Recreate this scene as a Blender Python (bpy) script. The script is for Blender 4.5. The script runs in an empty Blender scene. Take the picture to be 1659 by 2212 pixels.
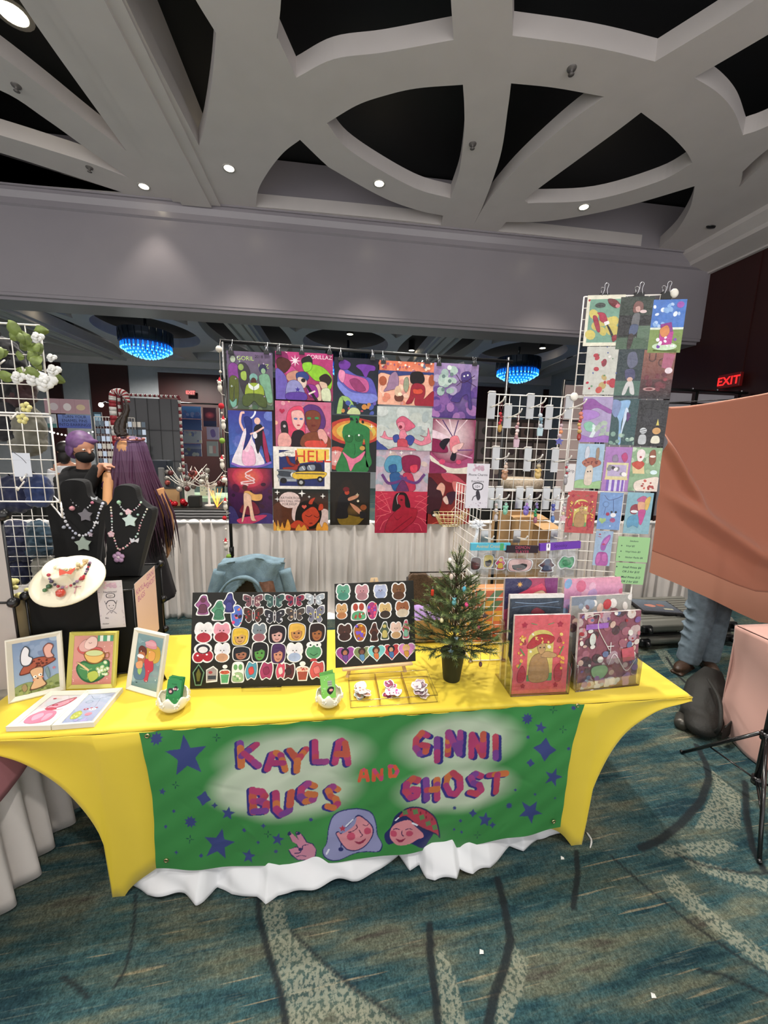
import bpy, math, random
import numpy as np
from mathutils import Vector, Matrix, Euler

S = bpy.context.scene
COL = S.collection
rnd = random.Random(7)

# ------------------------------------------------------------------ camera
PITCH, ROLL, YAW, CAM_H, F_PX = math.radians(9.46), math.radians(1.48), math.radians(-7.35), 1.8146, 834.5
cam_rot = (Matrix.Rotation(YAW, 3, 'Z') @ Matrix.Rotation(math.pi/2 - PITCH, 3, 'X') @ Matrix.Rotation(ROLL, 3, 'Z'))
cam_d = bpy.data.cameras.new('camera')
cam_d.sensor_fit = 'HORIZONTAL'; cam_d.sensor_width = 36.0
cam_d.lens = F_PX / 1659 * 36.0
cam_d.clip_start = 0.02; cam_d.clip_end = 200
cam = bpy.data.objects.new('camera', cam_d); COL.objects.link(cam)
cam.matrix_world = Matrix.Translation((0, 0, CAM_H)) @ cam_rot.to_4x4()
S.camera = cam

# ------------------------------------------------------------------ world, exposure
S.view_settings.view_transform = 'Standard'
S.view_settings.look = 'None'
S.view_settings.gamma = 1.0
S.view_settings.use_curve_mapping = False
S.view_settings.exposure = 0.0
W = bpy.data.worlds.new('room_ambience'); S.world = W; W.use_nodes = True
W.node_tree.nodes['Background'].inputs[0].default_value = (1.0, 0.97, 0.95, 1)
W.node_tree.nodes['Background'].inputs[1].default_value = 1.5
# ambient fill for the unseen hall, brighter from below to lift the ceiling
_n = W.node_tree.nodes; _l = W.node_tree.links
_tc = _n.new('ShaderNodeTexCoord'); _sp = _n.new('ShaderNodeSeparateXYZ'); _mr = _n.new('ShaderNodeMapRange')
_mr.inputs[1].default_value = -.35; _mr.inputs[2].default_value = .45; _mr.inputs[3].default_value = 2.2; _mr.inputs[4].default_value = .8
_l.new(_tc.outputs['Generated'], _sp.inputs[0]); _l.new(_sp.outputs[2], _mr.inputs[0]); _l.new(_mr.outputs[0], _n['Background'].inputs[1])

# ------------------------------------------------------------------ lights: ceiling downlights, unseen ones assumed, plus added second-bay fill
# (x, y, energy, spot degrees, colour)
WARM = (1.0, 0.90, 0.76); NEUT = (1.0, 0.95, 0.88)
CEIL = 5.0
LAMPS = [
    (-1.25, 5.33, 150, 85, WARM), (0.52, 5.30, 150, 85, WARM), (3.23, 5.31, 150, 85, WARM),
    (-2.42, 5.85, 30, 80, WARM), (-2.45, 3.86, 300, 110, NEUT),
    (1.5, 2.9, 620, 110, NEUT), (-0.9, 2.3, 440, 110, NEUT), (3.9, 2.6, 130, 100, NEUT),  # this row and the next: unseen downlights assumed for general fill
    (0.4, -1.0, 330, 120, NEUT), (-3.0, 0.2, 220, 110, NEUT), (3.2, -.4, 220, 110, NEUT),
    (-5.5, 9.0, 1300, 150, NEUT), (1.0, 9.5, 1300, 150, NEUT), (-6.0, 14.5, 1400, 160, NEUT), (3.0, 14.5, 1400, 160, NEUT),  # added spots without fittings, put in to brighten the second bay
]
for i, (x, y, e, sp, c) in enumerate(LAMPS):
    l = bpy.data.lights.new('downlight_or_fill', 'SPOT'); l.energy = e; l.color = c
    l.spot_size = math.radians(sp); l.spot_blend = 0.6; l.shadow_soft_size = 0.09
    o = bpy.data.objects.new('downlight_or_fill', l); COL.objects.link(o)
    o.location = (x, y, CEIL - 0.04)

# ------------------------------------------------------------------ measuring helper
def ray(u, v):
    return cam_rot @ Vector((u - 829.5, 1106 - v, -F_PX))
def at(u, v, X=None, Y=None, Z=None):
    """world point where the line of sight through (u, v) meets a plane of known X, Y or Z"""
    d = ray(u, v)
    if Y is not None: t = Y / d.y
    elif Z is not None: t = (Z - CAM_H) / d.z
    else: t = X / d.x
    return Vector((0, 0, CAM_H)) + d * t
def on(u, v, p, n):
    d = ray(u, v); c = Vector((0, 0, CAM_H))
    return c + d * ((Vector(p) - c).dot(n) / d.dot(n))

# ------------------------------------------------------------------ materials
def lin(h):
    if not isinstance(h, str): return tuple(h)[:3]
    h = h.lstrip('#')
    if len(h) == 3: h = ''.join(c*2 for c in h)
    r = []
    for i in (0, 2, 4):
        c = int(h[i:i+2], 16) / 255
        r.append(c/12.92 if c <= .04045 else ((c+.055)/1.055)**2.4)
    return tuple(r)
MATS = {}
def mat(name, col=None, rough=.6, metal=0., coat=0., emit=None, es=1., vary=0., scale=8., bump=0., bscale=60., attr=False,
        coat_bump=0., alpha=None, trans=0., sheen=0., spec=.5, stretch=None):
    if name in MATS: return MATS[name]
    m = bpy.data.materials.new(name); m.use_nodes = True
    nt = m.node_tree; b = nt.nodes['Principled BSDF']; N = nt.nodes.new; L = nt.links.new
    b.inputs['Roughness'].default_value = rough; b.inputs['Metallic'].default_value = metal
    b.inputs['Coat Weight'].default_value = coat; b.inputs['Coat Roughness'].default_value = .06
    b.inputs['Specular IOR Level'].default_value = spec
    b.inputs['Sheen Weight'].default_value = sheen
    if trans: b.inputs['Transmission Weight'].default_value = trans
    if attr:
        a = N('ShaderNodeAttribute'); a.attribute_name = 'Col'; src = a.outputs['Color']
        if vary:    # uneven ink and brush texture of the print itself
            tc = N('ShaderNodeTexCoord'); no = N('ShaderNodeTexNoise'); no.inputs['Scale'].default_value = scale; no.inputs['Detail'].default_value = 6; no.inputs['Roughness'].default_value = .65
            L(tc.outputs['Object'], no.inputs['Vector']); r = N('ShaderNodeMapRange'); r.inputs[1].default_value = .3; r.inputs[2].default_value = .7; r.inputs[3].default_value = 1-vary; r.inputs[4].default_value = 1+vary*.6
            L(no.outputs['Fac'], r.inputs[0]); x = N('ShaderNodeVectorMath'); x.operation = 'SCALE'; L(src, x.inputs[0]); L(r.outputs[0], x.inputs['Scale']); src = x.outputs[0]
        L(src, b.inputs['Base Color'])
    else:
        c = lin(col or 'ffffff')
        b.inputs['Base Color'].default_value = (*c, 1)
        if vary:
            tc = N('ShaderNodeTexCoord'); no = N('ShaderNodeTexNoise'); no.inputs['Scale'].default_value = scale
            no.inputs['Detail'].default_value = 5
            src = tc.outputs['Object']
            if stretch:
                mp = N('ShaderNodeMapping'); mp.inputs['Scale'].default_value = stretch; L(src, mp.inputs[0]); src = mp.outputs[0]
            L(src, no.inputs['Vector'])
            r = N('ShaderNodeValToRGB')
            r.color_ramp.elements[0].position = .3; r.color_ramp.elements[1].position = .7
            r.color_ramp.elements[0].color = (*[x*(1-vary) for x in c], 1)
            r.color_ramp.elements[1].color = (*[min(1, x*(1+vary)) for x in c], 1)
            L(no.outputs['Fac'], r.inputs[0]); L(r.outputs[0], b.inputs['Base Color'])
    if bump or coat_bump:
        tc = N('ShaderNodeTexCoord'); no = N('ShaderNodeTexNoise'); no.inputs['Scale'].default_value = bscale
        no.inputs['Detail'].default_value = 4
        L(tc.outputs['Object'], no.inputs['Vector'])
        bp = N('ShaderNodeBump'); bp.inputs['Strength'].default_value = bump or coat_bump; bp.inputs['Distance'].default_value = .03 if coat_bump else .01
        L(no.outputs['Fac'], bp.inputs['Height'])
        L(bp.outputs[0], b.inputs['Normal' if bump else 'Coat Normal'])
    if emit is not None:
        b.inputs['Emission Color'].default_value = (*lin(emit), 1); b.inputs['Emission Strength'].default_value = es
    if alpha is not None: b.inputs['Alpha'].default_value = alpha
    MATS[name] = m
    return m
def clear_mat(name, tint='ffffff', gloss=.12, gmax=.45, rough=.05, fac=None, cb=0., bs=20.):
    """thin clear sheet: see-through with a glossy surface"""
    if name in MATS: return MATS[name]
    m = bpy.data.materials.new(name); m.use_nodes = True; nt = m.node_tree; nt.nodes.clear()
    N = nt.nodes.new; L = nt.links.new
    out = N('ShaderNodeOutputMaterial'); t = N('ShaderNodeBsdfTransparent'); g = N('ShaderNodeBsdfGlossy'); mx = N('ShaderNodeMixShader')
    t.inputs[0].default_value = (*lin(tint), 1); g.inputs['Roughness'].default_value = rough
    if fac is None:
        lw = N('ShaderNodeLayerWeight'); lw.inputs[0].default_value = .25
        mr = N('ShaderNodeMapRange'); mr.inputs[3].default_value = gloss*.4; mr.inputs[4].default_value = gmax
        L(lw.outputs['Fresnel'], mr.inputs[0]); L(mr.outputs[0], mx.inputs[0])
    else: mx.inputs[0].default_value = fac
    if cb:
        tc = N('ShaderNodeTexCoord'); no = N('ShaderNodeTexNoise'); no.inputs['Scale'].default_value = bs
        L(tc.outputs['Object'], no.inputs['Vector'])
        bp = N('ShaderNodeBump'); bp.inputs['Strength'].default_value = cb; bp.inputs['Distance'].default_value = .02
        L(no.outputs['Fac'], bp.inputs['Height']); L(bp.outputs[0], g.inputs['Normal'])
    L(t.outputs[0], mx.inputs[1]); L(g.outputs[0], mx.inputs[2]); L(mx.outputs[0], out.inputs[0])
    MATS[name] = m
    return m

# ------------------------------------------------------------------ object helpers
def tag(o, label=None, cat=None, group=None, kind=None):
    if label: o['label'] = label
    if cat: o['category'] = cat
    if group: o['group'] = group
    if kind: o['kind'] = kind
    return o
def empty(name, loc=(0, 0, 0), rot=(0, 0, 0), label=None, cat=None, group=None, mw=None):
    o = bpy.data.objects.new(name, None); COL.objects.link(o); o.empty_display_size = .05
    if mw is not None: o.matrix_world = mw
    else: o.location = loc; o.rotation_euler = rot
    return tag(o, label, cat, group)
def copy_tree(o, parent=None):
    c = o.copy(); COL.objects.link(c)
    if parent: c.parent = parent
    for ch in list(KIDS.get(o.name, [])): copy_tree(ch, c)
    return c
KIDS = {}
class MB:
    def __init__(s): s.v = []; s.f = []; s.m = []; s.c = []; s.sm = []; s.mats = []; s.M = Matrix.Identity(4)
    def mi(s, m):
        if m is None: m = s.mats[0] if s.mats else None
        if m is None: return 0
        if m not in s.mats: s.mats.append(m)
        return s.mats.index(m)
    def add(s, vs, fs, m=None, c=None, smooth=False):
        b = len(s.v); s.v += [tuple(s.M @ Vector(p)) for p in vs]; k = s.mi(m)
        for f in fs: s.f.append([b + i for i in f]); s.m.append(k); s.c.append(c); s.sm.append(smooth)
    def box(s, a, b, m=None, c=None, bev=0):
        x0, y0, z0 = a; x1, y1, z1 = b
        if bev:
            t = bev
            def ring(z, i): return [(x0+t-i, y0, z) , ]
            vs = []; 
            lv = [(z0, t), (z0+t, 0), (z1-t, 0), (z1, t)]
            for z, i in lv:
                vs += [(x0+i+t*(i == 0), y0+i, z), (x1-i-t*(i == 0), y0+i, z), (x1-i, y0+i+t*(i == 0), z), (x1-i, y1-i-t*(i == 0), z),
                       (x1-i-t*(i == 0), y1-i, z), (x0+i+t*(i == 0), y1-i, z), (x0+i, y1-i-t*(i == 0), z), (x0+i, y0+i+t*(i == 0), z)]
            fs = [[7-k for k in range(8)], [24+k for k in range(8)]]
            for l in range(3):
                for k in range(8):
                    j = (k+1) % 8; fs.append([l*8+k, l*8+j, l*8+8+j, l*8+8+k])
            s.add(vs, fs, m, c); return
        vs = [(x0,y0,z0),(x1,y0,z0),(x1,y1,z0),(x0,y1,z0),(x0,y0,z1),(x1,y0,z1),(x1,y1,z1),(x0,y1,z1)]
        s.add(vs, [(3,2,1,0),(4,5,6,7),(0,1,5,4),(1,2,6,5),(2,3,7,6),(3,0,4,7)], m, c)
    def tube(s, pts, r, m=None, c=None, n=8, closed=False, caps=True):
        pts = [Vector(p) for p in pts]; k = len(pts); vs = []; up = None
        rr = r if isinstance(r, (list, tuple)) else [r]*k
        for i, p in enumerate(pts):
            if closed: d = pts[(i+1) % k] - pts[i-1]
            else: d = pts[min(i+1, k-1)] - pts[max(i-1, 0)]
            if d.length < 1e-9: d = Vector((0, 0, 1))
            d.normalize()
            if up is None:
                up = Vector((0, 0, 1)) if abs(d.z) < .9 else Vector((1, 0, 0))
            a = d.cross(up)
            if a.length < 1e-6: a = d.orthogonal()
            a.normalize(); b = a.cross(d).normalized(); up = b
            for j in range(n):
                t = 2*math.pi*j/n; vs.append(p + (a*math.cos(t) + b*math.sin(t))*rr[i])
        fs = []
        for i in range(k if closed else k-1):
            for j in range(n):
                q = (j+1) % n; i2 = (i+1) % k
                fs.append([i*n+j, i2*n+j, i2*n+q, i*n+q])
        if caps and not closed: fs += [list(range(n)), [(k-1)*n+n-1-j for j in range(n)]]
        s.add(vs, fs, m, c, True)
    def lathe(s, prof, m=None, c=None, n=24, cx=0, cy=0, sx=1, sy=1):
        vs = []; k = len(prof)
        for (r, z) in prof:
            for j in range(n):
                t = 2*math.pi*j/n; vs.append((cx + r*math.cos(t)*sx, cy + r*math.sin(t)*sy, z))
        fs = []
        for i in range(k-1):
            for j in range(n):
                q = (j+1) % n; fs.append([i*n+j, i*n+q, (i+1)*n+q, (i+1)*n+j])
        s.add(vs, fs, m, c, True)
        if prof[0][0] > 1e-5: s.add(vs[:n], [[n-1-j for j in range(n)]], m, c)
        if prof[-1][0] > 1e-5: s.add(vs[-n:], [list(range(n))], m, c)
    def ball(s, p, r, m=None, c=None, n=12, sc=(1, 1, 1)):
        k = max(4, n//2); vs = []
        for i in range(k+1):
            a = math.pi*i/k
            for j in range(n):
                t = 2*math.pi*j/n
                vs.append((p[0]+r*sc[0]*math.sin(a)*math.cos(t), p[1]+r*sc[1]*math.sin(a)*math.sin(t), p[2]+r*sc[2]*math.cos(a)))
        fs = []
        for i in range(k):
            for j in range(n):
                q = (j+1) % n; fs.append([i*n+j, (i+1)*n+j, (i+1)*n+q, i*n+q])
        s.add(vs, fs, m, c, True)
    def prism(s, poly, z0, z1, m=None, c=None, mside=None):
        n = len(poly); vs = [(x, y, z0) for x, y in poly] + [(x, y, z1) for x, y in poly]
        s.add(vs, [list(range(n))[::-1], list(range(n, 2*n))], m, c)
        s.add(vs, [[i, (i+1) % n, n+(i+1) % n, n+i] for i in range(n)], mside or m, c)
    def grid(s, fn, nu, nv, m=None, c=None, smooth=True, skip=None):
        vs = [fn(i/nu, j/nv) for j in range(nv+1) for i in range(nu+1)]
        fs = [[j*(nu+1)+i, j*(nu+1)+i+1, (j+1)*(nu+1)+i+1, (j+1)*(nu+1)+i] for j in range(nv) for i in range(nu)
              if not (skip and skip((i+.5)/nu, (j+.5)/nv))]
        s.add(vs, fs, m, c, smooth)
    def build(s, name, m=None, parent=None, mw=None, col=False):
        me = bpy.data.meshes.new(name); me.from_pydata(s.v, [], s.f)
        if m is not None: s.mats = m if isinstance(m, list) else [m]
        for x in s.mats: me.materials.append(x)
        if m is None or isinstance(m, list): me.polygons.foreach_set('material_index', s.m)
        me.polygons.foreach_set('use_smooth', s.sm)
        if col or any(x is not None for x in s.c):
            at_ = me.color_attributes.new('Col', 'FLOAT_COLOR', 'CORNER')
            out = []
            for f, c in zip(s.f, s.c):
                if c is None: c = (.8, .8, .8)
                if isinstance(c, list):
                    for q in c: out += [*q[:3], 1.]
                else: out += [*c[:3], 1.]*len(f)
            at_.data.foreach_set('color', out)
        me.update()
        o = bpy.data.objects.new(name, me); COL.objects.link(o)
        if parent is not None:
            o.parent = parent; KIDS.setdefault(parent.name, []).append(o)
        if mw is not None: o.matrix_world = mw
        return o
def fabric_solid(o, t):
    md = o.modifiers.new('thickness', 'SOLIDIFY'); md.thickness = t; md.offset = 0
def spline(pts, n=8, closed=False):
    """Catmull-Rom through 2D/3D points"""
    P = [Vector(p) for p in pts]; k = len(P); out = []
    rng = range(k if closed else k-1)
    for i in rng:
        p0 = P[i-1] if (closed or i > 0) else P[0]*2-P[1]
        p1 = P[i]; p2 = P[(i+1) % k]
        p3 = P[(i+2) % k] if (closed or i+2 < k) else p2*2-p1
        for j in range(n):
            t = j/n
            out.append(.5*((2*p1) + (p2-p0)*t + (2*p0-5*p1+4*p2-p3)*t*t + (3*p1-p0-3*p2+p3)*t**3))
    if not closed: out.append(P[-1])
    return out

# ------------------------------------------------------------------ shared materials
PLASTER = mat('plaster_paint', 'ccc6c4', .55, vary=.03, scale=3)
BLACKM = mat('black_metal', '101012', .35, spec=.6)
CHROME = mat('chrome_metal', 'c8c8cc', .2, metal=1)
WIREW = mat('white_coated_wire', 'e6e2dc', .4)
YELLOW = mat('yellow_spandex', 'e2c836', .55, sheen=.2, vary=.03, scale=4)
WHITEP = mat('white_plastic', 'e8e4da', .4)
PAPER = mat('printed_paper', attr=True, rough=.55, spec=.3)
GLOSSP = mat('gloss_print', attr=True, vary=.22, scale=28, rough=.5, coat=.12, spec=.25)
SLEEVE = mat('print_in_clear_sleeve', attr=True, vary=.2, scale=45, rough=.5, coat=.7, coat_bump=1., bscale=26.)
CLEAR = clear_mat('clear_acrylic')
CLEARE = clear_mat('clear_acrylic_edge', 'd8c8b8', fac=.35, rough=.15)

# ------------------------------------------------------------------ floor: patterned carpet
def carpet():
    m = bpy.data.materials.new('patterned_carpet'); m.use_nodes = True
    nt = m.node_tree; b = nt.nodes['Principled BSDF']; N = nt.nodes.new; L = nt.links.new
    b.inputs['Roughness'].default_value = .95; b.inputs['Specular IOR Level'].default_value = .1
    tc = N('ShaderNodeTexCoord')
    rot = N('ShaderNodeMapping'); rot.inputs['Rotation'].default_value = (0, 0, math.radians(-4)); L(tc.outputs['Object'], rot.inputs[0])
    def noise(sc, stretch, detail=4, w=0, rough=.6):
        mp = N('ShaderNodeMapping'); mp.inputs['Scale'].default_value = stretch; mp.inputs['Location'].default_value = (w, w*.7, 0)
        L(rot.outputs[0], mp.inputs[0]); n = N('ShaderNodeTexNoise'); n.inputs['Scale'].default_value = sc
        n.inputs['Detail'].default_value = detail; n.inputs['Roughness'].default_value = rough; L(mp.outputs[0], n.inputs['Vector']); return n.outputs['Fac']
    def ramp(src, stops):
        r = N('ShaderNodeValToRGB'); e = r.color_ramp.elements
        while len(e) < len(stops): e.new(.5)
        for i, (p, c) in enumerate(stops): e[i].position = p; e[i].color = (*lin(c), 1)
        L(src, r.inputs[0]); return r.outputs[0]
    def mix(fac, a, c, mode='MIX'):
        x = N('ShaderNodeMix'); x.data_type = 'RGBA'; x.blend_type = mode
        if isinstance(fac, float): x.inputs[0].default_value = fac
        else: L(fac, x.inputs[0])
        for k, q in ((6, a), (7, c)):
            if isinstance(q, str): x.inputs[k].default_value = (*lin(q), 1)
            else: L(q, x.inputs[k])
        return x.outputs[2]
    base = ramp(noise(1.7, (1, 5.5, 1), 9, 3, .62), [(.38, '304d56'), (.45, '44666a'), (.53, '5d706a'), (.60, '7b8270'), (.68, '605d55')])
    # woven streaks that run across the booth front
    st = noise(5, (1, 16, 1), 3, 11)
    c = mix(ramp(st, [(.56, '000'), (.66, '888')]), base, '96a292')
    st2 = noise(2.2, (.8, 20, 1), 2, 31)
    c = mix(ramp(st2, [(.655, '000'), (.69, 'bbb')]), c, 'c4b290')
    st3 = noise(3.1, (1, 14, 1), 2, 51)
    c = mix(ramp(st3, [(.58, '000'), (.66, 'aaa')]), c, '2a4d5c')
    pile = noise(150, (1, 1, 1), 3, 5, .7)
    c = mix(.9, c, ramp(pile, [(.28, '8a8a8a'), (.72, 'ffffff')]), 'MULTIPLY')
    fine = noise(34, (1.8, 1, 1), 3, 9, .7)
    c = mix(.7, c, ramp(fine, [(.35, 'acacac'), (.62, 'ffffff')]), 'MULTIPLY')
    at_ = N('ShaderNodeAttribute'); at_.attribute_name = 'Col'
    sep = N('ShaderNodeSeparateColor'); L(at_.outputs['Color'], sep.inputs[0])
    spk = ramp(noise(70, (1, 1, 1), 2, 77), [(.46, '929482'), (.58, '45534c')])
    inv = sep.outputs[0]
    c = mix(sep.outputs[1], c, spk)
    c = mix(sep.outputs[0], c, '24282b')
    L(c, b.inputs['Base Color'])
    bp = N('ShaderNodeBump'); bp.inputs['Strength'].default_value = .5; bp.inputs['Distance'].default_value = .006
    L(pile, bp.inputs['Height']); L(bp.outputs[0], b.inputs['Normal'])
    return m
FLOORM = carpet()
def seg_dist(px, py, ln):
    d = np.full(px.shape, 9.); 
    for (x0, y0), (x1, y1) in zip(ln[:-1], ln[1:]):
        dx, dy = x1-x0, y1-y0; t = np.clip(((px-x0)*dx + (py-y0)*dy)/(dx*dx+dy*dy+1e-12), 0, 1)
        d = np.minimum(d, np.hypot(px-x0-t*dx, py-y0-t*dy))
    return d
def in_poly(px, py, poly):
    c = np.zeros(px.shape, bool); n = len(poly)
    for i in range(n):
        x0, y0 = poly[i][0], poly[i][1]; x1, y1 = poly[i-1][0], poly[i-1][1]
        if y0 == y1: continue
        c ^= ((y0 > py) != (y1 > py)) & (px < (x1-x0)*(py-y0)/(y1-y0)+x0)
    return c
def floor():
    # woven line work: dark curved lines (red channel) and pale leaf bands (green channel)
    F = lambda pts: [tuple(at(u, v, Z=0)[:2]) for u, v in pts]
    dark = [(F([(558,1935),(560,1985),(580,2060),(605,2140),(618,2212),(622,2290)]), .010),
            (F([(628,2010),(700,2080),(770,2140),(860,2200),(930,2250)]), .005),
            (F([(928,2000),(930,2070),(938,2130),(947,2212),(950,2290)]), .012),
            (F([(1075,1900),(1090,1960),(1103,2030),(1090,2090),(1068,2150),(1055,2212),(1050,2280)]), .013),
            (F([(1245,1840),(1248,1890),(1238,1960)]), .010),
            (F([(1505,1610),(1525,1650),(1532,1680),(1515,1730),(1470,1780),(1425,1815),(1385,1832)]), .014),
            (F([(1460,1845),(1520,1870),(1600,1885),(1659,1887),(1760,1880)]), .005),
            (F([(1320,1850),(1400,1920),(1500,2000),(1600,2070),(1659,2105),(1740,2150)]), .005),
            (F([(1510,2095),(1560,2105),(1659,2150),(1740,2190)]), .005),
            (F([(294,1930),(290,1990),(283,2040),(272,2090),(250,2130)]), .005),
            (F([(135,2110),(165,2130),(190,2155)]), .006),
            (F([(1440,1420),(1465,1460),(1520,1510),(1600,1560)]), .010),
            (F([(1330,1385),(1400,1440)]), .010),
            (F([(1610,1690),(1612,1760),(1625,1830),(1650,1880)]), .012)]
    pale = [F([(562,1950),(610,1945),(625,2010),(700,2085),(790,2155),(880,2212),(960,2300),(760,2300),(720,2180),(690,2212),(690,2300),(640,2300),(612,2150),(585,2060)]),
            F([(940,2050),(960,2050),(985,2120),(1010,2212),(1020,2290),(950,2290),(948,2200)]),
            F([(1108,2040),(1140,2080),(1130,2140),(1100,2212),(1085,2280),(1060,2280),(1075,2150),(1095,2090)]),
            F([(1430,1890),(1460,1890),(1540,1970),(1659,2060),(1740,2110),(1740,2150),(1659,2100),(1540,2010),(1450,1930)]),
            F([(1420,1830),(1560,1812),(1600,1830),(1540,1850),(1440,1850)]),
            F([(1535,1660),(1600,1720),(1600,1790),(1500,1790),(1540,1710)]),
            F([(1416,1405),(1440,1405),(1475,1450),(1450,1455)]), F([(1470,1850),(1659,1900),(1659,1930),(1500,1880)])]
    m = MB(); m.mats = [FLOORM]
    # fine mesh where the pattern shows, coarse beyond
    x0, x1, y0, y1, st = -1.9, 3.6, .55, 3.3, .0085
    nx, ny = int((x1-x0)/st), int((y1-y0)/st)
    xs = np.linspace(x0, x1, nx+1); ys = np.linspace(y0, y1, ny+1); PX, PY = np.meshgrid(xs, ys)
    red = np.zeros(PX.shape); grn = np.zeros(PX.shape)
    for ln, w in dark: red = np.maximum(red, np.clip((w*1.25 - seg_dist(PX, PY, ln))/.006 + .3, 0, .9))
    for pl in pale: grn = np.maximum(grn, in_poly(PX, PY, pl)*.6)
    me = bpy.data.meshes.new('floor')
    vs = np.stack([PX, PY, PX*0], -1).reshape(-1, 3); nv = len(vs)
    outer = [(-14, -2.2, 0), (14, -2.2, 0), (14, 19, 0), (-14, 19, 0), (x0, y0, 0), (x1, y0, 0), (x1, y1, 0), (x0, y1, 0)]
    idx = np.arange(nv).reshape(ny+1, nx+1)
    q = np.stack([idx[:-1, :-1], idx[:-1, 1:], idx[1:, 1:], idx[1:, :-1]], -1).reshape(-1, 4).tolist()
    q += [[nv+0, nv+1, nv+5, nv+4], [nv+1, nv+2, nv+6, nv+5], [nv+2, nv+3, nv+7, nv+6], [nv+3, nv+0, nv+4, nv+7]]
    me.from_pydata(vs.tolist() + outer, [], q)
    a = me.color_attributes.new('Col', 'FLOAT_COLOR', 'POINT')
    c = np.zeros((nv+8, 4), np.float32); c[:nv, 0] = red.ravel(); c[:nv, 1] = grn.ravel(); c[:, 3] = 1
    a.data.foreach_set('color', c.ravel()); me.materials.append(FLOORM)
    o = bpy.data.objects.new('floor', me); COL.objects.link(o); tag(o, kind='structure')
floor()

# ------------------------------------------------------------------ ceiling
RECESS = mat('dark_navy_recess', '06070c', .7)
def ceil_pts(pts, n=5):
    """'c' entries are corners, others are smoothed"""
    out = []; run = []
    P = [tuple(at(p[0], p[1], Z=CEIL)[:2]) for p in pts]
    return P
def slab(name, outline, holes, z0, z1, m):
    import bmesh
    bm = bmesh.new(); edges = []
    for loop in [outline] + holes:
        vs = [bm.verts.new((x, y, z0)) for x, y in loop]
        for i in range(len(vs)): edges.append(bm.edges.new((vs[i-1], vs[i])))
    bmesh.ops.triangle_fill(bm, use_beauty=True, use_dissolve=False, edges=edges)
    for f in bm.faces:
        if f.normal.z > 0: f.normal_flip()
    for loop in [outline] + holes:
        a = [bm.verts.new((x, y, z0)) for x, y in loop]; b = [bm.verts.new((x, y, z1)) for x, y in loop]
        for i in range(len(a)): bm.faces.new((a[i-1], a[i], b[i], b[i-1]))
    me = bpy.data.meshes.new(name); bm.to_mesh(me); bm.free(); me.materials.append(m)
    o = bpy.data.objects.new(name, me); COL.objects.link(o); return tag(o, kind='structure')
def sm(*parts):
    """joins world XY runs; each run smoothed on its own so that the corners between runs stay sharp"""
    out = []
    for p in parts:
        w = [tuple(at(u, v, Z=CEIL)[:2]) for u, v in p]
        s = [tuple(q) for q in spline([(a, b, 0) for a, b in w], 6)] if len(w) > 2 else [(a, b, 0) for a, b in w]
        for q in s:
            if not out or math.hypot(out[-1][0]-q[0], out[-1][1]-q[1]) > .012: out.append((q[0], q[1]))
    if math.hypot(out[0][0]-out[-1][0], out[0][1]-out[-1][1]) < .012: out.pop()
    return out
YB = 6.06      # near edge of the dividing beam
holes = [
    sm([(272,-60),(272,0),(430,315)], [(430,315),(443,270),(458,175),(467,72)], [(467,72),(420,-5),(395,-60)]),
    sm([(612,-250),(607,0),(598,80),(600,82)], [(600,82),(640,168)], [(640,168),(720,128),(830,113),(980,86)], [(980,86),(974,0),(960,-250)]),
    sm([(1108,-250),(1107,0),(1107,77)], [(1107,77),(1240,95),(1330,112),(1415,133)], [(1415,133),(1600,20),(1850,-150)]),
    sm([(1500,168),(1659,75),(1850,-40)], [(1850,180),(1659,272),(1605,292)], [(1605,292),(1585,240),(1550,200),(1500,168)]),
    sm([(1603,372),(1659,322),(1850,180)], [(1850,235),(1659,350),(1596,405)], [(1596,405),(1602,388),(1603,372)]),
    sm([(1612,472),(1740,400),(1740,425)], [(1740,425),(1612,472)]),
    sm([(1000,183),(1003,235),(1002,290),(992,370),(973,428)], [(973,428),(905,410),(830,372),(750,320),(706,266)], [(706,266),(770,228),(830,207),(900,191),(1000,183)]),
    sm([(648,302),(700,352),(725,370),(830,428),(905,455),(957,466)], [(957,466),(953,486)], [(953,486),(800,469),(553,446)], [(553,446),(558,410),(580,370),(612,330),(648,302)]),
    sm([(1104,180),(1200,190),(1305,209)], [(1305,209),(1210,280),(1110,370),(1050,440),(1024,484)], [(1024,484),(1045,440),(1080,340),(1097,235),(1104,180)]),
    sm([(1385,243),(1440,285),(1480,325),(1496,352)], [(1496,352),(1420,393),(1280,432),(1140,439)], [(1140,439),(1142,424),(1255,340),(1330,285),(1385,243)]),
    sm([(1093,480),(1180,478),(1280,462),(1380,438),(1501,402)], [(1501,402),(1490,450),(1460,500),(1423,536)], [(1423,536),(1250,517),(1076,499)], [(1076,499),(1093,480)]),
    sm([(38,-60),(42,0),(273,326)], [(273,326),(200,272),(100,194),(0,120),(-120,40)], [(-120,40),(-150,-60)]),
    sm([(-160,150),(0,195),(100,258),(200,330),(278,384)], [(278,384),(200,354),(100,322),(0,292),(-160,245)]),
    sm([(-160,285),(0,330),(125,370),(262,415)], [(262,415),(0,394)], [(-160,380),(-160,285)]),
]
slab('ceiling_1', [(-6.5, -2.4), (5.45, -2.4), (5.45, YB+.01), (-6.5, YB+.01)], holes, CEIL, CEIL + .16, PLASTER)
m = MB(); m.mats = [RECESS]; m.box((-14, -2.4, 5.62), (14, 18, 5.7)); tag(m.build('ceiling_2'), kind='structure')
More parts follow.
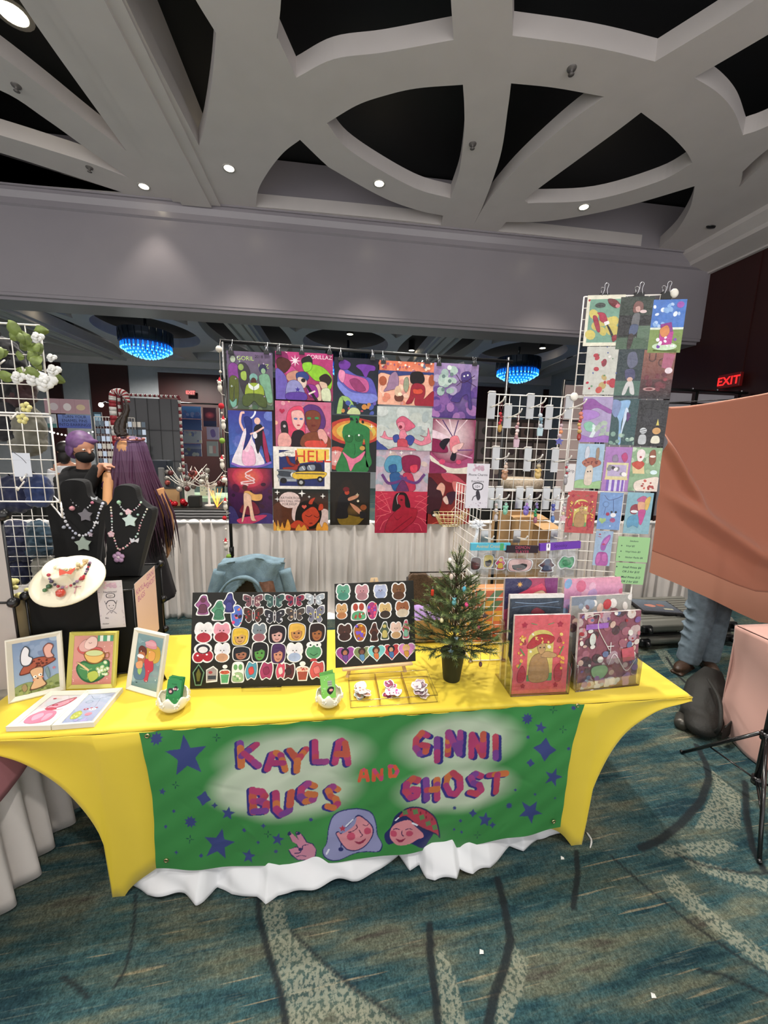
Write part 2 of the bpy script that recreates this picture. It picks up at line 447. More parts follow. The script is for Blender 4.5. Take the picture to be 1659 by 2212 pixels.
# cross beam running away from the booth, with grooves
m = MB(); m.mats = [PLASTER]
m.box((-2.155, -2.4, CEIL-.03), (-2.03, YB, CEIL+.6)); m.box((-1.68, -2.4, CEIL-.03), (-1.55, YB, CEIL+.6)); m.box((-2.045, -2.4, CEIL-.06), (-1.665, YB, CEIL+.5))
m.box((-2.06, -2.4, CEIL-.015), (-1.65, YB, CEIL+.5))
tag(m.build('trim_1'), kind='structure')
# main dividing beam: cornice, tall face, soffit
m = MB(); m.mats = [mat('beam_satin_paint', '948f95', .3, vary=.03, scale=2)]
prof = [(YB, 5.6), (YB, CEIL-.02), (YB+.03, CEIL-.02), (YB+.03, CEIL-.06), (YB+.06, CEIL-.13), (YB+.06, CEIL-.2), (YB+.09, CEIL-.22),
        (YB+.09, 3.74), (YB+.10, 3.74), (YB+.10, 3.70), (YB+.16, 3.70), (YB+.16, 3.66), (YB+.62, 3.66), (YB+.62, 3.72), (YB+.7, 3.74), (YB+.7, 5.6)]
n = len(prof); vs = [(x, y, z) for x in (-14, 6.06) for y, z in prof]
m.add(vs, [[i, (i+1) % n, n+(i+1) % n, n+i] for i in range(n)] + [list(range(n)), list(range(n, 2*n))[::-1]])
tag(m.build('trim_2'), kind='structure')
# right side cornice sloping out to the wall
m = MB(); m.mats = [PLASTER]
pr = [(5.45, 5.6), (5.45, CEIL), (5.47, CEIL-.05), (5.62, CEIL-.13), (5.64, CEIL-.18), (6.0, CEIL-.235), (6.0, CEIL-.26), (6.2, CEIL-.26), (6.2, 5.6)]
n = len(pr); vs = [(x, y, z) for y in (-6, YB+.5) for x, z in pr]
m.add(vs, [[i, (i+1) % n, n+(i+1) % n, n+i] for i in range(n)])
tag(m.build('trim_3'), kind='structure')
# second bay coffers
def coffer(name, cx, w):
    y0, y1 = 10.85, 16.7
    def el(rx, ry, cy, a0=0, a1=360, n=40): return [(cx+rx*math.cos(math.radians(a0+(a1-a0)*i/n)), cy+ry*math.sin(math.radians(a0+(a1-a0)*i/n))) for i in range(n)]
    H = [el(1.33, 1.72, 13.0)]
    for s in (-1, 1):
        X = lambda x: cx + s*x
        sp = lambda p: [(q.x, q.y) for q in spline([(X(a), b, 0) for a, b in p], 6)]
        H.append(sp([(2.55, 11.05), (1.98, 11.02)]) + sp([(1.98, 11.02), (1.82, 11.7), (1.72, 12.6), (1.72, 13.4), (1.85, 14.6), (2.3, 16.2)]) + [(X(2.55), 16.5)])
        H.append(sp([(.72, 11.05), (1.78, 11.05)]) + sp([(1.78, 11.05), (1.6, 11.5), (1.45, 11.95)]) + sp([(1.45, 11.95), (1.2, 11.5), (.72, 11.05)])[:-1])
        H.append(sp([(.4, 15.35), (1.15, 15.0), (1.5, 14.4)]) + sp([(1.5, 14.4), (1.75, 15.2), (2.2, 16.45)]) + [(X(.2), 16.5)])
    H2 = []
    for h in H:
        o = []
        for q in h:
            if not o or math.hypot(o[-1][0]-q[0], o[-1][1]-q[1]) > .01: o.append(q)
        if math.hypot(o[0][0]-o[-1][0], o[0][1]-o[-1][1]) < .01: o.pop()
        H2.append(o)
    slab(name, [(cx-w/2, YB+.65), (cx+w/2, YB+.65), (cx+w/2, 17.2), (cx-w/2, 17.2)], H2, CEIL, CEIL+.3, PLASTER)
for i, cx in enumerate((-11.3, -5.5, .32, 6.15)): coffer('ceiling_%d' % (3+i), cx, 5.81)
m = MB(); m.mats = [PLASTER]
for cx in (-8.4, -2.6, 3.23):
    m.box((cx-.3, YB+.65, CEIL-.1), (cx-.2, 17.2, CEIL+.1)); m.box((cx+.2, YB+.65, CEIL-.1), (cx+.3, 17.2, CEIL+.1)); m.box((cx-.12, YB+.65, CEIL-.08), (cx+.12, 17.2, CEIL+.1))
m.box((-14, 17.0, CEIL-.25), (9.6, 17.3, CEIL+.3))
tag(m.build('trim_4'), kind='structure')
# ------------------------------------------------------------------ walls
REDW = mat('dark_red_wood_panel', '34100f', .5, vary=.15, scale=3, stretch=(1, 1, .3))
GREYW = mat('grey_wall_fabric', 'a6aaae', .8, vary=.05, scale=5)
m = MB(); m.mats = [REDW, GREYW]
m.box((6.06, -2.2, 0), (6.3, 6.9, 5.0), REDW)
for y in (-1, 1, 3.4, 5.35): m.box((6.045, y, 0), (6.06, y+1.55 if y != 5.35 else 6.06, 4.72), REDW)
m.box((6.03, 2.1, 0), (6.07, 3.9, 4.74), GREYW)
tag(m.build('wall_right'), kind='structure')
m = MB(); m.mats = [GREYW, REDW]
m.box((-14, 17.2, 0), (9.8, 17.4, 5.3), GREYW); m.box((9.6, 6.9, 0), (9.8, 17.3, 5.3), GREYW); m.box((6.06, 6.76, 0), (9.8, 6.9, 5.3), GREYW)
def wx(u): return at(u, 800, Y=17.1).x
for a, b in ((95, 128), (191, 274)): m.box((wx(a), 17.12, 0), (wx(b), 17.2, at(a, 779, Y=17.1).z), REDW)
m.box((wx(340), 17.1, 0), (wx(700), 17.2, 4.55), REDW); m.box((wx(340)-.05, 17.08, 4.55), (wx(700), 17.2, 4.62), GREYW)
m.box((wx(1020), 17.1, 0), (wx(1105), 17.2, 4.6), REDW); m.box((wx(1180), 17.1, 0), (wx(1210), 17.2, 4.6), REDW)
tag(m.build('wall_back'), kind='structure')
m = MB(); m.mats = [GREYW]; m.box((-14, -6, 0), (-13.8, 17.4, 5.6)); tag(m.build('wall_left'), kind='structure')
# ------------------------------------------------------------------ ceiling fixtures
LENS = mat('lit_lamp_lens', 'fff4d8', .4, emit='fff0cc', es=14)
TRIMM = mat('lamp_trim', 'b8b4b0', .4)
def downlight(x, y, z, label, r=.055, group='recessed downlights', can=0):
    t = empty('recessed_downlight', (x, y, z), label=label, cat='ceiling light', group=group)
    m = MB(); m.lathe([(r*1.0, -.002), (r*1.35, -.008), (r*1.4, .0)], n=20); m.build('trim_ring', TRIMM, t)
    m = MB(); m.lathe([(0.0001, -.004), (r, -.004), (r, .02)], n=20); m.build('lens', LENS, t)
    if can: m = MB(); m.lathe([(r*1.3, 0), (r*1.3, can)], n=16); m.build('housing', BLACKM, t)
    return t
downlight(-1.25, 5.33, CEIL, 'lit round downlight where the fan of ribs meets the cross beam')
downlight(.52, 5.30, CEIL, 'lit round downlight on the low curved rib left of the central rib')
downlight(3.23, 5.31, CEIL, 'lit round downlight on the low curved rib right of the central rib')
downlight(-2.42, 5.85, CEIL, 'small lit downlight left of the cross beam near the dividing beam')
p = at(28, 30, Z=5.615)
downlight(p.x, p.y, 5.615, 'large bright downlight in the dark recess at the top left corner', r=.11)
for (u, v, lb) in ((95, 663, 'lit downlight over the far room above the left wire wall'), (345, 678, 'lit downlight in the far ceiling right above the first chandelier'),
                   (152, 708, 'lit downlight in the far dark lens shaped recess'), (639, 701, 'lit downlight in a triangular recess left of the middle chandelier'),
                   (756, 722, 'lit downlight directly above the middle chandelier'), (1092, 735, 'lit downlight in a triangular recess above the right chandelier'),
                   (1172, 752, 'lit downlight in the oval recess above the right chandelier'), (398, 766, 'lit downlight over the back wall beside the left chandelier'),
                   (889, 757, 'lit downlight in the curved recess left of the far cross beam'), (1048, 804, 'lit downlight over the back wall left of the right chandelier'), (1230, 780, 'lit downlight in the recess right of the right chandelier')):
    p = at(u, v, Z=5.3); downlight(p.x, p.y, 5.3, lb, r=.09, can=.32)
for (u, v, lb) in ((35, 185, 'small grey sprinkler head on the left diagonal rib'), (193, 362, 'small grey sprinkler head on the lower left rib'),
                   (1235, 148, 'small grey sprinkler head on top of the large ring'), (1021, 311, 'small grey sprinkler head on the central vertical rib')):
    p = at(u, v, Z=CEIL); m = MB(); m.mats = [mat('dull_grey_metal', '6a6664', .5, metal=.3)]
    m.lathe([(.04, 0), (.035, -.01), (.012, -.015), (.012, -.04), (.025, -.045), (.0001, -.05)], n=16)
    tag(m.build('ceiling_sprinkler', mw=Matrix.Translation(p)), lb, 'sprinkler', 'ceiling sprinklers')
p = at(1536, 489, Z=CEIL); m = MB(); m.mats = [BLACKM]; m.lathe([(.07, .0), (.06, -.02), (.0001, -.02)], n=20, sx=1, sy=.5)
tag(m.build('ceiling_speaker', mw=Matrix.Translation(p)), 'small dark oval fitting on the ring beside the right cornice', 'ceiling fitting')
# chandeliers
BLUEB = mat('blue_glowing_glass', '1060c8', .3, emit='0a68f0', es=2.2)
BLUET = mat('pale_blue_glass_tip', '9ad4ff', .2, emit='58b0ff', es=3.0)
CHD = mat('dark_chandelier_drum', '2c3644', .35, metal=.5)
def chandelier(cx, cy, z, label):
    t = empty('chandelier', (cx, cy, z), label=label, cat='chandelier', group='blue glass chandeliers')
    m = MB(); m.lathe([(.7, .62), (.68, .5), (.66, .3), (.5, .27), (.0001, .27)], n=40)
    for k in range(24):
        a = k*math.pi/12; m.tube([(.69*math.cos(a), .69*math.sin(a), .62), (.69*math.cos(a), .69*math.sin(a), .3)], .012, n=5)
    m.build('drum', CHD, t)
    m = MB(); m.tube([(0, 0, .6), (0, 0, 1.0)], .04, n=8); m.build('stem', CHD, t)
    m = MB(); m.mats = [BLUEB, BLUET]
    for ring, (r, n, d) in enumerate(((.64, 34, 0), (.54, 30, .07), (.43, 24, .13), (.31, 18, .18), (.19, 11, .215), (.07, 4, .235))):
        for k in range(n):
            a = 2*math.pi*(k + .5*(ring % 2))/n; x, y = r*math.cos(a), r*math.sin(a)
            m.tube([(x, y, .26-d), (x, y, .14-d)], [.014, .022], BLUEB, n=5); m.ball((x, y, .12-d), .024, BLUET, n=6)
    tag(m.build('glass_drops', None, t), 'blue glowing glass drops', kind='stuff')
for (u, v, lb) in ((316, 733, 'blue glass chandelier at the far left, above the horned wig'), (1119, 790, 'blue glass chandelier at the right, behind the black rod end'), (752, 778, 'middle blue chandelier mostly hidden behind the hanging prints')):
    p = at(u, v, Y=12.6); chandelier(p.x, 12.6, p.z-.42, lb)
# exit signs
def text_geo(s, size=1., shear=0., bold=0., space=1.):
    cu = bpy.data.curves.new('t', 'FONT'); cu.body = s; cu.size = size; cu.shear = shear; cu.offset = bold; cu.resolution_u = 3
    cu.align_x = 'CENTER'; cu.space_character = space; cu.space_line = 1.0
    o = bpy.data.objects.new('t', cu); me = o.to_mesh()
    vs = [tuple(v.co) for v in me.vertices]; fs = [list(p.vertices) for p in me.polygons]
    o.to_mesh_clear(); bpy.data.objects.remove(o); bpy.data.curves.remove(cu)
    return vs, fs
def exit_sign(p, rz, label):
    t = empty('exit_sign', p, (0, 0, rz), label, 'sign')
    m = MB(); m.box((-.17, -.03, -.1), (.17, .03, .1), bev=.006); m.build('housing', mat('exit_sign_housing', '3a0c0c', .4, emit='a01010', es=.12), t)
    m = MB(); m.mats = [mat('exit_letters', 'ff5050', .4, emit='ff2020', es=1.0)]
    vs, fs = text_geo('EXIT', .17, bold=.004); m.add([(x, -.033, y-.06) for x, y, z in vs], fs); m.build('letters', None, t)
exit_sign(at(412, 848, Y=16.9), 0, 'red lit EXIT sign on the far red panel beside the left chandelier')
exit_sign(at(1577, 822, X=5.98), -math.pi/2, 'dim red EXIT sign on the right side wall above the pink cloth')

# ================================================================== BOOTH FURNITURE
TZ = .745
def T(u, v, z=TZ): return at(u, v, Z=z)
def W2(pts, Y): return [tuple(at(u, v, Y=Y)) for u, v in pts]
# ---- table: folding table under yellow stretch cover
X0, X1, Y0, Y1 = -1.38, 1.616, 1.413, 2.17
table = empty('folding_table', (0, 1.79, 0), label='long display table under a bright yellow stretch cover at the front of the booth', cat='table')
LOC = Matrix.Translation((0, -1.79, 0))
def tb(m, name, mt, **k):
    m.M = LOC; return m
m = MB(); m.M = LOC; m.box((X0+.02, Y0+.02, .70), (X1-.02, Y1-.02, .735), bev=.004); m.build('tabletop', mat('table_laminate', '8a8478', .5), table)
for x in (-.84, 1.11):
    for y in (1.46, 2.1):
        m = MB(); m.M = LOC; m.tube([(x, y, 0.002), (x, y, .70)], .014, n=10); m.build('leg', mat('table_leg_metal', '4c4c50', .4, metal=.6), table)
# cover: top + front + back + ends
right = [(1489,1514),(1481,1516),(1417,1536),(1365,1569),(1319,1621),(1288,1683),(1273,1729),(1263,1791),(1256,1837)]
rin = [(1242,1837),(1211,1799),(1173,1783),(1120,1764),(1050,1735),(950,1700),(860,1690)]
lin_ = [(640,1700),(520,1740),(420,1815),(344,1869),(286,1913),(265,1944)]
left = [(245,1946),(241,1891),(226,1825),(205,1780),(166,1729),(121,1687),(60,1652),(0,1631),(-60,1618)]
YF = 1.405
R3 = spline(W2(right, YF), 4); RI = spline(W2(rin, YF), 4); LI = spline(W2(lin_, YF), 4); L3 = spline(W2(left, YF), 4)
L3[-1].x = X0; R3[0].x = X1
m = MB(); m.M = LOC; m.mats = [YELLOW]
r_ = .012
outl = [Vector((X0, YF, TZ-r_)), Vector((X1, YF, TZ-r_))] + R3 + RI + LI + L3
poly = [(p.x, p.z) for p in outl]
# front sheet as fine columns between the top edge and the cut lower edge
def low_z(x):
    best = None; n = len(poly); zs = []
    for i in range(n):
        (xa, za), (xb, zb) = poly[i], poly[(i+1) % n]
        if (xa - x)*(xb - x) <= 0 and xa != xb: zs.append(za + (zb-za)*(x-xa)/(xb-xa))
    return min(zs) if zs else TZ-.05
NX = 240; xs = [X0 + (X1-X0)*i/NX for i in range(NX+1)]
lows = [min(low_z(min(max(x, X0+1e-4), X1-1e-4)), TZ-.03) for x in xs]
def front(a, b):
    i = min(int(a*NX+.5), NX); z = (TZ-r_) + (lows[i]-(TZ-r_))*b; x = xs[i]
    pull = math.sin(b*math.pi)*.012
    return (x, YF - .004 + pull + .0015*math.sin(x*31+z*9), z)
m.grid(front, NX, 10)
def backf(a, b):
    i = min(int(a*NX+.5), NX); z = (TZ-r_) + (lows[i]-(TZ-r_))*b; return (xs[i], Y1 + .004, z)
m.grid(backf, NX, 6)
def top(a, b):
    x = X0 + (X1-X0)*a; y = YF + (Y1-YF)*b
    e = min(x-X0, X1-x, y-YF, Y1-y); z = TZ - r_*max(0, 1-e/.02)**2
    return (x, y, z + .0008*math.sin(x*7)*math.sin(y*9))
m.grid(top, 200, 48)
def endf(side):
    C = [p.copy() for p in (R3 if side > 0 else L3[::-1])]
    C = [Vector((X1 if side > 0 else X0, YF, TZ-r_))] + C
    def fn(a, b):
        k = a*(len(C)-1); i = min(int(k), len(C)-2); p = C[i].lerp(C[i+1], k-i)
        return (p.x, YF + (Y1-YF)*b, p.z)
    m.grid(fn, 40, 24, skip=lambda a, b: a > 1 - .93*math.sin(math.pi*b)**.5)
endf(1); endf(-1)
cover = m.build('stretch_cover', None, table); fabric_solid(cover, .002)
# ---- white satin under-cloth hanging below
SATIN = mat('white_satin', 'e4e6ea', .35, sheen=.3, vary=.02)
low = [(262,1925),(285,1912),(320,1935),(365,1945),(397,1950),(425,1962),(440,1950),(470,1915),(500,1935),(555,1942),(563,1948),(574,1958),(600,1938),(680,1925),(760,1910),(820,1880),(862,1850),(885,1885),(905,1870),(920,1900),(940,1912),(985,1905),(990,1880),(1020,1895),(1060,1880),(1100,1830),(1130,1840),(1160,1815),(1185,1812),(1212,1816)]
LW = [at(u, v-3, Z=.012) for u, v in low]
def lz(x):
    for a, b in zip(LW[:-1], LW[1:]):
        if a.x <= x <= b.x: return a.y + (b.y-a.y)*(x-a.x)/(b.x-a.x+1e-9)
    return LW[0].y if x < LW[0].x else LW[-1].y
def sat(a, b):
    x = LW[0].x + (LW[-1].x-LW[0].x)*a; z = .34 + (.012-.34)*b
    yf = lz(x); y = 1.475 + (yf-1.475)*b**1.6
    fold = .016*(.55*math.sin(x*19+.6) + .45*math.sin(x*41+1))
    return (x, y + fold*b*(1-.4*b) + .006*math.sin(z*60+x*30)*b, z + (.02*max(0, math.sin(x*11+2)))*b)
m = MB(); m.grid(sat, 300, 30); o = m.build('white_undercloth', SATIN); fabric_solid(o, .002)
tag(o, 'crumpled white satin cloth hanging below the green banner, between the yellow corners', 'cloth')

# ================================================================== 2D artwork engine
def C(h): return lin(h)
class Art(MB):
    """flat coloured shapes on a sheet; x to the right 0..w, y downwards 0..h (both in sheet widths), laid facing -Y"""
    EPS = .00004
    def __init__(s, w, h, m, bg='ffffff', thick=.0006, asp=None, edge=None):
        super().__init__(); s.ol = .006; s.w = w; s.h = h; s.k = 1; s.mats = [m]; s.asp = h/w
        if bg is not None:
            s.box((0, 0, 0), (w, thick, h), c=C(edge or 'e8e8e8'))
            s.add([(0, -.00002, 0), (w, -.00002, 0), (w, -.00002, h), (0, -.00002, h)], [[0, 1, 2, 3]], c=C(bg))
    def pt(s, x, y): return (x*s.w, -s.k*s.EPS, s.h - y*s.h)
    def poly(s, P, c, fs=None, cs=None):
        s.k += 1
        s.add([s.pt(x, y) for x, y in P], fs or [list(range(len(P)))], c=cs or C(c))
    def outline(s, P, c):
        l = C(c)
        if s.ol and .02 < sum(l)/3 < .72: s.line(tuple(v*.3 for v in l), s.ol, P + [P[0]]); s.k += 1
    def clip(s, P):
        for axis, lim, sg in ((0, 0, 1), (0, 1, -1), (1, 0, 1), (1, 1, -1)):
            out = []
            for i in range(len(P)):
                a, b = P[i-1], P[i]; ia, ib = sg*(a[axis]-lim) >= -1e-9, sg*(b[axis]-lim) >= -1e-9
                if ia != ib:
                    t = (lim-a[axis])/(b[axis]-a[axis]); out.append((a[0]+(b[0]-a[0])*t, a[1]+(b[1]-a[1])*t))
                if ib: out.append(b)
            P = out
            if len(P) < 3: return None
        return P
    def shape(s, P, c):
        if not all(-1e-6 <= x <= 1+1e-6 and -1e-6 <= y <= 1+1e-6 for x, y in P):
            P = s.clip(P)
            if not P: return
        s.poly(P, c)
    def ell(s, cx, cy, rx, ry, c, rot=0, n=18):
        a = math.radians(rot); q = s.asp
        P = []
        for i in range(n):
            t = 2*math.pi*i/n; X, Y = rx*math.cos(t), ry*math.sin(t)
            P.append((cx + X*math.cos(a) - Y*math.sin(a), cy + (X*math.sin(a) + Y*math.cos(a))/q))
        s.shape(P, c)
    def star(s, cx, cy, R, c, n=5, inner=.42, rot=-90):
        P = []
        for i in range(2*n):
            t = math.radians(rot + 180*i/n); r = R if i % 2 == 0 else R*inner
            P.append((cx + r*math.cos(t), cy + r*math.sin(t)/s.asp))
        s.shape(P, c)
    def heart(s, cx, cy, r, c):
        P = []
        for i in range(24):
            t = 2*math.pi*i/24
            P.append((cx + r*.0625*16*math.sin(t)**3, cy - r*.0625*(13*math.cos(t)-5*math.cos(2*t)-2*math.cos(3*t)-math.cos(4*t))/s.asp))
        s.shape(P, c)
    def line(s, c, w, pts):
        q = s.asp; k0 = s.k
        pts = [(x, y*q) for x, y in pts]
        for i, ((xa, ya), (xb, yb)) in enumerate(zip(pts[:-1], pts[1:])):
            s.k = k0 + (i*.4 if w > .015 else i % 2*.4); dx, dy = xb-xa, yb-ya; l = math.hypot(dx, dy) or 1; nx, ny = -dy/l*w/2, dx/l*w/2; ex, ey = dx/l*w*.3, dy/l*w*.3
            s.shape([((xa+nx-ex), (ya+ny-ey)/q), ((xa-nx-ex), (ya-ny-ey)/q), ((xb-nx+ex), (yb-ny+ey)/q), ((xb+nx+ex), (yb+ny+ey)/q)], c)
        s.k = k0 + (len(pts)*.4 if w > .015 else .4)
    def grad(s, x0, y0, x1, y1, c0, c1):
        s.k += 1; a, b = C(c0), C(c1); n = 8
        for i in range(n):
            ya, yb = y0+(y1-y0)*i/n, y0+(y1-y0)*(i+1)/n
            ca = tuple(a[j]+(b[j]-a[j])*i/n for j in range(3)); cb = tuple(a[j]+(b[j]-a[j])*(i+1)/n for j in range(3))
            s.add([s.pt(x0, ya), s.pt(x1, ya), s.pt(x1, yb), s.pt(x0, yb)], [[3, 2, 1, 0]], c=[cb, cb, ca, ca])
    def glow(s, cx, cy, rx, ry, c0, c1, n=20):
        """printed radial blend: c0 in the middle, c1 at the rim"""
        q = s.asp; s.k += 1; a, b = C(c0), C(c1); rings = 4
        def P(r, t): return (min(1, max(0, cx + rx*r*math.cos(t))), min(1, max(0, cy + ry*r*math.sin(t)/q)))
        for j in range(rings):
            r0, r1 = j/rings, (j+1)/rings
            ca = tuple(a[k]+(b[k]-a[k])*r0 for k in range(3)); cb = tuple(a[k]+(b[k]-a[k])*r1 for k in range(3))
            for i in range(n):
                t0, t1 = 2*math.pi*i/n, 2*math.pi*(i+1)/n
                s.add([s.pt(*P(r0, t0)), s.pt(*P(r1, t0)), s.pt(*P(r1, t1)), s.pt(*P(r0, t1))], [[0, 1, 2, 3]], c=[ca, cb, cb, ca])
    def text(s, cx, cy, size, c, txt, shear=0, bold=0, rot=0, stretch=1, space=1):
        vs, fs = text_geo(txt, size, shear, bold, space); s.k += 1; a = math.radians(rot)
        s.add([s.pt(cx + (x*stretch*math.cos(a)+y*math.sin(a)), cy + (x*stretch*math.sin(a)-y*math.cos(a))/s.asp) for x, y, z in vs], fs, c=C(c))
    def blobs(s, seed, n, box, r, cols, el=.4, star=False):
        g = random.Random(seed)
        for _ in range(n):
            x, y = g.uniform(box[0], box[2]), g.uniform(box[1], box[3]); R = g.uniform(*r)
            if star: s.star(x, y, R, g.choice(cols), 4, .3)
            else: s.ell(x, y, R, R*g.uniform(1-el, 1+el), g.choice(cols), g.uniform(0, 180), 10)
    def run(s, spec):
        """compact drawing list"""
        for cmd in spec.replace('\n', ';').split(';'):
            a = cmd.split()
            if not a: continue
            o, a = a[0], a[1:]
            if o == 'r': x0, y0, x1, y1 = map(float, a[:4]); s.shape([(x0, y0), (x0, y1), (x1, y1), (x1, y0)], a[4])
            elif o == 'e': f = list(map(float, a[:4])); s.ell(*f, a[4], float(a[5]) if len(a) > 5 else 0)
            elif o == 'p': f = list(map(float, a[1:])); s.shape(list(zip(f[::2], f[1::2])), a[0])
            elif o == 'c': f = list(map(float, a[1:])); P = [(q.x, q.y) for q in spline([(x, y, 0) for x, y in zip(f[::2], f[1::2])], 5, True)]; s.shape(P, a[0]); s.outline(P, a[0])
            elif o == 's': f = list(map(float, a[:3])); s.star(*f, a[3], int(a[4]) if len(a) > 4 else 5, float(a[5]) if len(a) > 5 else .42, float(a[6]) if len(a) > 6 else -90)
            elif o == 'h': f = list(map(float, a[:3])); s.heart(*f, a[3])
            elif o == 'l': f = list(map(float, a[2:])); s.line(a[0], float(a[1]), list(zip(f[::2], f[1::2]))); s.k += 1
            elif o == 'k': f = list(map(float, a[2:])); s.line(a[0], float(a[1]), [(q.x, q.y) for q in spline([(x, y, 0) for x, y in zip(f[::2], f[1::2])], 5)]); s.k += 1
            elif o == 'g': f = list(map(float, a[:4])); s.grad(*f, a[4], a[5])
            elif o == 'd': f = list(map(float, a[:4])); s.glow(*f, a[4], a[5])
            elif o == 't': s.text(float(a[0]), float(a[1]), float(a[2]), a[3], ' '.join(a[4:]).replace('_', ' ').replace('|', '\n'))
            elif o == 'b': s.blobs(int(a[0]), int(a[1]), tuple(map(float, a[2:6])), (float(a[6]), float(a[7])), a[8].split(','))
            elif o == 'B': s.blobs(int(a[0]), int(a[1]), tuple(map(float, a[2:6])), (float(a[6]), float(a[7])), a[8].split(','), star=True)
def frame_mw(o, xdir, up):
    """matrix: local x along xdir, local z along up, local y away from the viewer"""
    x = Vector(xdir).normalized(); z = (Vector(up) - x*Vector(up).dot(x)).normalized(); y = z.cross(x)
    M = Matrix((x, y, z)).transposed().to_4x4(); M.translation = Vector(o); return M
def stand(bl, br, tl, lean, z=TZ, tr=None):
    """upright sheet whose lower edge sits between bl and br at height z; leans back by 'lean' degrees; returns matrix, width, height"""
    a, b = at(*bl, Z=z), at(*br, Z=z); x = (b-a).normalized(); back = Vector((-x.y, x.x, 0))
    if back.y < 0: back = -back
    up = Vector((0, 0, 1))*math.cos(math.radians(lean)) + back*math.sin(math.radians(lean))
    n = x.cross(up); c = on(*tl, a, n); h = (c-a).dot(up)
    if tr: h = (h + (on(*tr, a, n)-a).dot(up))/2
    return frame_mw(a, x, up), (b-a).length, h

# ================================================================== BANNER
BY = 1.388
banner = empty('vinyl_banner', at(780, 1548, Y=BY), label='long green vinyl banner reading Kayla Bugs and Ginni Ghost on the table front', cat='banner')
bw = Matrix.Translation(-banner.location)
def bp_(X, Y_):     # picture coordinates inside the banner -> metres on the banner plane
    p = at(280 + X*.6028, 1500 + Y_*.6028, Y=BY); return (p.x, p.z)
TL, TR, BL, BR = [at(u, v, Y=BY) for u, v in ((303,1579),(1258,1516),(345,1871),(1205,1785))]
NU, NV = 820, 270
uu, vv = np.meshgrid(np.linspace(0, 1, NU+1), np.linspace(0, 1, NV+1))
def bil(k): return (np.array(TL)[k]*(1-uu)+np.array(TR)[k]*uu)*(1-vv) + (np.array(BL)[k]*(1-uu)+np.array(BR)[k]*uu)*vv
GX, GZ = bil(0), bil(2)
GX = GX + np.where(uu < .5, 1, -1)*np.abs(uu-.5)**6*64*.012*np.sin(vv*math.pi*1.3)
GZ = GZ - .052*4*uu*(1-uu)*vv**1.5
IM = np.zeros((NV+1, NU+1, 3)); IM[:] = C('3b8344')
nz = np.zeros_like(uu)
g = np.random.default_rng(3)
for f in (3, 6, 11):
    a, b, c_, d = g.uniform(0, 6, 4); nz += np.sin(uu*f*3+a)*np.sin(vv*f*1.3+b)/f
IM *= (1 + .10*nz[..., None])
def bfill(mask, c): IM[mask] = C(c) if isinstance(c, str) else c
def bpoly(P, c, raw=False):
    P = P if raw else [bp_(*p) for p in P]
    bfill(in_poly(GX, GZ, P), c)
def bstroke(P, w, c):
    P = [bp_(*p) for p in P]; sc = 1.0/900*1.0
    bfill(seg_dist(GX, GZ, P) < w*.00112/2, c)
# printed pale glow behind the names
for (X, Y_, rx, ry) in ((600, 215, 250, 105), (590, 340, 230, 115), (1180, 165, 230, 120), (1170, 330, 225, 100), (440, 330, 140, 100)):
    x, z = bp_(X, Y_); d = np.sqrt(((GX-x)/(rx*.00112))**2 + ((GZ-z)/(ry*.00112))**2); a = np.clip((1.2-d)/.5, 0, 1)[..., None]**1.2*.8
    IM[:] = IM*(1-a) + np.array(C('c2ccb8'))*a
BLU = '39437a'
def bstar(X, Y_, R, n=5, inner=.42, rot=-90, c=BLU): bpoly([(X + (R if i % 2 == 0 else R*inner)*math.cos(math.radians(rot+180*i/n)), Y_ + (R if i % 2 == 0 else R*inner)*math.sin(math.radians(rot+180*i/n))) for i in range(2*n)], c)
for s_ in ((207,213,78,5,.42,-98),(322,530,58,5,.42,-78),(355,418,26,5,.42,-80),(428,574,26,5,.42,-85),(533,507,24,5,.42,-80),(1270,440,27,5,.45,-80),(1432,412,44,5,.42,-60),(1512,288,36,5,.4,-70),(1470,115,21,5,.42,-80),
           (100,152,24,9,.6,-90),(222,448,24,9,.6,-80),(1422,82,22,9,.6,-85),(1358,395,13,8,.6,-90),(1585,42,9,8,.6,-90),(120,343,14,5,.42,-80),
           (270,362,27,4,.62,-80),(308,388,12,4,.5,-85),(1484,190,42,4,.55,-85),(1432,238,15,4,.6,-85),(1226,415,15,4,.55,-85),(1298,462,13,4,.5,-90),(482,458,10,4,.5,-90),(462,522,8,4,.5,-90),
           (160,415,7,4,.7,0),(132,468,7,4,.7,0),(172,555,8,4,.5,-90),(260,566,8,4,.7,0),(412,480,8,4,.7,0),(650,442,8,6,.7,0),(526,552,8,6,.7,0),(1162,400,7,6,.7,0),(1182,442,7,4,.6,-90),(1160,475,6,4,.6,0),(1186,482,6,4,.6,0),(1380,338,6,4,.6,0),(1448,350,6,4,.6,-90),(1520,365,5,4,.6,0),(1424,148,7,6,.7,0),(1570,190,7,6,.7,0)):
    bstar(*s_)
for X, Y_ in ((315,147),(168,318),(220,508),(498,490),(1513,50),(1550,122),(1242,492)):
    for k in range(4):
        a = k*math.pi/2+.1; bstroke([(X+4*math.cos(a), Y_+4*math.sin(a)), (X+13*math.cos(a), Y_+13*math.sin(a))], 3.2, '1f4a44')
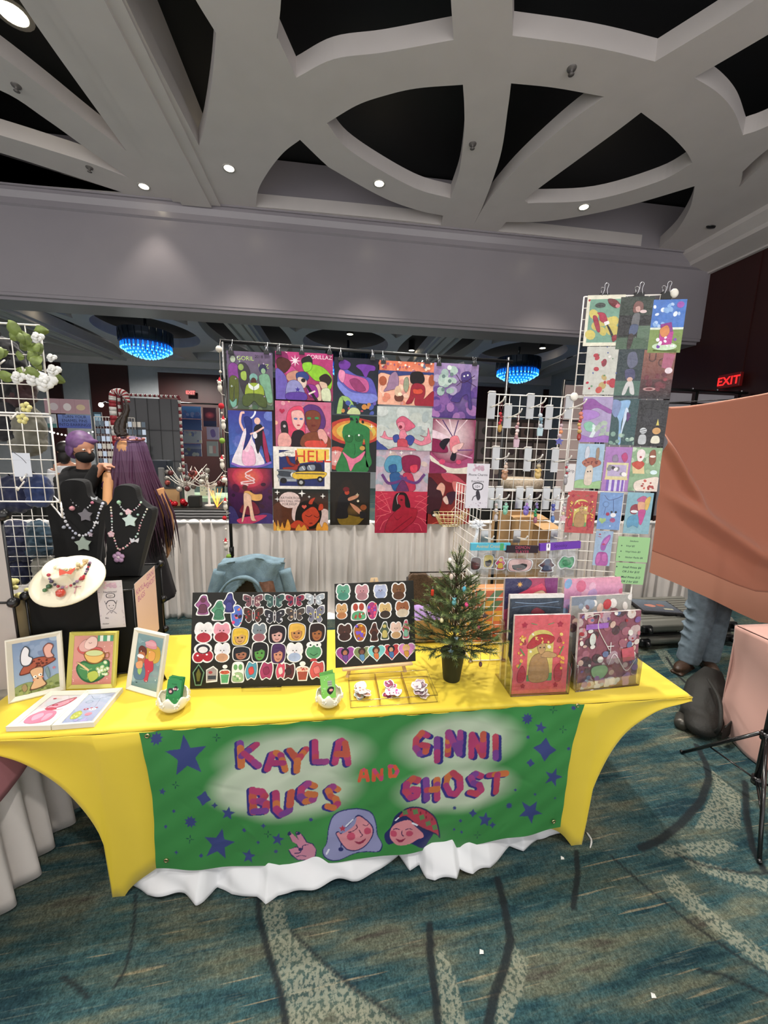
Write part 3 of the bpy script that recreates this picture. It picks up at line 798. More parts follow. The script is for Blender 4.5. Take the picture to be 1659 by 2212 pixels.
GLY = {'K': [[(0,0),(.04,1)],[(.82,0),(.05,.58)],[(.18,.45),(.9,.95)]], 'A': [[(0,1),(.28,.1),(.5,0),(.72,.1),(.95,1)],[(.15,.62),(.85,.6)]],
       'Y': [[(0,0),(.42,.5)],[(.9,0),(.42,.52),(.38,1)]], 'L': [[(.05,0),(.1,.97),(.85,.97)]], 'B': [[(.05,0),(.1,1)],[(.05,.04),(.6,.06),(.78,.25),(.6,.46),(.1,.5)],[(.5,.48),(.9,.62),(.8,.92),(.1,.98)]],
       'U': [[(0,0),(.05,.75),(.35,1),(.75,.85),(.85,0)]], 'G': [[(.85,.12),(.5,0),(.1,.3),(.05,.7),(.35,1),(.75,.9),(.85,.62),(.5,.58)]],
       'S': [[(.85,.1),(.45,0),(.1,.2),(.3,.45),(.7,.55),(.85,.8),(.5,1),(.05,.92)]], 'I': [[(.45,0),(.5,1)]], 'N': [[(.05,1),(.08,0),(.8,.95),(.85,0)]],
       'H': [[(.05,0),(.1,1)],[(.82,0),(.85,1)],[(.1,.5),(.84,.5)]], 'O': [[(.45,0),(.1,.2),(.02,.6),(.25,.95),(.6,1),(.88,.7),(.85,.25),(.45,0)]],
       'T': [[(0,.05),(1,0)],[(.5,.05),(.42,1)]], 'D': [[(.05,0),(.1,1)],[(.0,.04),(.6,.08),(.9,.5),(.6,.95),(.1,.98)]]}
PAT = ['a83c68', '92407e', 'b25444', 'bd6c40', 'a03a6c', '74408a', 'ae4256', 'a83c68']
def letters(word, boxes, w, sh=(-9, 4), pats=PAT, shc='352f7a'):
    gg = random.Random(word)
    for ch, (x0, y0, x1, y1) in zip(word, boxes):
        st = [[(x0+(x1-x0)*a, y0+(y1-y0)*b) for a, b in s_] for s_ in GLY[ch]]
        if shc:
            for k in (1., .66, .33):
                for s_ in st: bstroke([(x+sh[0]*k, y+sh[1]*k) for x, y in s_], w, shc)
        for s_ in st:
            for (xa, ya), (xb, yb) in zip(s_[:-1], s_[1:]):
                L_ = math.hypot(xb-xa, yb-ya); k = max(1, int(L_/16)); c = gg.choice(pats)
                for j in range(k):
                    if gg.random() < .4: c = gg.choice(pats)
                    t0, t1 = j/k, (j+1)/k; bstroke([(xa+(xb-xa)*t0, ya+(yb-ya)*t0), (xa+(xb-xa)*t1, ya+(yb-ya)*t1)], w*gg.uniform(.9, 1.06), c)
letters('KAYLA', [(398,172,470,252),(495,202,562,262),(575,190,640,268),(662,162,712,236),(736,158,786,236)], 25)
letters('BUGS', [(440,335,500,412),(525,345,590,418),(610,315,672,380),(708,325,752,400)], 27)
letters('GINNI', [(1020,132,1072,208),(1088,152,1112,232),(1136,130,1190,212),(1218,135,1272,215),(1292,142,1322,218)], 25, (11, 4))
letters('GHOST', [(985,292,1040,358),(1058,300,1108,366),(1132,278,1190,352),(1215,278,1265,350),(1285,278,1345,345)], 27, (-8, 5))
letters('AND', [(822,262,855,300),(872,262,908,300),(930,250,962,288)], 14, pats=['c8543c', 'b8446c', 'c4583a'], shc=None)
def bcurve(P, c): bpoly([(q.x, q.y) for q in spline([(x, y, 0) for x, y in P], 6, True)], c)
def bline(P, w, c): bstroke([(q.x, q.y) for q in spline([(x, y, 0) for x, y in P], 6)], w, c)
# peace-sign hand
H_ = [(585,520),(575,495),(570,487),(578,482),(590,495),(607,515),(598,490),(600,484),(610,486),(622,505),(634,524),(655,528),(668,545),(664,572),(640,588),(605,586),(582,566),(572,548),(600,540),(608,545),(600,530)]
bpoly([(x+(3 if x > 620 else -3), y+(3 if y > 540 else -3)) for x, y in H_], '2c2a5c'); bpoly(H_, 'c4829a')
for P in ([(600,540),(615,548),(610,560),(592,562)], [(598,575),(615,570),(632,574)], [(620,548),(622,535),(640,530)]): bline(P, 3.2, '2c2a5c')
for X, Y_ in ((574,489),(606,490),(612,548)): bfill(np.hypot(GX-bp_(X, Y_)[0], GZ-bp_(X, Y_)[1]) < .008, '2c2a5c')
# first smiling face, pale lilac hair
hair = [(760,412),(815,404),(862,420),(880,455),(886,500),(902,530),(890,555),(845,556),(800,560),(745,578),(705,572),(694,548),(708,520),(715,470),(730,432)]
bcurve([(x+(x-800)*.035, y+(y-492)*.045) for x, y in hair], '2a2e66'); bcurve(hair, '8d8fb8')
bcurve([(744,500),(738,485),(748,478),(760,484),(800,440),(820,424),(850,446),(872,470),(872,500),(850,535),(815,552),(780,545),(756,522)], '2a2e66')
bcurve([(748,500),(742,487),(750,483),(762,488),(802,444),(820,430),(846,448),(868,472),(868,500),(848,532),(815,548),(782,541),(760,520)], 'd08a94')
bcurve([(760,486),(790,455),(812,432),(806,460),(780,480)], '8d8fb8')
def bell(X, Y_, rx, ry, c): bpoly([(X+rx*math.cos(t*math.pi/12), Y_+ry*math.sin(t*math.pi/12)) for t in range(24)], c)
bell(793, 499, 15, 13, 'b84a66'); bell(852, 484, 13, 12, 'b84a66')
for P in ([(784,485),(800,482),(815,472),(812,462)], [(836,462),(848,466),(856,460)], [(822,480),(828,490),(834,498),(826,502)]): bline(P, 3.4, '54284c')
bcurve([(806,516),(825,520),(846,510),(838,524),(820,528)], '8c2c4c'); bell(757, 541, 9, 7, '2a2e66'); bline([(757,520),(757,536)], 3, '2a2e66')
bstar(763, 470, 13, 5, .5, -90, 'b03a50'); bline([(775,462),(800,440)], 6, 'd8dcea'); bline([(706,560),(714,545)], 7, 'd8dcea')
# second face, dark hair under a red patterned bandana
bcurve([(952,425),(990,400),(1040,398),(1070,440),(1090,480),(1070,520),(1050,545),(1010,528),(960,520),(925,530),(912,500),(935,470)], '262a5e')
bcurve([(940,470),(960,452),(1000,440),(1020,462),(1048,490),(1050,505),(1030,512),(1000,528),(960,532),(936,512),(932,492)], 'cf8790')
bcurve([(952,440),(985,398),(1030,392),(1075,412),(1100,445),(1112,508),(1095,496),(1050,478),(1020,455),(985,428)], '26284e')
bcurve([(962,434),(988,402),(1030,397),(1072,416),(1096,448),(1106,500),(1095,490),(1052,472),(1022,450),(988,425)], 'a83a4c')
for X, Y_ in ((985,412),(1022,410),(1045,430),(1068,455),(1092,470)): bstar(X, Y_, 13, 4, .62, -60, '5a7c50')
for X, Y_ in ((1005,402),(1060,412),(1040,415),(1082,440),(1060,430)): bell(X, Y_, 3, 6, '7c2436')
bell(945, 492, 12, 11, 'b84a66'); bell(1001, 489, 13, 11, 'b84a66')
for P in ([(944,478),(955,474),(966,476)], [(988,474),(1000,470),(1010,474)], [(975,478),(974,492),(980,498)]): bline(P, 3.6, '3a2050')
bcurve([(952,508),(970,512),(988,506),(975,520),(962,520)], '8c2c4c'); bline([(952,444),(962,434)], 6, 'e0e4f0'); bline([(1012,450),(1028,458)], 7, 'e0e4f0')
# cloth shape: broad ripples and creases
RY = .004*np.sin(uu*38+1.5*vv)*(.3+.7*vv) + .003*np.sin(uu*90+3)*(1-vv)**2 + .0025*np.sin(uu*17-vv*9) + .0012*np.sin(uu*61+vv*31)
CR = np.zeros_like(uu)
for k in range(46):
    x, y, a, L_ = g.uniform(.05, .95), g.uniform(.05, .95), g.uniform(-.9, .9), g.uniform(.03, .12)
    dx = (uu-x)*3; dy = (vv-y); p_ = dx*math.cos(a)+dy*math.sin(a); q_ = -dx*math.sin(a)+dy*math.cos(a)
    CR += g.uniform(-.0018, .0018)*np.exp(-(q_/.018)**2)*np.exp(-(p_/L_)**2)
vs = np.stack([GX-banner.location.x, RY+CR-.010+BY-banner.location.y, GZ-banner.location.z], -1).reshape(-1, 3)
idx = np.arange(len(vs)).reshape(NV+1, NU+1)
q = np.stack([idx[1:, :-1], idx[1:, 1:], idx[:-1, 1:], idx[:-1, :-1]], -1).reshape(-1, 4)
me = bpy.data.meshes.new('printed_vinyl'); me.from_pydata(vs.tolist(), [], q.tolist())
a_ = me.color_attributes.new('Col', 'FLOAT_COLOR', 'POINT'); cc = np.ones((len(vs), 4), np.float32); cc[:, :3] = IM.reshape(-1, 3); a_.data.foreach_set('color', cc.ravel())
me.polygons.foreach_set('use_smooth', [True]*len(me.polygons)); me.materials.append(mat('printed_vinyl', attr=True, rough=.42, spec=.45))
o = bpy.data.objects.new('printed_vinyl', me); COL.objects.link(o); o.parent = banner
for u, v in ((318,1590),(1248,1524),(359,1859),(1196,1775)):
    p = at(u, v, Y=BY-.013) - banner.location; m = MB(); m.tube([(p.x+.007*math.cos(t*math.pi/8), p.y, p.z+.007*math.sin(t*math.pi/8)) for t in range(16)], .0028, n=6, closed=True)
    m.build('grommet', mat('brass_metal', 'c8b48a', .3, metal=1), banner)

# ================================================================== PIPE-AND-DRAPE, STAND, HANGING PRINTS
DRAPE = mat('white_drape_fabric', 'e0d9d4', .6, sheen=.2, vary=.04, scale=6, bump=.15, bscale=30)
def drape(name, pA, pB, z1, z0, label, folds, amp=.035, mt=None, seed=1, n=None, group=None):
    a, b = Vector(pA), Vector(pB); d = (b-a); L_ = d.length; d.normalize(); nrm = Vector((d.y, -d.x, 0)); g = random.Random(seed)
    ph = [g.uniform(0, 6) for _ in range(4)]; N_ = n or int(folds*14)
    def fn(u, w):
        s_ = u*L_; k = folds*2*math.pi*u
        k2 = k + 1.9*math.sin(k*.13+ph[0]) + 1.1*math.sin(k*.37+ph[1])
        f = math.sin(k2+.4*w)*(.75+.45*math.sin(k*.19+ph[3])) + .4*math.sin(k2*1.7+ph[2]); z = z1 + (z0-z1)*w
        aa = amp*(.35+.65*min(1, w*2.5))*(1 + .25*math.sin(w*4+k*.3))
        return tuple(a + d*(s_ + .008*math.sin(k2+1.2)) + nrm*f*aa + Vector((0, 0, z - a.z + .006*math.sin(k2*1.7)*(1-w))))
    m = MB(); m.grid(fn, N_, 22); o = m.build(name, mt or DRAPE); fabric_solid(o, .003)
    if label: tag(o, label, 'drape', group)
    return o
DY = 4.02
def post(x, y, h, label, mt=None):
    t = empty('drape_post', (x, y, 0), label=label, cat='post', group=None)
    m = MB(); m.tube([(0, 0, .008), (0, 0, h)], .022, n=12); m.build('upright', mt or mat('drape_post_metal', 'b0b0b4', .35, metal=.8), t)
    m = MB(); m.box((-.2, -.2, 0), (.2, .2, .01), bev=.003); m.build('base_plate', mat('drape_post_metal'), t)
ROD = mat('drape_post_metal')
for x, lb in ((-2.6, 'drape post at the far left of the white drape'), (-.02, 'drape post behind the hanging prints'), (3.0, 'drape post behind the grey suitcase')):
    post(x, DY+.07, 1.03, 'metal '+lb)
m = MB(); m.tube([(-3.4, DY, 1.025), (5.9, DY, 1.025)], .018, n=10)
tag(m.build('drape_rod', ROD), 'horizontal rod carrying the low white drape behind the booth', 'rod')
drape('white_drape', (-3.4, DY, 1.05), (-.65, DY, 1.05), 1.05, .015, 'gathered white booth drape at the left, behind the denim jacket', 19, seed=3)
drape('white_drape', (-.66, DY+.01, 1.05), (2.05, DY+.01, 1.05), 1.05, .015, 'gathered white booth drape in the middle, below the hanging prints', 19, seed=5)
drape('white_drape', (2.06, DY, 1.05), (5.9, DY, 1.05), 1.05, .015, 'gathered white booth drape at the right, behind the grey suitcase', 25, seed=8)
# rod stand that carries the prints
SY = 3.15
ra, rb = at(470, 732, Y=SY), at(1112, 778, Y=SY)
zr = (ra.z+rb.z)/2
st = empty('print_stand', (0, SY, 0), label='black free-standing rod stand that holds the five columns of prints', cat='stand')
xl, xr = at(484, 900, Y=SY).x, at(1101, 830, Y=SY).x
m = MB(); m.tube([(ra.x, .06, ra.z), (rb.x+.01, .06, rb.z)], .014, n=12); m.build('top_rod', BLACKM, st)
for x in (xl, xr):
    m = MB(); m.tube([(x, .06, .02), (x, .06, ra.z)], .013, n=12); m.tube([(x, .06, .9), (x, .06, .98)], .019, n=12); m.build('upright', BLACKM, st)
    m = MB(); m.tube([(x, -.3, .015), (x, .06, .03), (x, .45, .015)], .012, n=8); m.build('foot', BLACKM, st)
# lower cord rod seen through the gap, pale
PRINTS = [  # tl, br, label, background, drawing
 ((489,757),(591,886),'green and purple print of a group of five figures, top of the first column','5d5a66',
  'g 0 0 1 1 6a5878 4a5a48;b 1 14 0 .75 1 1 .02 .07 6f7d62,8a8f94,4c6a50;t .4 .15 .13 b4d077 GORIL;t .7 .1 .09 2c2430 2018;t .8 .27 .13 b4d077 LAZ;e .13 .12 .08 .1 4a4850;e .13 .14 .055 .07 a9b7a2;c 7f3f8e .03 .26 .13 .2 .24 .26 .25 .45 .2 .47 .08 .47 .03 .45;c 57602c .05 .46 .22 .46 .24 .7 .2 .92 .14 .92 .14 .6 .1 .88 .04 .88;c 3c3640 .25 .22 .4 .2 .5 .36 .42 .6 .36 .74 .28 .6 .24 .4;e .3 .27 .06 .07 88a058;c 9db854 .3 .36 .4 .34 .42 .45 .38 .5 .3 .46;e .78 .28 .09 .1 2e2c50;e .79 .32 .05 .06 8cb08c;c 77a489 .7 .4 .9 .38 .96 .6 .98 .85 .86 .85 .8 .66 .72 .55;e .57 .44 .09 .09 79a9a2;e .57 .5 .06 .075 4a2c24;c 93a83a .4 .6 .5 .54 .66 .54 .78 .62 .76 .8 .4 .8;c e0e8e4 .46 .54 .57 .6 .68 .54 .68 .62 .57 .66 .47 .62;c 4c5a30 .34 .76 .55 .72 .82 .76 .84 .95 .68 .93 .57 .85 .45 .94 .32 .92;c 78b0a0 .03 .84 .1 .88 .18 .82 .17 .94 .08 .97;l 3a3f24 .012 .57 .6 .57 .78;B 4 8 0 0 1 1 .02 .04 cfe0e0,c8b0d8'),
 ((492,886),(590,1011),'blue night print of a couple dancing in a white gown and black cape','3a4aa0',
  'g 0 0 1 1 3c3f98 4f78c8;b 3 12 0 .05 1 .6 .05 .14 5866b8,6b7cc8,4450a0;c 3d55a8 0 .8 .3 .76 .6 .84 1 .78 1 1 0 1;e .56 .06 .05 .12 e8ecff 35;e .53 .05 .045 .1 414aa4 35;c efe6f2 .36 .32 .5 .3 .54 .5 .68 .7 .8 .93 .5 .99 .2 .98 .05 .9 .22 .6;c f3b6d8 .36 .6 .52 .62 .6 .82 .56 .95 .34 .96 .28 .82;c f8d8ea .3 .55 .5 .5 .45 .7 .35 .7;c 161420 .58 .3 .72 .22 .8 .32 .86 .6 .96 .88 .84 .9 .74 .6 .66 .75 .6 .6;c a22a58 .78 .34 .84 .46 .92 .86 .84 .88 .78 .6;e .66 .17 .07 .08 f0c4b8;e .44 .2 .07 .08 f6c8c0;c 26307c .36 .12 .46 .1 .54 .18 .52 .4 .42 .58 .32 .68 .4 .4 .38 .24;k f2c0b8 .05 .34 .34 .27 .2 .3 .05 .36 .03;k f2c0b8 .04 .5 .4 .64 .36 .8 .28;e .6 .42 .05 .08 f0ecf4;k 8f6cc8 .05 .05 .93 .3 .99 .7 .97 .95 .9'),
 ((491,1011),(590,1131),'dark magenta print of a pale figure with streaming hair on a cliff','3a1430',
  'g 0 0 1 1 5a1c54 24103c;d .45 .12 .6 .45 e8484c 4a1644;d .45 .15 .35 .25 f07a58 c03458;b 5 16 0 .2 1 .8 .03 .08 3a1430,4c1a3c,2c1030;c 3c3470 0 .7 .12 .72 .25 .95 .3 1 0 1;c 423478 .62 .86 .8 .8 1 .84 1 1 .55 1;c c8406c .18 .92 .5 .86 .86 .84 .7 .94 .5 1 .25 1;c 7a2238 .24 .76 .4 .6 .6 .62 .7 .8 .5 .84 .35 .82;k f4d0d8 .03 .45 .3 .3 .25 .6 .2 .4 .1 .55 .02;k f4d0d8 .025 .3 .28 .6 .25 .4 .15 .5 .12;e .38 .34 .06 .06 5a2c30;c e8b068 .36 .42 .46 .4 .6 .46 .76 .46 .74 .56 .6 .58 .46 .54 .38 .5;c f2c8b0 .36 .44 .5 .48 .52 .6 .54 .72 .58 .9 .62 .94 .5 .93 .46 .7 .4 .7 .32 .94 .28 .95 .34 .7 .34 .6'),
 ((594,758),(719,867),'bright pink print of four green and blue skinned figures, top of the second column','a8386e',
  'g 0 0 1 1 b83a78 8c3058;s .34 .18 .1 f6e0ea 8 .3;s .16 .02 .06 f6e0ea 4 .25;t .76 .12 .095 f0dce6 GORILLAZ;c c44a8c .1 .3 .3 .3 .4 .5 .3 .6;e .1 .14 .13 .13 7c2058;c 4a221c .02 .2 .1 .12 .24 .18 .26 .3 .16 .44 .06 .4;c 6a5ab0 0 .4 .1 .4 .2 .6 .18 1 0 1;c 88c030 .5 .3 .66 .24 .84 .3 .98 .5 .95 .75 .8 .6 .66 .55;c 1a1a1c .45 .14 .58 .06 .64 .14 .62 .26 .48 .26;c 8ac838 .48 .22 .62 .2 .62 .34 .52 .4 .47 .32;c c08a78 .2 .46 .36 .38 .42 .48 .3 .62 .2 .58;c 2c4080 .36 .44 .5 .4 .58 .5 .52 .6 .38 .58;c d8c0b4 .38 .54 .46 .52 .54 .6 .5 .74 .42 .7;e .48 .58 .04 .035 201820;c 8c8cc0 .2 .66 .34 .58 .46 .7 .5 .98 .2 .98;c 5a3c9c .2 .86 .5 .84 .52 1 .2 1;s .38 .78 .05 3a2c90;c 2a1c1c .76 .5 .88 .42 .98 .54 .9 .68 .8 .62;c dcbca8 .76 .6 .88 .62 .9 .74 .82 .76;c d0d8b8 .8 .76 .94 .74 .96 1 .82 1;c d8b8a4 .68 .72 .76 .66 .8 .96 .74 1;c 8c2c8c .55 .66 .7 .7 .74 .92 .6 .92 .54 .8;l 1c1a20 .05 .55 .7 .7 .98;l e8d8d0 .03 .58 .86 .68 .8'),
 ((594,865),(715,967),'pink print of two faces, one with pink hair and one with purple hair','c86a8c',
  'b 8 26 0 0 1 .8 .012 .04 d88aa8,e8a4b4,c85a80,f0b8a0,b87098;h .12 .22 .05 b82850;c 5c3078 .46 .2 .6 .06 .8 .12 .9 .4 .84 .6 .6 .55 .48 .4;c e0486c .2 .35 .3 .14 .48 .12 .52 .4 .5 .9 .2 .95;c f0b8b4 .3 .22 .46 .2 .52 .36 .48 .54 .4 .62 .32 .52 .29 .36;c 7a3c2c .54 .24 .68 .18 .8 .26 .8 .5 .7 .68 .6 .62 .55 .45;e .36 .38 .035 .02 5c78a8;e .46 .38 .03 .02 5c78a8;e .6 .36 .04 .022 3c8c58;e .74 .35 .04 .022 3c8c58;e .41 .52 .03 .012 b83048;e .68 .52 .04 .018 6c2420;c 241420 .3 .7 .42 .62 .52 .7 .54 1 .28 1;c 80442c .48 .76 .66 .66 .86 .68 .98 .8 1 1 .48 1;c d84c40 .56 .86 .88 .86 .9 1 .55 1;c 2c2428 .1 .48 .2 .46 .22 .74 .12 .76;e .16 .55 .025 .025 c8b8c0;c e8a8a4 .06 .74 .2 .7 .28 .84 .24 1 .05 1;c e8a8a4 .76 .62 .86 .6 .94 .78 .9 .92 .84 .82 .78 .8;l c06a74 .008 .8 .8 .82 .92'),
 ((590,964),(713,1057),'white bordered print of a yellow off-road car under the red word HELL','f2ede8',
  'r .1 .08 .9 .93 26306c;c f4efe8 .1 .16 .24 .1 .36 .06 .42 .04 .38 .22 .22 .22 .12 .24;t .25 .15 .055 333348 Greetings|from;p f2d060 .41 .04 .98 .04 .98 .28 .44 .39;t .69 .35 .3 d8442c HELL;c a03028 .16 .5 .24 .48 .36 .46 .4 .34 .44 .34 .46 .5 .34 .56 .2 .56;c 8c281c .22 .24 .26 .24 .3 .36 .38 .42 .34 .46 .26 .4;e .41 .36 .03 .05 501810;c 1c1c34 .42 .5 .48 .42 .8 .38 .86 .52 .9 .66 .44 .64;c 8a96a8 .46 .48 .54 .44 .56 .54 .45 .56;c 8a96a8 .6 .44 .72 .42 .72 .54 .6 .54;l f0f0f0 .012 .5 .46 .54 .54;l f0f0f0 .012 .62 .43 .66 .52;c 7c8490 .06 .58 .1 .54 .38 .56 .38 .78 .1 .76;c 3c4450 .09 .58 .3 .6 .3 .7 .1 .68;e .05 .62 .035 .04 e8e4d8;e .33 .66 .035 .04 e8e4d8;c e8c040 .38 .6 .9 .58 .9 .7 .76 .74 .38 .76;r .38 .62 .9 .64 26243c;r .08 .76 .4 .82 a0a8b4;e .48 .84 .07 .07 1c1a20;e .48 .84 .035 .035 b0b4b8;e .82 .76 .055 .055 1c1a20;e .82 .76 .025 .025 b0b4b8;e .17 .8 .06 .05 1c1a20'),
 ((589,1056),(709,1146),'orange and black comic print of a sleeping horned figure with a speech bubble','38201c',
  'g 0 0 1 1 16201e 6e3420;s .08 .08 .05 fff 4 .3;s .52 .1 .07 fff 4 .3;s .9 .16 .05 fff 4 .3;s .08 .24 .05 fff 4 .3;s .65 .18 .03 fff 4 .3;c 5a3020 0 .4 .2 .3 .36 .5 .34 .8 .1 .9 0 .8;c e0c4c4 .36 .42 .5 .36 .52 .7 .44 .8 .34 .7;c d8c0c0 .86 .5 1 .52 1 .9 .8 .86;c 171010 .4 .6 .48 .34 .66 .26 .82 .38 .88 .6 .8 .9 .66 .96 .42 .9;c c4442c .52 .6 .62 .48 .72 .42 .8 .5 .84 .68 .74 .86 .62 .9 .54 .78;c c4442c .64 .34 .68 .24 .76 .2 .72 .3 .7 .36;c c4442c .82 .5 .84 .36 .9 .36 .9 .48;h .56 .42 .045 d86054;k 2c1414 .01 .58 .62 .64 .66 .7 .62;k 2c1414 .01 .74 .64 .8 .68 .84 .64;e .68 .82 .035 .015 7c2020;c c4442c .3 .92 .4 .76 .52 .78 .64 .96;e .3 .26 .19 .15 e8d0d0;p e8d0d0 .38 .34 .46 .4 .3 .4;t .3 .235 .058 3c2c34 I\'D_RATHER_ROAST|THAN_CALL_WHO?|FOR_HELP!;b 7 5 .1 .6 .3 .8 .02 .04 5a3020,6a3c24;c e8a040 0 1 .02 .78 .06 .9 .08 .74 .12 .92 .16 .8 .2 .94 .26 .72 .3 1;c e8a040 .4 1 .46 .84 .5 .92 .56 .86 .6 1;c e8a040 .78 1 .82 .8 .88 .92 .92 .8 .98 .84 1 1;c f0c860 .06 1 .08 .86 .12 .96 .2 1'),
 ((722,771),(817,897),'print of a purple winged dragon curled in a blue flower','1c1c30',
  'g 0 0 1 1 181828 20303c;c 5a58b4 .08 .3 .2 .18 .5 .3 .8 .34 .92 .5 .96 .75 .7 .8 .4 .76 .12 .56;c 7c86d8 .1 .42 .4 .6 .9 .62 .96 .74 .7 .8 .35 .74 .1 .54;c c05a94 .14 .28 .4 .3 .7 .36 .78 .5 .7 .6 .4 .56 .2 .44;c 90386c .34 .4 .5 .36 .64 .46 .7 .56 .5 .58;c e08cb4 .12 .22 .24 .26 .2 .44 .1 .36;c 7038a0 .48 .14 .6 .1 .88 .12 .9 .2 .78 .22 .7 .34 .6 .22;c 6a3498 .1 .1 .22 .04 .36 .1 .3 .2 .14 .2;c 98c070 .16 .68 .32 .7 .44 .84 .38 .98 .3 .98 .34 .84 .22 .76;c 98c070 .12 .72 .2 .74 .16 1 .06 1;b 11 16 .02 .78 .98 .98 .025 .06 4a5aa8,c88a4c,b04c5c,6a5ab0,3c5c88,d8d4c0;e .68 .86 .06 .06 d08c48;c c8d4a0 .3 .96 .4 .88 .54 .9 .58 1 .32 1'),
 ((717,896),(812,1020),'print of a green skinned torso in front of red and yellow rings','1c2024',
  'd .6 .22 .8 .36 1c2024 1c2024;e .5 .28 .62 .3 b83c34;e .52 .28 .52 .25 d88c40;e .54 .28 .44 .2 d8c058;e .56 .3 .34 .16 6c9c8c;e .1 .76 .3 .26 c04a40;e .1 .76 .2 .17 e0a0a0;e .68 .34 .24 .16 c88040;s .88 .18 .06 f0f0f0 4 .25;s .08 .66 .06 f0f0f0 4 .25;s .08 .82 .05 f0f0f0 4 .25;c 2c7c44 .4 0 .6 0 .6 .12 .8 .2 .84 .3 .84 .6 .9 .84 .78 .9 .76 .6 .72 .4 .68 .52 .74 .7 .8 1 .12 1 .2 .7 .3 .5 .24 .36 .26 .2 .4 .12;c 256c3a .3 .36 .46 .36 .44 .46 .32 .46;c 256c3a .52 .34 .68 .34 .66 .44 .54 .44;e .38 .36 .022 .022 e8f4ec;e .6 .34 .022 .022 e8f4ec;c e47ca0 .24 .64 .48 .76 .74 .62 .66 .78 .52 .86 .42 .99 .34 .8;k 14301c .008 .5 .5 .52 .62 .5 .7;e .68 .57 .06 .05 c89c50;b 4 8 .36 .04 .7 .12 .015 .03 181c20'),
 ((713,1019),(798,1134),'dark brown print of a cloaked figure lifting a small child','1a1614',
  'd .5 .55 .5 .5 2c241c 1a1614;b 2 10 0 0 1 .7 .1 .2 1c1714,221b16;d .6 .72 .3 .16 6a5028 241c14;c 7c6420 .2 .84 .4 .8 .7 .84 .9 .82 .8 .92 .66 1 .3 1 .2 .92;c 16141c .24 .44 .4 .36 .5 .5 .44 .7 .44 .86 .14 .86 .18 .66;e .42 .38 .06 .06 b8402c;e .4 .32 .08 .06 6c1820;c c88c70 .46 .48 .7 .42 .68 .48 .48 .54;c c88c70 .5 .58 .7 .66 .84 .78 .76 .8 .6 .7;e .84 .66 .08 .07 94502c;c 1c1a20 .76 .74 .9 .76 .9 .86 .76 .86;e .7 .54 .03 .03 ece4cc;s .68 .42 .05 c8bca0 4 .4'),
 ((818,778),(936,878),'coral beach print of seated figures and a picnic basket','e89878',
  'g 0 0 1 1 e07858 f0b8a0;b 12 30 0 0 1 .24 .01 .03 e8a48c,d06848,f4c8b4,9c6078;r 0 .22 1 .34 34407c;c f0b49c 0 .32 .3 .34 .6 .3 1 .34 1 1 0 1;b 13 22 0 .38 .6 1 .03 .07 e8b4a0,e08c74,f4ccb8,d89a94;c 9c7c9c .2 .34 .3 .24 .36 .4 .34 .6 .22 .66 .1 .7 .16 .56;c 98a088 .46 .4 .52 .36 .54 .56 .5 .7 .45 .6;e .08 .46 .07 .08 a8583c;e .95 .4 .06 .1 a8583c;c 6c3c30 .3 .78 .44 .78 .43 .9 .32 .9;e .35 .68 .06 .09 d8b89c;e .39 .75 .04 .03 f4e4c8;c 1c1418 .56 .3 .62 .22 .76 .22 .82 .36 .8 .46 .72 .5 .58 .48;c 9c2438 .62 .5 .72 .48 .82 .54 .84 .7 .82 .84 .96 .66 1 .7 1 1 .68 1 .66 .8 .6 .94 .5 .96 .56 .8 .58 .6;c d8503c .62 .62 .7 .62 .76 .6 .8 .66 .76 .72 .64 .72;b 15 12 .05 .02 .95 .2 .015 .03 fce0cc,6c7c9c,b84c58'),
 ((815,877),(932,974),'pale grey print of a laughing dancer with pink hair and open arms','b8c4c4',
  'b 16 22 0 0 1 1 .06 .16 b4c4c8,c4ccc8,aab8bc,ccd4d4;c 3a4a94 0 .78 .12 .9 .2 1 0 1;e .3 .72 .3 .16 c8ced0;c d86484 .34 .34 .42 .22 .52 .24 .68 .42 .62 .5 .52 .56 .4 .5;c e488a0 .36 .38 .46 .34 .5 .44 .46 .54 .4 .52;c e488a0 .42 .54 .5 .52 .54 .64 .62 .68 .8 .78 .86 .7 .78 .64 .9 .66 .92 .46 .97 .7 .98 .8 .8 .88 .62 .8 .56 .98 .4 .98 .38 .78 .2 .76 .06 .7 .1 .68 .14 .56 .2 .7 .38 .68;c 3c4c9c .29 .68 .38 .64 .4 .78 .32 .82;c 3c4c9c .52 .7 .6 .64 .68 .72 .62 .88 .54 .82;c c84c60 .38 .76 .54 .76 .54 .98 .4 1;e .42 .46 .03 .03 7c2038;c d87890 .24 .98 .4 .92 .6 .94 .7 1 .24 1'),
 ((813,972),(926,1062),'pastel print of two round trees, one pale blue and one crimson','c8b0c4',
  'b 17 26 0 0 1 1 .04 .12 c4b4cc,d8b8c4,b8b4c8,d8c4c0,a8b4c4;s .26 .04 .04 fff 4 .3;s .46 .05 .045 fff 4 .3;s .64 .05 .04 fff 4 .3;c 5a9cc0 .16 .3 .24 .14 .44 .14 .48 .3 .46 .5 .24 .54 .16 .44;c 8c1c4c .48 .16 .64 .1 .8 .16 .82 .36 .76 .5 .54 .52 .48 .36;c 2c5c9c .24 .38 .36 .34 .38 .5 .3 .56 .25 .5;c d8405c .64 .36 .76 .34 .76 .5 .68 .54 .63 .46;c 2c5c98 .28 .56 .44 .56 .5 .98 .34 .98 .26 .7;c c03458 .5 .58 .64 .54 .7 .66 .74 .96 .5 1;k 6a3c80 .05 .12 .6 .24 .8 .46 .74 .56 .66;k 6a3c80 .05 .9 .58 .76 .78 .56 .72 .46 .62;c 6c3468 .38 .98 .5 .72 .62 .98 .5 1'),
 ((811,1061),(922,1151),'crimson print of a bare shouldered figure among spider webs','c4304c',
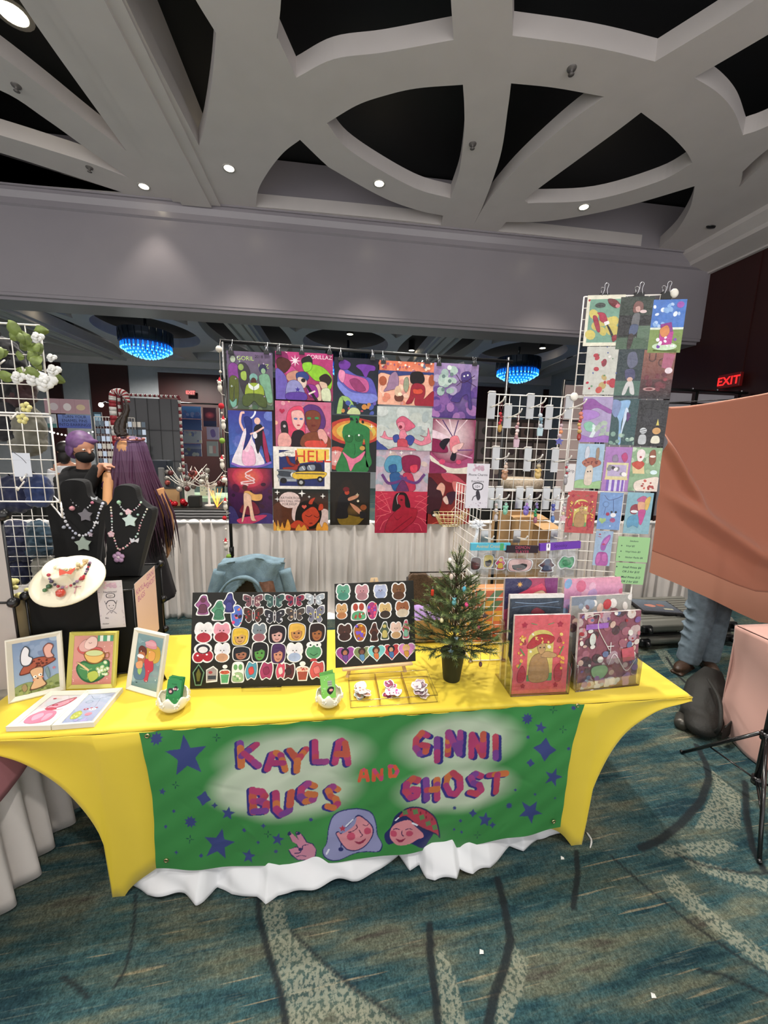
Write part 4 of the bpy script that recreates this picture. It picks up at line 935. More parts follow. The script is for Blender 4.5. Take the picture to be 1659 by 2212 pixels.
  'g 0 0 1 1 c83050 a82444;k f06c7c .008 0 .1 .2 .3 .3 .5;k f06c7c .008 0 .3 .14 .44 .3 .5;k f06c7c .008 .02 .6 .16 .56 .3 .5;k f06c7c .008 .1 0 .2 .2 .3 .5;k f06c7c .008 1 .1 .8 .3 .7 .5;k f06c7c .008 1 .3 .86 .44 .7 .5;k f06c7c .008 .98 .7 .8 .6 .7 .5;k f06c7c .008 .04 .14 .14 .06 .22 .06;k f06c7c .008 .03 .26 .16 .2 .28 .14;k f06c7c .008 .04 .44 .14 .38 .24 .3;k f06c7c .008 .02 .75 .1 .6 .2 .56;k f06c7c .008 .95 .16 .84 .1 .76 .12;k f06c7c .008 .96 .3 .84 .24 .74 .22;k f06c7c .008 .98 .5 .88 .4 .78 .36;k f06c7c .008 .98 .8 .88 .66 .8 .6;k f06c7c .01 .1 .92 .16 .74 .26 .66;k f06c7c .008 .9 .95 .84 .8 .74 .76;c 1a1018 .36 .1 .46 .02 .58 .06 .66 .34 .6 .44 .36 .48 .32 .4;c a81c38 .42 .1 .54 .1 .56 .3 .6 .38 .76 .4 .8 .48 .74 .7 .56 .9 .44 1 .2 1 .24 .7 .36 .5 .48 .36 .42 .26;k 741028 .012 .34 .96 .5 .8 .7 .6;k 741028 .01 .36 .6 .42 .68 .5 .6;e .49 .2 .025 .018 581020;k e8d0d8 .008 .44 .04 .4 .14 .42 .3'),
 ((938,783),(1027,905),'violet print of a spirit figure among pale eyed bubbles','6a5090',
  'g 0 0 1 1 a890c0 4c3480;b 20 26 0 .5 1 1 .06 .13 8a60a8,6c4c98,a878b8,5a4090;b 21 14 0 0 1 .5 .05 .12 9c88bc,b4a8cc,8468a8;b 22 12 .16 .04 .46 .56 .07 .1 b4ccc4,a4bcb8,c4d8d0;e .34 .08 .05 .05 e8f4f0;e .22 .24 .04 .04 6c8484;e .36 .32 .04 .04 6c8484;e .22 .48 .04 .04 6c8484;e .4 .2 .04 .04 6c8484;c 4c3c84 .62 .18 .8 .14 .86 .3 .84 .5 .9 .8 .82 .8 .78 .56 .66 .6 .6 .7 .4 .68 .5 .56 .6 .5 .64 .36;k 3c1c40 .014 .5 .2 .66 .34 .92 .2;k 3c1c40 .012 .52 .4 .7 .3 .96 .4;e .68 .22 .02 .02 fff;e .76 .2 .02 .02 fff'),
 ((932,904),(1021,1024),'pink and white burst print with black winged shapes in clouds','b05080',
  'd .5 .3 .6 .6 f8e4ec 90305c;k f4dce8 .02 .5 .3 .1 .02;k f4dce8 .03 .5 .3 .4 0;k f4dce8 .02 .5 .3 .8 0;k 4c2c70 .02 .52 .3 .6 .02;k 4c2c70 .02 .48 .3 .25 .02;c f0d8e8 0 .2 .3 .28 .46 .36 .2 .36 0 .34;c 8c2454 0 .36 .3 .42 .4 .6 .1 .6 0 .55;c e8e4d8 0 .66 .3 .84 .6 .9 1 .86 1 1 .4 .98 .1 .84;c 8c2c5c .1 .8 .4 .96 .1 1 0 1 0 .8;c 1c1828 .2 .46 .3 .36 .44 .36 .36 .48 .3 .56;c 1c1828 .46 .72 .54 .56 .6 .66 .56 .76;c ec8898 .44 .34 .6 .3 .68 .44 .76 .44 .6 .6 .46 .56;c f4c8c8 .5 .5 .74 .42 .7 .52 .54 .62;k e8b8d8 .025 .62 .62 .95 .7;k 6c3c88 .02 .62 .56 .95 .55;e .28 .78 .07 .06 d84c78;e .66 .78 .06 .05 d84c78'),
 ((925,1022),(1012,1132),'dark red print of a figure with a flowing rose cape, bottom of the last column','7c2028',
  'g 0 0 1 1 6c1c28 8c2420;c c0485c .3 0 .6 .02 .9 .2 1 .3 .9 .34 .6 .2 .4 .14;c 3c1424 0 .1 .2 .2 .34 .4 .3 .7 .1 .8 0 .7;c e8b0a0 .2 .3 .3 .18 .4 .26 .36 .44 .3 .34;c d87878 .56 .16 .8 .2 .84 .36 .66 .4;c 3c1c34 .44 .4 .66 .36 .6 .56 .52 .6;c e8c8c0 .36 .5 .44 .44 .5 .58 .44 .6;k d8a090 .02 .56 .76 .7 .6 .86 .5;c 1a0c14 .1 .76 .26 .7 .3 .8 .16 .86;e .2 .82 .06 .03 f0ece8;k e86c58 .012 .14 1 .3 .94 .34 .86')]
COLN = ['first', 'second', 'third', 'fourth', 'fifth']
for i, (tl, br, lb, bg, spec) in enumerate(PRINTS):
    a, b = at(*tl, Y=SY), at(*br, Y=SY); w, h = b.x-a.x, a.z-b.z
    A = Art(w, h, GLOSSP, bg, .0008); A.run(spec)
    o = A.build('art_print', None, mw=Matrix.Translation((a.x, SY - .0015*(i % 3), b.z)))
    tag(o, lb, 'art print', 'prints hanging from the black rod')
# hook clips
CLIPX = [(499, 1), (576, 1), (602, 2), (652, 2), (712, 2), (736, 3), (805, 3), (828, 4), (923, 4), (948, 5), (1025, 5)]
CL_L = {1: 'the green and purple group print', 2: 'the bright pink group print', 3: 'the purple dragon print', 4: 'the coral beach print', 5: 'the violet spirit print'}
def bin_clip(name, s, hook=True):
    t = empty(name)
    m = MB(); m.add([(-.016*s, -.008*s, -.014*s), (.016*s, -.008*s, -.014*s), (.014*s, -.009*s, .008*s), (-.014*s, -.009*s, .008*s),
                     (-.016*s, .004*s, -.014*s), (.016*s, .004*s, -.014*s), (.014*s, .009*s, .008*s), (-.014*s, .009*s, .008*s)],
                    [(0,1,2,3), (7,6,5,4), (3,2,6,7), (0,3,7,4), (1,5,6,2), (0,4,5,1)])
    m.build('clip_body', BLACKM, t)
    m = MB()
    for sy in (-1, 1):
        m.tube([(q.x, q.y, q.z) for q in spline([(-.009*s, sy*.008*s, .0), (-.004*s, sy*.012*s, .018*s), (-.006*s, sy*.016*s, .03*s), (0, sy*.017*s, .035*s), (.006*s, sy*.016*s, .03*s), (.004*s, sy*.012*s, .018*s), (.009*s, sy*.008*s, .0)], 3)], .0012*s, n=5)
    m.build('wire_arms', CHROME, t)
    return t
for k, (u, c) in enumerate(CLIPX):
    tp = PRINTS[{1: 0, 2: 3, 3: 7, 4: 10, 5: 14}[c]][0][1]
    fx = (u-470)/(1112-470); rz_ = ra.z + (rb.z-ra.z)*fx
    p = at(u, tp+3, Y=SY); x = p.x
    t = bin_clip('hook_clip', 1.25); t.location = (x, SY, p.z)
    m = MB(); zz = rz_ - p.z
    m.tube([(q.x, q.y, q.z) for q in spline([(0, 0, .03), (0, .02, zz-.04), (0, .042, zz-.01), (0, .055, zz+.016), (0, .078, zz+.004), (0, .077, zz-.016)], 4)], .0022, n=6)
    m.build('hook', CHROME, t)
    side = 'left' if k % 2 == 0 else 'right'
    if c == 2: side = ['left', 'middle', 'right'][k-2]
    if c > 2: side = 'left' if k % 2 == 1 else 'right'
    tag(t, 'black hook clip at the %s top of %s' % (side, CL_L[c]), 'clip', 'clips on the print rod')
# tape-strung garland of pompoms and felt mice
gx = at(476, 740, Y=SY-.03)
gar = empty('felt_garland', (gx.x, SY-.04, gx.z), label='long string of felt balls and little mice hanging down the left pole', cat='garland')
pts = [(476,735),(474,750),(476,800),(479,850),(482,880),(485,960),(487,1040),(489,1100),(490,1160),(493,1215)]
P3 = [at(u, v, Y=SY-.04)-gar.location for u, v in pts]
m = MB(); m.tube([tuple(q) for q in P3], .0015, n=5); m.build('string', mat('twine', 'b8b0a4', .9), gar)
FELT = {'w': mat('white_felt', 'd8d2c6', .95), 'r': mat('red_felt', 'b0202c', .95), 'g': mat('green_felt', '7c9c3c', .95)}
for u, v, c, r in ((473,754,'w',.024),(476,803,'w',.01),(478,877,'r',.022),(479,892,'w',.009),(480,952,'g',.022),(482,985,'w',.009),(484,1028,'w',.01),(485,1037,'w',.022),(486,1083,'w',.009),(488,1143,'w',.009),(485,1119,'r',.018),(494,1202,'g',.02)):
    p = at(u, v, Y=SY-.04)-gar.location; m = MB(); m.ball(p, r, n=12)
    m.build('felt_ball', FELT[c], gar)
for u, v in ((475,838),(483,920),(480,1005),(487,1095),(488,1182)):
    p = at(u, v, Y=SY-.045)-gar.location; m = MB(); m.mats = [FELT['w'], FELT['r']]
    m.ball(p, .02, FELT['w'], n=10, sc=(.85, .8, 1.5)); m.ball((p.x, p.y-.004, p.z+.036), .015, FELT['w'], n=10)
    for s_ in (-1, 1): m.ball((p.x+s_*.013, p.y, p.z+.05), .007, FELT['w'], n=8)
    m.lathe([(.014, p.z+.045), (.008, p.z+.062), (.0001, p.z+.08)], FELT['r'], n=10, cx=p.x, cy=p.y)
    m.tube([(q.x, q.y, q.z) for q in spline([(p.x, p.y, p.z-.025), (p.x+.012, p.y, p.z-.045), (p.x+.034, p.y, p.z-.05)], 4)], .0018, FELT['w'], n=5)
    m.build('felt_mouse', None, gar)

# ================================================================== TABLE-TOP WIRE ORGANISER
GY = 1.75
zj = [TZ+.004, TZ+.445, TZ+.885, TZ+1.325, TZ+1.76]
A0 = Vector((.688, GY, 0)); A1 = Vector((1.098, GY-.01, 0)); B1 = Vector((1.452, 1.645, 0))
org = empty('wire_grid_organiser', (1.1, GY, TZ), label='white wire grid tower standing on the right half of the yellow table', cat='display rack')
def wires(m, a, b, z0, z1, nc, nr, r=.0018, frame=.003, M=None):
    a, b = Vector(a), Vector(b)
    for i in range(nc+1):
        p = a.lerp(b, i/nc); m.tube([(p.x, p.y, z0), (p.x, p.y, z1)], frame if i in (0, nc) else r, n=5)
    for j in range(nr+1):
        z = z0 + (z1-z0)*j/nr; m.tube([(a.x, a.y, z), (b.x, b.y, z)], frame if j in (0, nr) else r, n=5)
LO = Matrix.Translation(-org.location)
wp = []
for k in range(3): wp.append((A0, A1, zj[k], zj[k+1]))
for k in range(4): wp.append((A1, B1, zj[k], zj[k+1]))
WB = Vector((.70, 2.15, 0))
for k in range(2): wp.append((A0, WB, zj[k], zj[k+1]))
for a, b, z0, z1 in wp:
    m = MB(); m.M = LO; wires(m, a + Vector((.004, 0, 0)), b - Vector((.004, 0, 0)), z0+.003, z1-.003, 8, 9); m.build('wire_panel', WIREW, org)
for p, z in ((A1, zj[3]), (A1, zj[1]), (B1, zj[4]), (A0, zj[1]), (A0, zj[0]), (A1, zj[0]), (B1, zj[0]), (WB, zj[0])):
    m = MB(); m.M = LO; q = (p.x, p.y-.008, z)
    m.ball(q, .019 if z > TZ+.1 else .014, n=14, sc=(1, .6, 1)); m.build('round_connector', WHITEP if z > TZ+.1 else CLEARE, org)
# price-card display hooks with prongs
HOOKP = clear_mat('frosted_hook_plate', 'c4ccd4', fac=.45, rough=.3)
ORD = ['first', 'second', 'third', 'fourth', 'fifth', 'sixth']
HK = [[(1063,848,905),(1098,875,925),(1147,853,905),(1187,878,928),(1230,856,905)],
      [(1072,966,1014),(1141,968,1018),(1200,970,1020)],
      [(1060,1053,1098),(1079,1053,1098),(1123,1053,1098),(1144,1053,1098),(1181,1054,1100),(1203,1054,1100)],
      [(1047,1146,1172),(1117,1146,1172),(1197,1146,1172)]]
RN = ['top', 'second', 'third', 'lowest']
PRONG = []
for ri, row in enumerate(HK):
    for ci, (u, v0, v1) in enumerate(row):
        p = at(u, v0, Y=GY-.012); q = at(u, v1, Y=GY-.012); h = p.z-q.z
        t = empty('display_hook', p, label='clear card hook, %s from the left in the %s row of the wire grid' % (ORD[ci], RN[ri]), cat='hook', group='display hooks on the wire grid')
        m = MB(); m.box((-.018, -.004, -h), (.018, -.001, 0)); m.build('card_plate', HOOKP, t)
        m = MB(); L_ = .10 if ri < 2 else .07
        m.tube([(q2.x, q2.y, q2.z) for q2 in spline([(0, -.002, -h*.55), (.005, -L_*.6, -h*.5), (.01, -L_, -h*.4), (.012, -L_-.014, -h*.4+.016)], 4)], .0032, n=7)
        m.tube([(-.014, .012, 0), (-.014, -.004, .004), (.014, -.004, .004), (.014, .012, 0)], .003, n=6); m.build('prong', WIREW, t)
        PRONG.append(p + Vector((.01, -L_+.01, -h*.45)))
# bead charms on the prongs
BEADM = mat('glass_and_acrylic_beads', attr=True, rough=.15, coat=.6)
def charm(p, top, L_, cols, lb, pend, seed, cat='charm', group='phone charms and keychains on the wire grid', silver=False):
    g = random.Random(seed); t = empty('bead_charm', (p.x, p.y, p.z), label=lb, cat=cat, group=group)
    m = MB(); m.mats = [mat('charm_cord', '6c3038', .8) if not silver else CHROME]
    for s_ in (-1, 1): m.tube([(0, 0, .004), (s_*.006, 0, -top*.5), (0, 0, -top)], .0012, n=5)
    if silver: m.tube([(.007*math.cos(a*.7), -.002, -top-.004+.007*math.sin(a*.7)) for a in range(9)], .0014, n=5, closed=True)
    m.build('strap', None, t)
    m = MB(); m.mats = [BEADM]; z = -top
    while z > -top-L_:
        r = g.uniform(.0055, .0105); m.ball((g.uniform(-.004, .004), g.uniform(-.003, .003), z-r), r, c=C(g.choice(cols)), n=8); z -= r*1.7
    tag(m.build('beads', None, t), kind=None)
    m = MB(); m.mats = [BEADM]; k, c = pend
    if k == 'star': m.prism([((.02 if i % 2 == 0 else .01)*math.cos(math.pi/2+i*math.pi/5), (.02 if i % 2 == 0 else .01)*math.sin(math.pi/2+i*math.pi/5)) for i in range(10)], -.003, .003, c=C(c))
    elif k == 'bear': m.ball((0, 0, 0), .015, c=C(c), n=10, sc=(1, 1.35, .5)); m.ball((-.009, .02, 0), .007, c=C(c), n=8); m.ball((.009, .02, 0), .007, c=C(c), n=8); m.ball((0, .014, 0), .011, c=C(c), n=8)
    elif k == 'drop': m.ball((0, 0, 0), .012, c=C(c), n=10, sc=(.8, 1.6, .6))
    else: m.prism([(-.011, -.02), (.011, -.02), (.013, .014), (0, .02), (-.013, .014)], -.004, .004, c=C(c))
    o = m.build('pendant', None, t); o.rotation_euler = (math.pi/2, 0, g.uniform(-.4, .4)); o.location = (0, 0, z-.016)
CH = [(0, .04, .05, ['b02030', 'd84848', '7c1c28'], 'red beaded charm with an amber pendant at the top left of the wire grid', ('drop', 'b08840'), 0),
      (1, .035, .07, ['d8b8b0', 'c89890', 'e8d8d8', 'a88088'], 'rose and silver beaded charm, second in the top row', ('tag', 'c0a0b0'), 0),
      (2, .04, .06, ['a8c8b8', '6c8c9c', 'e0b8c8', 'b8c0c8'], 'mint and grey beaded charm with a glass block, middle of the top row', ('tag', 'a8c0c8'), 0),
      (3, .035, .055, ['d88858', 'd8a8a8', 'b8a0a8'], 'orange and pink beaded charm with a blue star, right part of the top row', ('star', '4848a0'), 0),
      (4, .03, .085, ['a82838', 'c87868', 'b89858'], 'long red beaded charm beside the tall row of sleeved prints', ('drop', '9c3830'), 0),
      (5, .02, .03, ['b89890', 'c8b0a0'], 'amber bear keychain with pearls under the left second row hook', ('bear', 'a87c60'), 1),
      (6, .02, .025, ['c8b078', 'b0a080'], 'pale gold bear keychain under the middle second row hook', ('bear', 'c8a868'), 1),
      (7, .015, .06, ['888488', 'a83040', 'b0b0b4'], 'silver and dark red keychain under the right second row hook', ('drop', '908c90'), 1),
      (8, .02, .05, ['c8b8b8', 'b8a890', 'd8d0d0'], 'pale keychain with a clear stone at the left end of the third row', ('drop', 'c0b8b8'), 1),
      (9, .02, .012, ['7cb8a0', '9cccb8'], 'mint green bear keychain in the third row', ('bear', '7cbcA0'), 1),
      (10, .02, .014, ['7860b0', 'a878b8'], 'violet and blue bear keychain in the third row', ('bear', '7c68b8'), 1),
      (11, .02, .05, ['2c8c58', '7868a0', '985870'], 'green and mauve keychain in the third row', ('drop', '985c70'), 1),
      (12, .02, .05, ['4850a0', '9088c0', 'b8b8c8'], 'indigo keychain ending in a blue drop in the third row', ('drop', '5078b8'), 1),
      (13, .02, .045, ['d8c8a0', 'b8b8b8', 'c8a8b0'], 'cream and pink keychain at the right end of the third row', ('star', 'c8a0a8'), 1)]
for i, (k, top, L_, cols, lb, pend, sv) in enumerate(CH): charm(PRONG[k], top, L_, cols, lb, pend, 50+i, silver=bool(sv))
# sticker packs in clear bags with folded headers
BAG = clear_mat('crinkled_clear_bag', 'f0f4f8', gloss=.5, rough=.2, fac=.10, cb=.5, bs=14.)
def sticker(par, mw, cx, cz, rx, rz, kind, c1='888888', c2='ffffff', seed=0, border=.0035, eps=.0012):
    """die-cut sticker, white rim and simple printed drawing"""
    A = Art(2*rx, 2*rz, GLOSSP, None); A.ol = .02; S_ = lambda spec: A.run(spec)
    W_ = 'f4f2f0'
    if kind == 'bf':
        for s_ in (0, 1):
            f = lambda x: x if not s_ else 1-x
            for (e, cc) in ((.05, W_), (0, c1)):
                pts = [(f(.5), .35), (f(.3-e*.3), .12-e), (f(.06-e), .04+(-e if e else .04)), (f(.04-e*.8), .4), (f(.2), .58), (f(.14-e*.6), .8), (f(.3), .95+e*.8), (f(.46), .72), (f(.5), .6)]
                A.shape([(min(1, max(0, q.x)), min(1, max(0, q.y))) for q in spline([(x, y, 0) for x, y in pts], 4, True)], cc)
            A.run('b %d 5 %.2f .2 %.2f .7 .03 .06 %s,%s' % (seed+s_, min(f(.12), f(.38)), max(f(.12), f(.38)), c2, '3c343c'))
        S_('e .5 .5 .07 .3 %s;e .5 .5 .045 .25 %s;h .5 .4 .05 %s' % (W_, '4c4048', c2))
    elif kind == 'heart':
        A.heart(.5, .5, .5, W_); A.heart(.5, .5, .45, c1)
        S_('e .47 .38 .2 .19 %s;e .47 .42 .11 .12 %s;c %s .36 .56 .58 .56 .6 .8 .5 .88 .38 .76' % (c2, ['b87858', '7c5040', 'c08868', 'd0a080', 'e0b090'][seed % 5], ['6c4c94', '5c8cb8', 'd87848', '4878b0', 'd8a040'][seed % 5]))
    elif kind == 'head':
        S_('c %s .08 .5 .14 .1 .4 .02 .7 .04 .95 .2 .96 .6 .85 .92 .5 .99 .15 .92;c %s .12 .5 .18 .14 .42 .06 .7 .08 .9 .22 .92 .6 .8 .88 .5 .95 .18 .88' % (W_, c2))
        S_('c %s .26 .46 .5 .3 .76 .46 .72 .76 .5 .9 .3 .78;e .4 .56 .05 .04 2c2020;e .62 .56 .05 .04 2c2020;k 7c2c2c .03 .42 .74 .52 .78 .6 .74;p %s .2 .5 .3 .26 .74 .26 .82 .48 .6 .38 .45 .46' % (c1, c2))
    elif kind == 'plush':
        S_('e .32 .3 .22 .28 %s;e .68 .3 .22 .28 %s;e .5 .42 .42 .32 %s;e .5 .72 .38 .28 %s' % ((W_,)*4))
        S_('e .32 .28 .15 .2 %s;e .68 .28 .15 .2 %s;e .5 .42 .36 .26 %s;e .5 .74 .31 .22 %s;e .42 .42 .03 .03 3c3030;e .58 .42 .03 .03 3c3030;e .5 .49 .03 .02 a86060' % (c1, c1, c1, c2))
    elif kind == 'fig':
        S_('c %s .2 .3 .4 .02 .7 .02 .8 .3 .98 .5 .8 .7 .85 .98 .15 .98 .2 .7 .02 .5;c %s .26 .32 .44 .08 .66 .08 .74 .32 .88 .5 .74 .66 .78 .92 .24 .92 .28 .66 .1 .5;e .5 .26 .16 .15 %s;c %s .34 .5 .66 .5 .7 .84 .3 .84' % (W_, c1, c2, c2))
    elif kind == 'holo':
        S_('c %s .1 .2 .5 .01 .9 .2 .95 .6 .7 .99 .3 .99 .05 .6;c %s .16 .22 .5 .06 .84 .22 .88 .6 .66 .92 .34 .92 .12 .6' % (W_, c1)); A.run('b %d 14 .2 .15 .8 .85 .05 .13 %s,e8487c,48b8e0,7c58c8,3c2830,e8a040' % (seed+9, c2))
    elif kind == 'gem': S_('p %s .5 .0 1 .4 .75 1 .25 1 .0 .4;p %s .5 .06 .9 .4 .7 .95 .3 .95 .1 .4;p %s .5 .2 .7 .45 .6 .8 .4 .8 .3 .45' % (c1, '141a16', c2))
    elif kind == 'box': S_('p %s .05 .3 .6 .1 .98 .3 .95 .95 .08 1;p %s .12 .34 .6 .17 .9 .34 .88 .88 .14 .92;e .4 .45 .16 .12 %s;r .2 .62 .84 .82 3c4450' % (W_, c1, c2))
    elif kind == 'cake': S_('p %s .1 .5 .92 .5 .8 1 .2 1;e .5 .42 .45 .22 %s;e .5 .16 .2 .16 %s;p %s .17 .54 .84 .54 .74 .95 .26 .95;e .5 .44 .38 .15 %s;e .5 .18 .14 .12 f0f0ec;b %d 6 .2 .36 .8 .5 .04 .07 b83040,d85048' % (W_, W_, W_, c1, c2, seed))
    elif kind == 'jar': S_('c %s .1 .1 .5 .0 .9 .1 .95 .6 .9 .98 .1 .98 .05 .6;c %s .16 .6 .5 .5 .84 .6 .84 .92 .16 .92;e .32 .26 .15 .22 %s;e .68 .26 .15 .22 %s;b %d 6 .2 .6 .8 .85 .05 .1 %s,f0ece0' % (W_, c1, c2, c2, seed, c2))
    elif kind == 'cherry': S_('e .3 .7 .3 .3 %s;e .7 .66 .3 .32 %s;e .5 .3 .42 .3 %s;e .3 .7 .24 .24 b02838;e .72 .66 .24 .25 b02838;e .5 .3 .32 .22 2c2830;e .5 .34 .22 .15 f0ecec;e .26 .62 .05 .04 fff;e .68 .58 .05 .04 fff' % (W_, W_, W_))
    elif kind == 'frog': S_('e .32 .16 .22 .17 %s;e .68 .16 .22 .17 %s;e .5 .52 .46 .42 %s;e .5 .52 .4 .36 %s;e .32 .16 .14 .12 eef4ee;e .68 .16 .14 .12 eef4ee;e .32 .16 .05 .05 202020;e .68 .16 .05 .05 202020;k 2c5c38 .04 .3 .6 .5 .7 .7 .6;p b84048 .38 .86 .62 .86 .7 1 .3 1' % (W_, W_, W_, c1))
    else: S_('c %s .1 .3 .3 .02 .6 .1 .9 .05 .98 .5 .8 .95 .5 .88 .2 .98 .02 .6;c %s .16 .34 .34 .08 .6 .17 .84 .12 .9 .5 .76 .88 .5 .82 .24 .9 .09 .6;c %s .3 .4 .6 .3 .7 .6 .4 .7' % (W_, c1, c2))
    A.EPS = .0
    o = A.build('sticker', None, par); o.matrix_basis = Matrix.Translation((cx-rx, -eps, cz-rz)); return o
for i, (x0, y0, x1, y1, hc, txt, tc_, lb, inner) in enumerate(((1017,1172,1093,1238,'58b0c8','Animal Crossing','d8b868','clear sticker pack with a pale blue header card, left on the lowest row',(('head','6c2c28','4c2824'),('head','2c2824','d8c070'),('fig','d84c78','e8b840'))),
        (1092,1176,1151,1240,'2c2028','Demon Slayer','b04860','clear sticker pack with a black header card, middle of the lowest row',(('head','1c1418','e8b8b0'),)),
        (1163,1172,1238,1242,'6c3ca8','Spooky','48206c','clear sticker pack with a folded purple header card, right on the lowest row',(('fig','5c3038','48506c'),('blob','5cb078','4c9c68'))))):
    a, b = at(x0, y0, Y=GY-.085), at(x1, y1, Y=GY-.085); w, h = b.x-a.x, a.z-b.z
    t = empty('sticker_pack', (a.x, GY-.085-.006*i, b.z), label=lb, cat='sticker pack', group='bagged sticker packs on the wire grid')
    m = MB()
    m.grid(lambda p, q: (w*p, -.012+.004*math.sin(p*9+q*7), (h-.03)*q), 10, 10); m.grid(lambda p, q: (w*p, .012, (h-.03)*q), 4, 4); m.build('clear_bag', BAG, t)
    hh = .034 if h > .1 else .03
    A = Art(w*1.04, hh, PAPER, hc, .014, edge=hc); A.run('t .5 %.2f .11 %s %s' % (.62, tc_, txt.replace(' ', '_')) if i != 1 else 't .5 .45 .13 %s DEMON|SLAYER' % tc_)
    if i == 2: A.run('e .2 .5 .05 .3 f0ecf4;e .2 .35 .012 .05 201830')
    if i == 0: A.run('e .78 .5 .05 .24 48a068')
    o = A.build('header_card', None, t); o.location = (-.02*w, -.016, h-hh); o.rotation_euler = (0, [0, .02, -.06][i], 0)
    for k, (kd, c1, c2) in enumerate(inner):
        n = len(inner); sticker(t, None, w*(k+.5)/n, (h-.035)*(.42+.1*(k % 2)), w/n*.48, min(.034, w/n*.55), kd, c1, c2, seed=k, eps=-.002)
# handwritten note cards
def note(name, tl, br, Y, spec, lb, bg='d4d0d8', rotz=0, cat='note card'):
    a, b = at(*tl, Y=Y), at(*br, Y=Y); A = Art(b.x-a.x, a.z-b.z, PAPER, bg, .0006); A.run(spec)
    return tag(A.build(name, None, mw=Matrix.Translation((a.x, Y, b.z))), lb, cat)
note('note_card', (1010,1001), (1052,1098), 1.7, 'b 3 10 .3 .02 .7 .16 .04 .09 b898a8,c8a8b8;t .5 .27 .14 2c2830 Phone_Charms|+|Keychains;c 2c2830 .28 .46 .5 .42 .74 .46 .7 .58 .36 .58;c d4d0d8 .31 .47 .5 .44 .71 .47 .67 .56 .38 .56;t .5 .54 .17 2c2830 10+;c 3c3840 .46 .62 .58 .61 .66 .76 .56 .82 .48 .74;k 2c2830 .03 .56 .62 .5 .7 .36 .74 .3 .82;b 5 12 .02 .85 .98 .98 .01 .025 a88c9c,8c7c90',
     'small handwritten white card at the left edge of the wire grid')
note('note_card', (1226,1002), (1238,1062), GY-.03, 't .5 .3 .5 4c4850 drip', 'narrow blank white card behind the right end of the wire grid', 'd8d4d4')

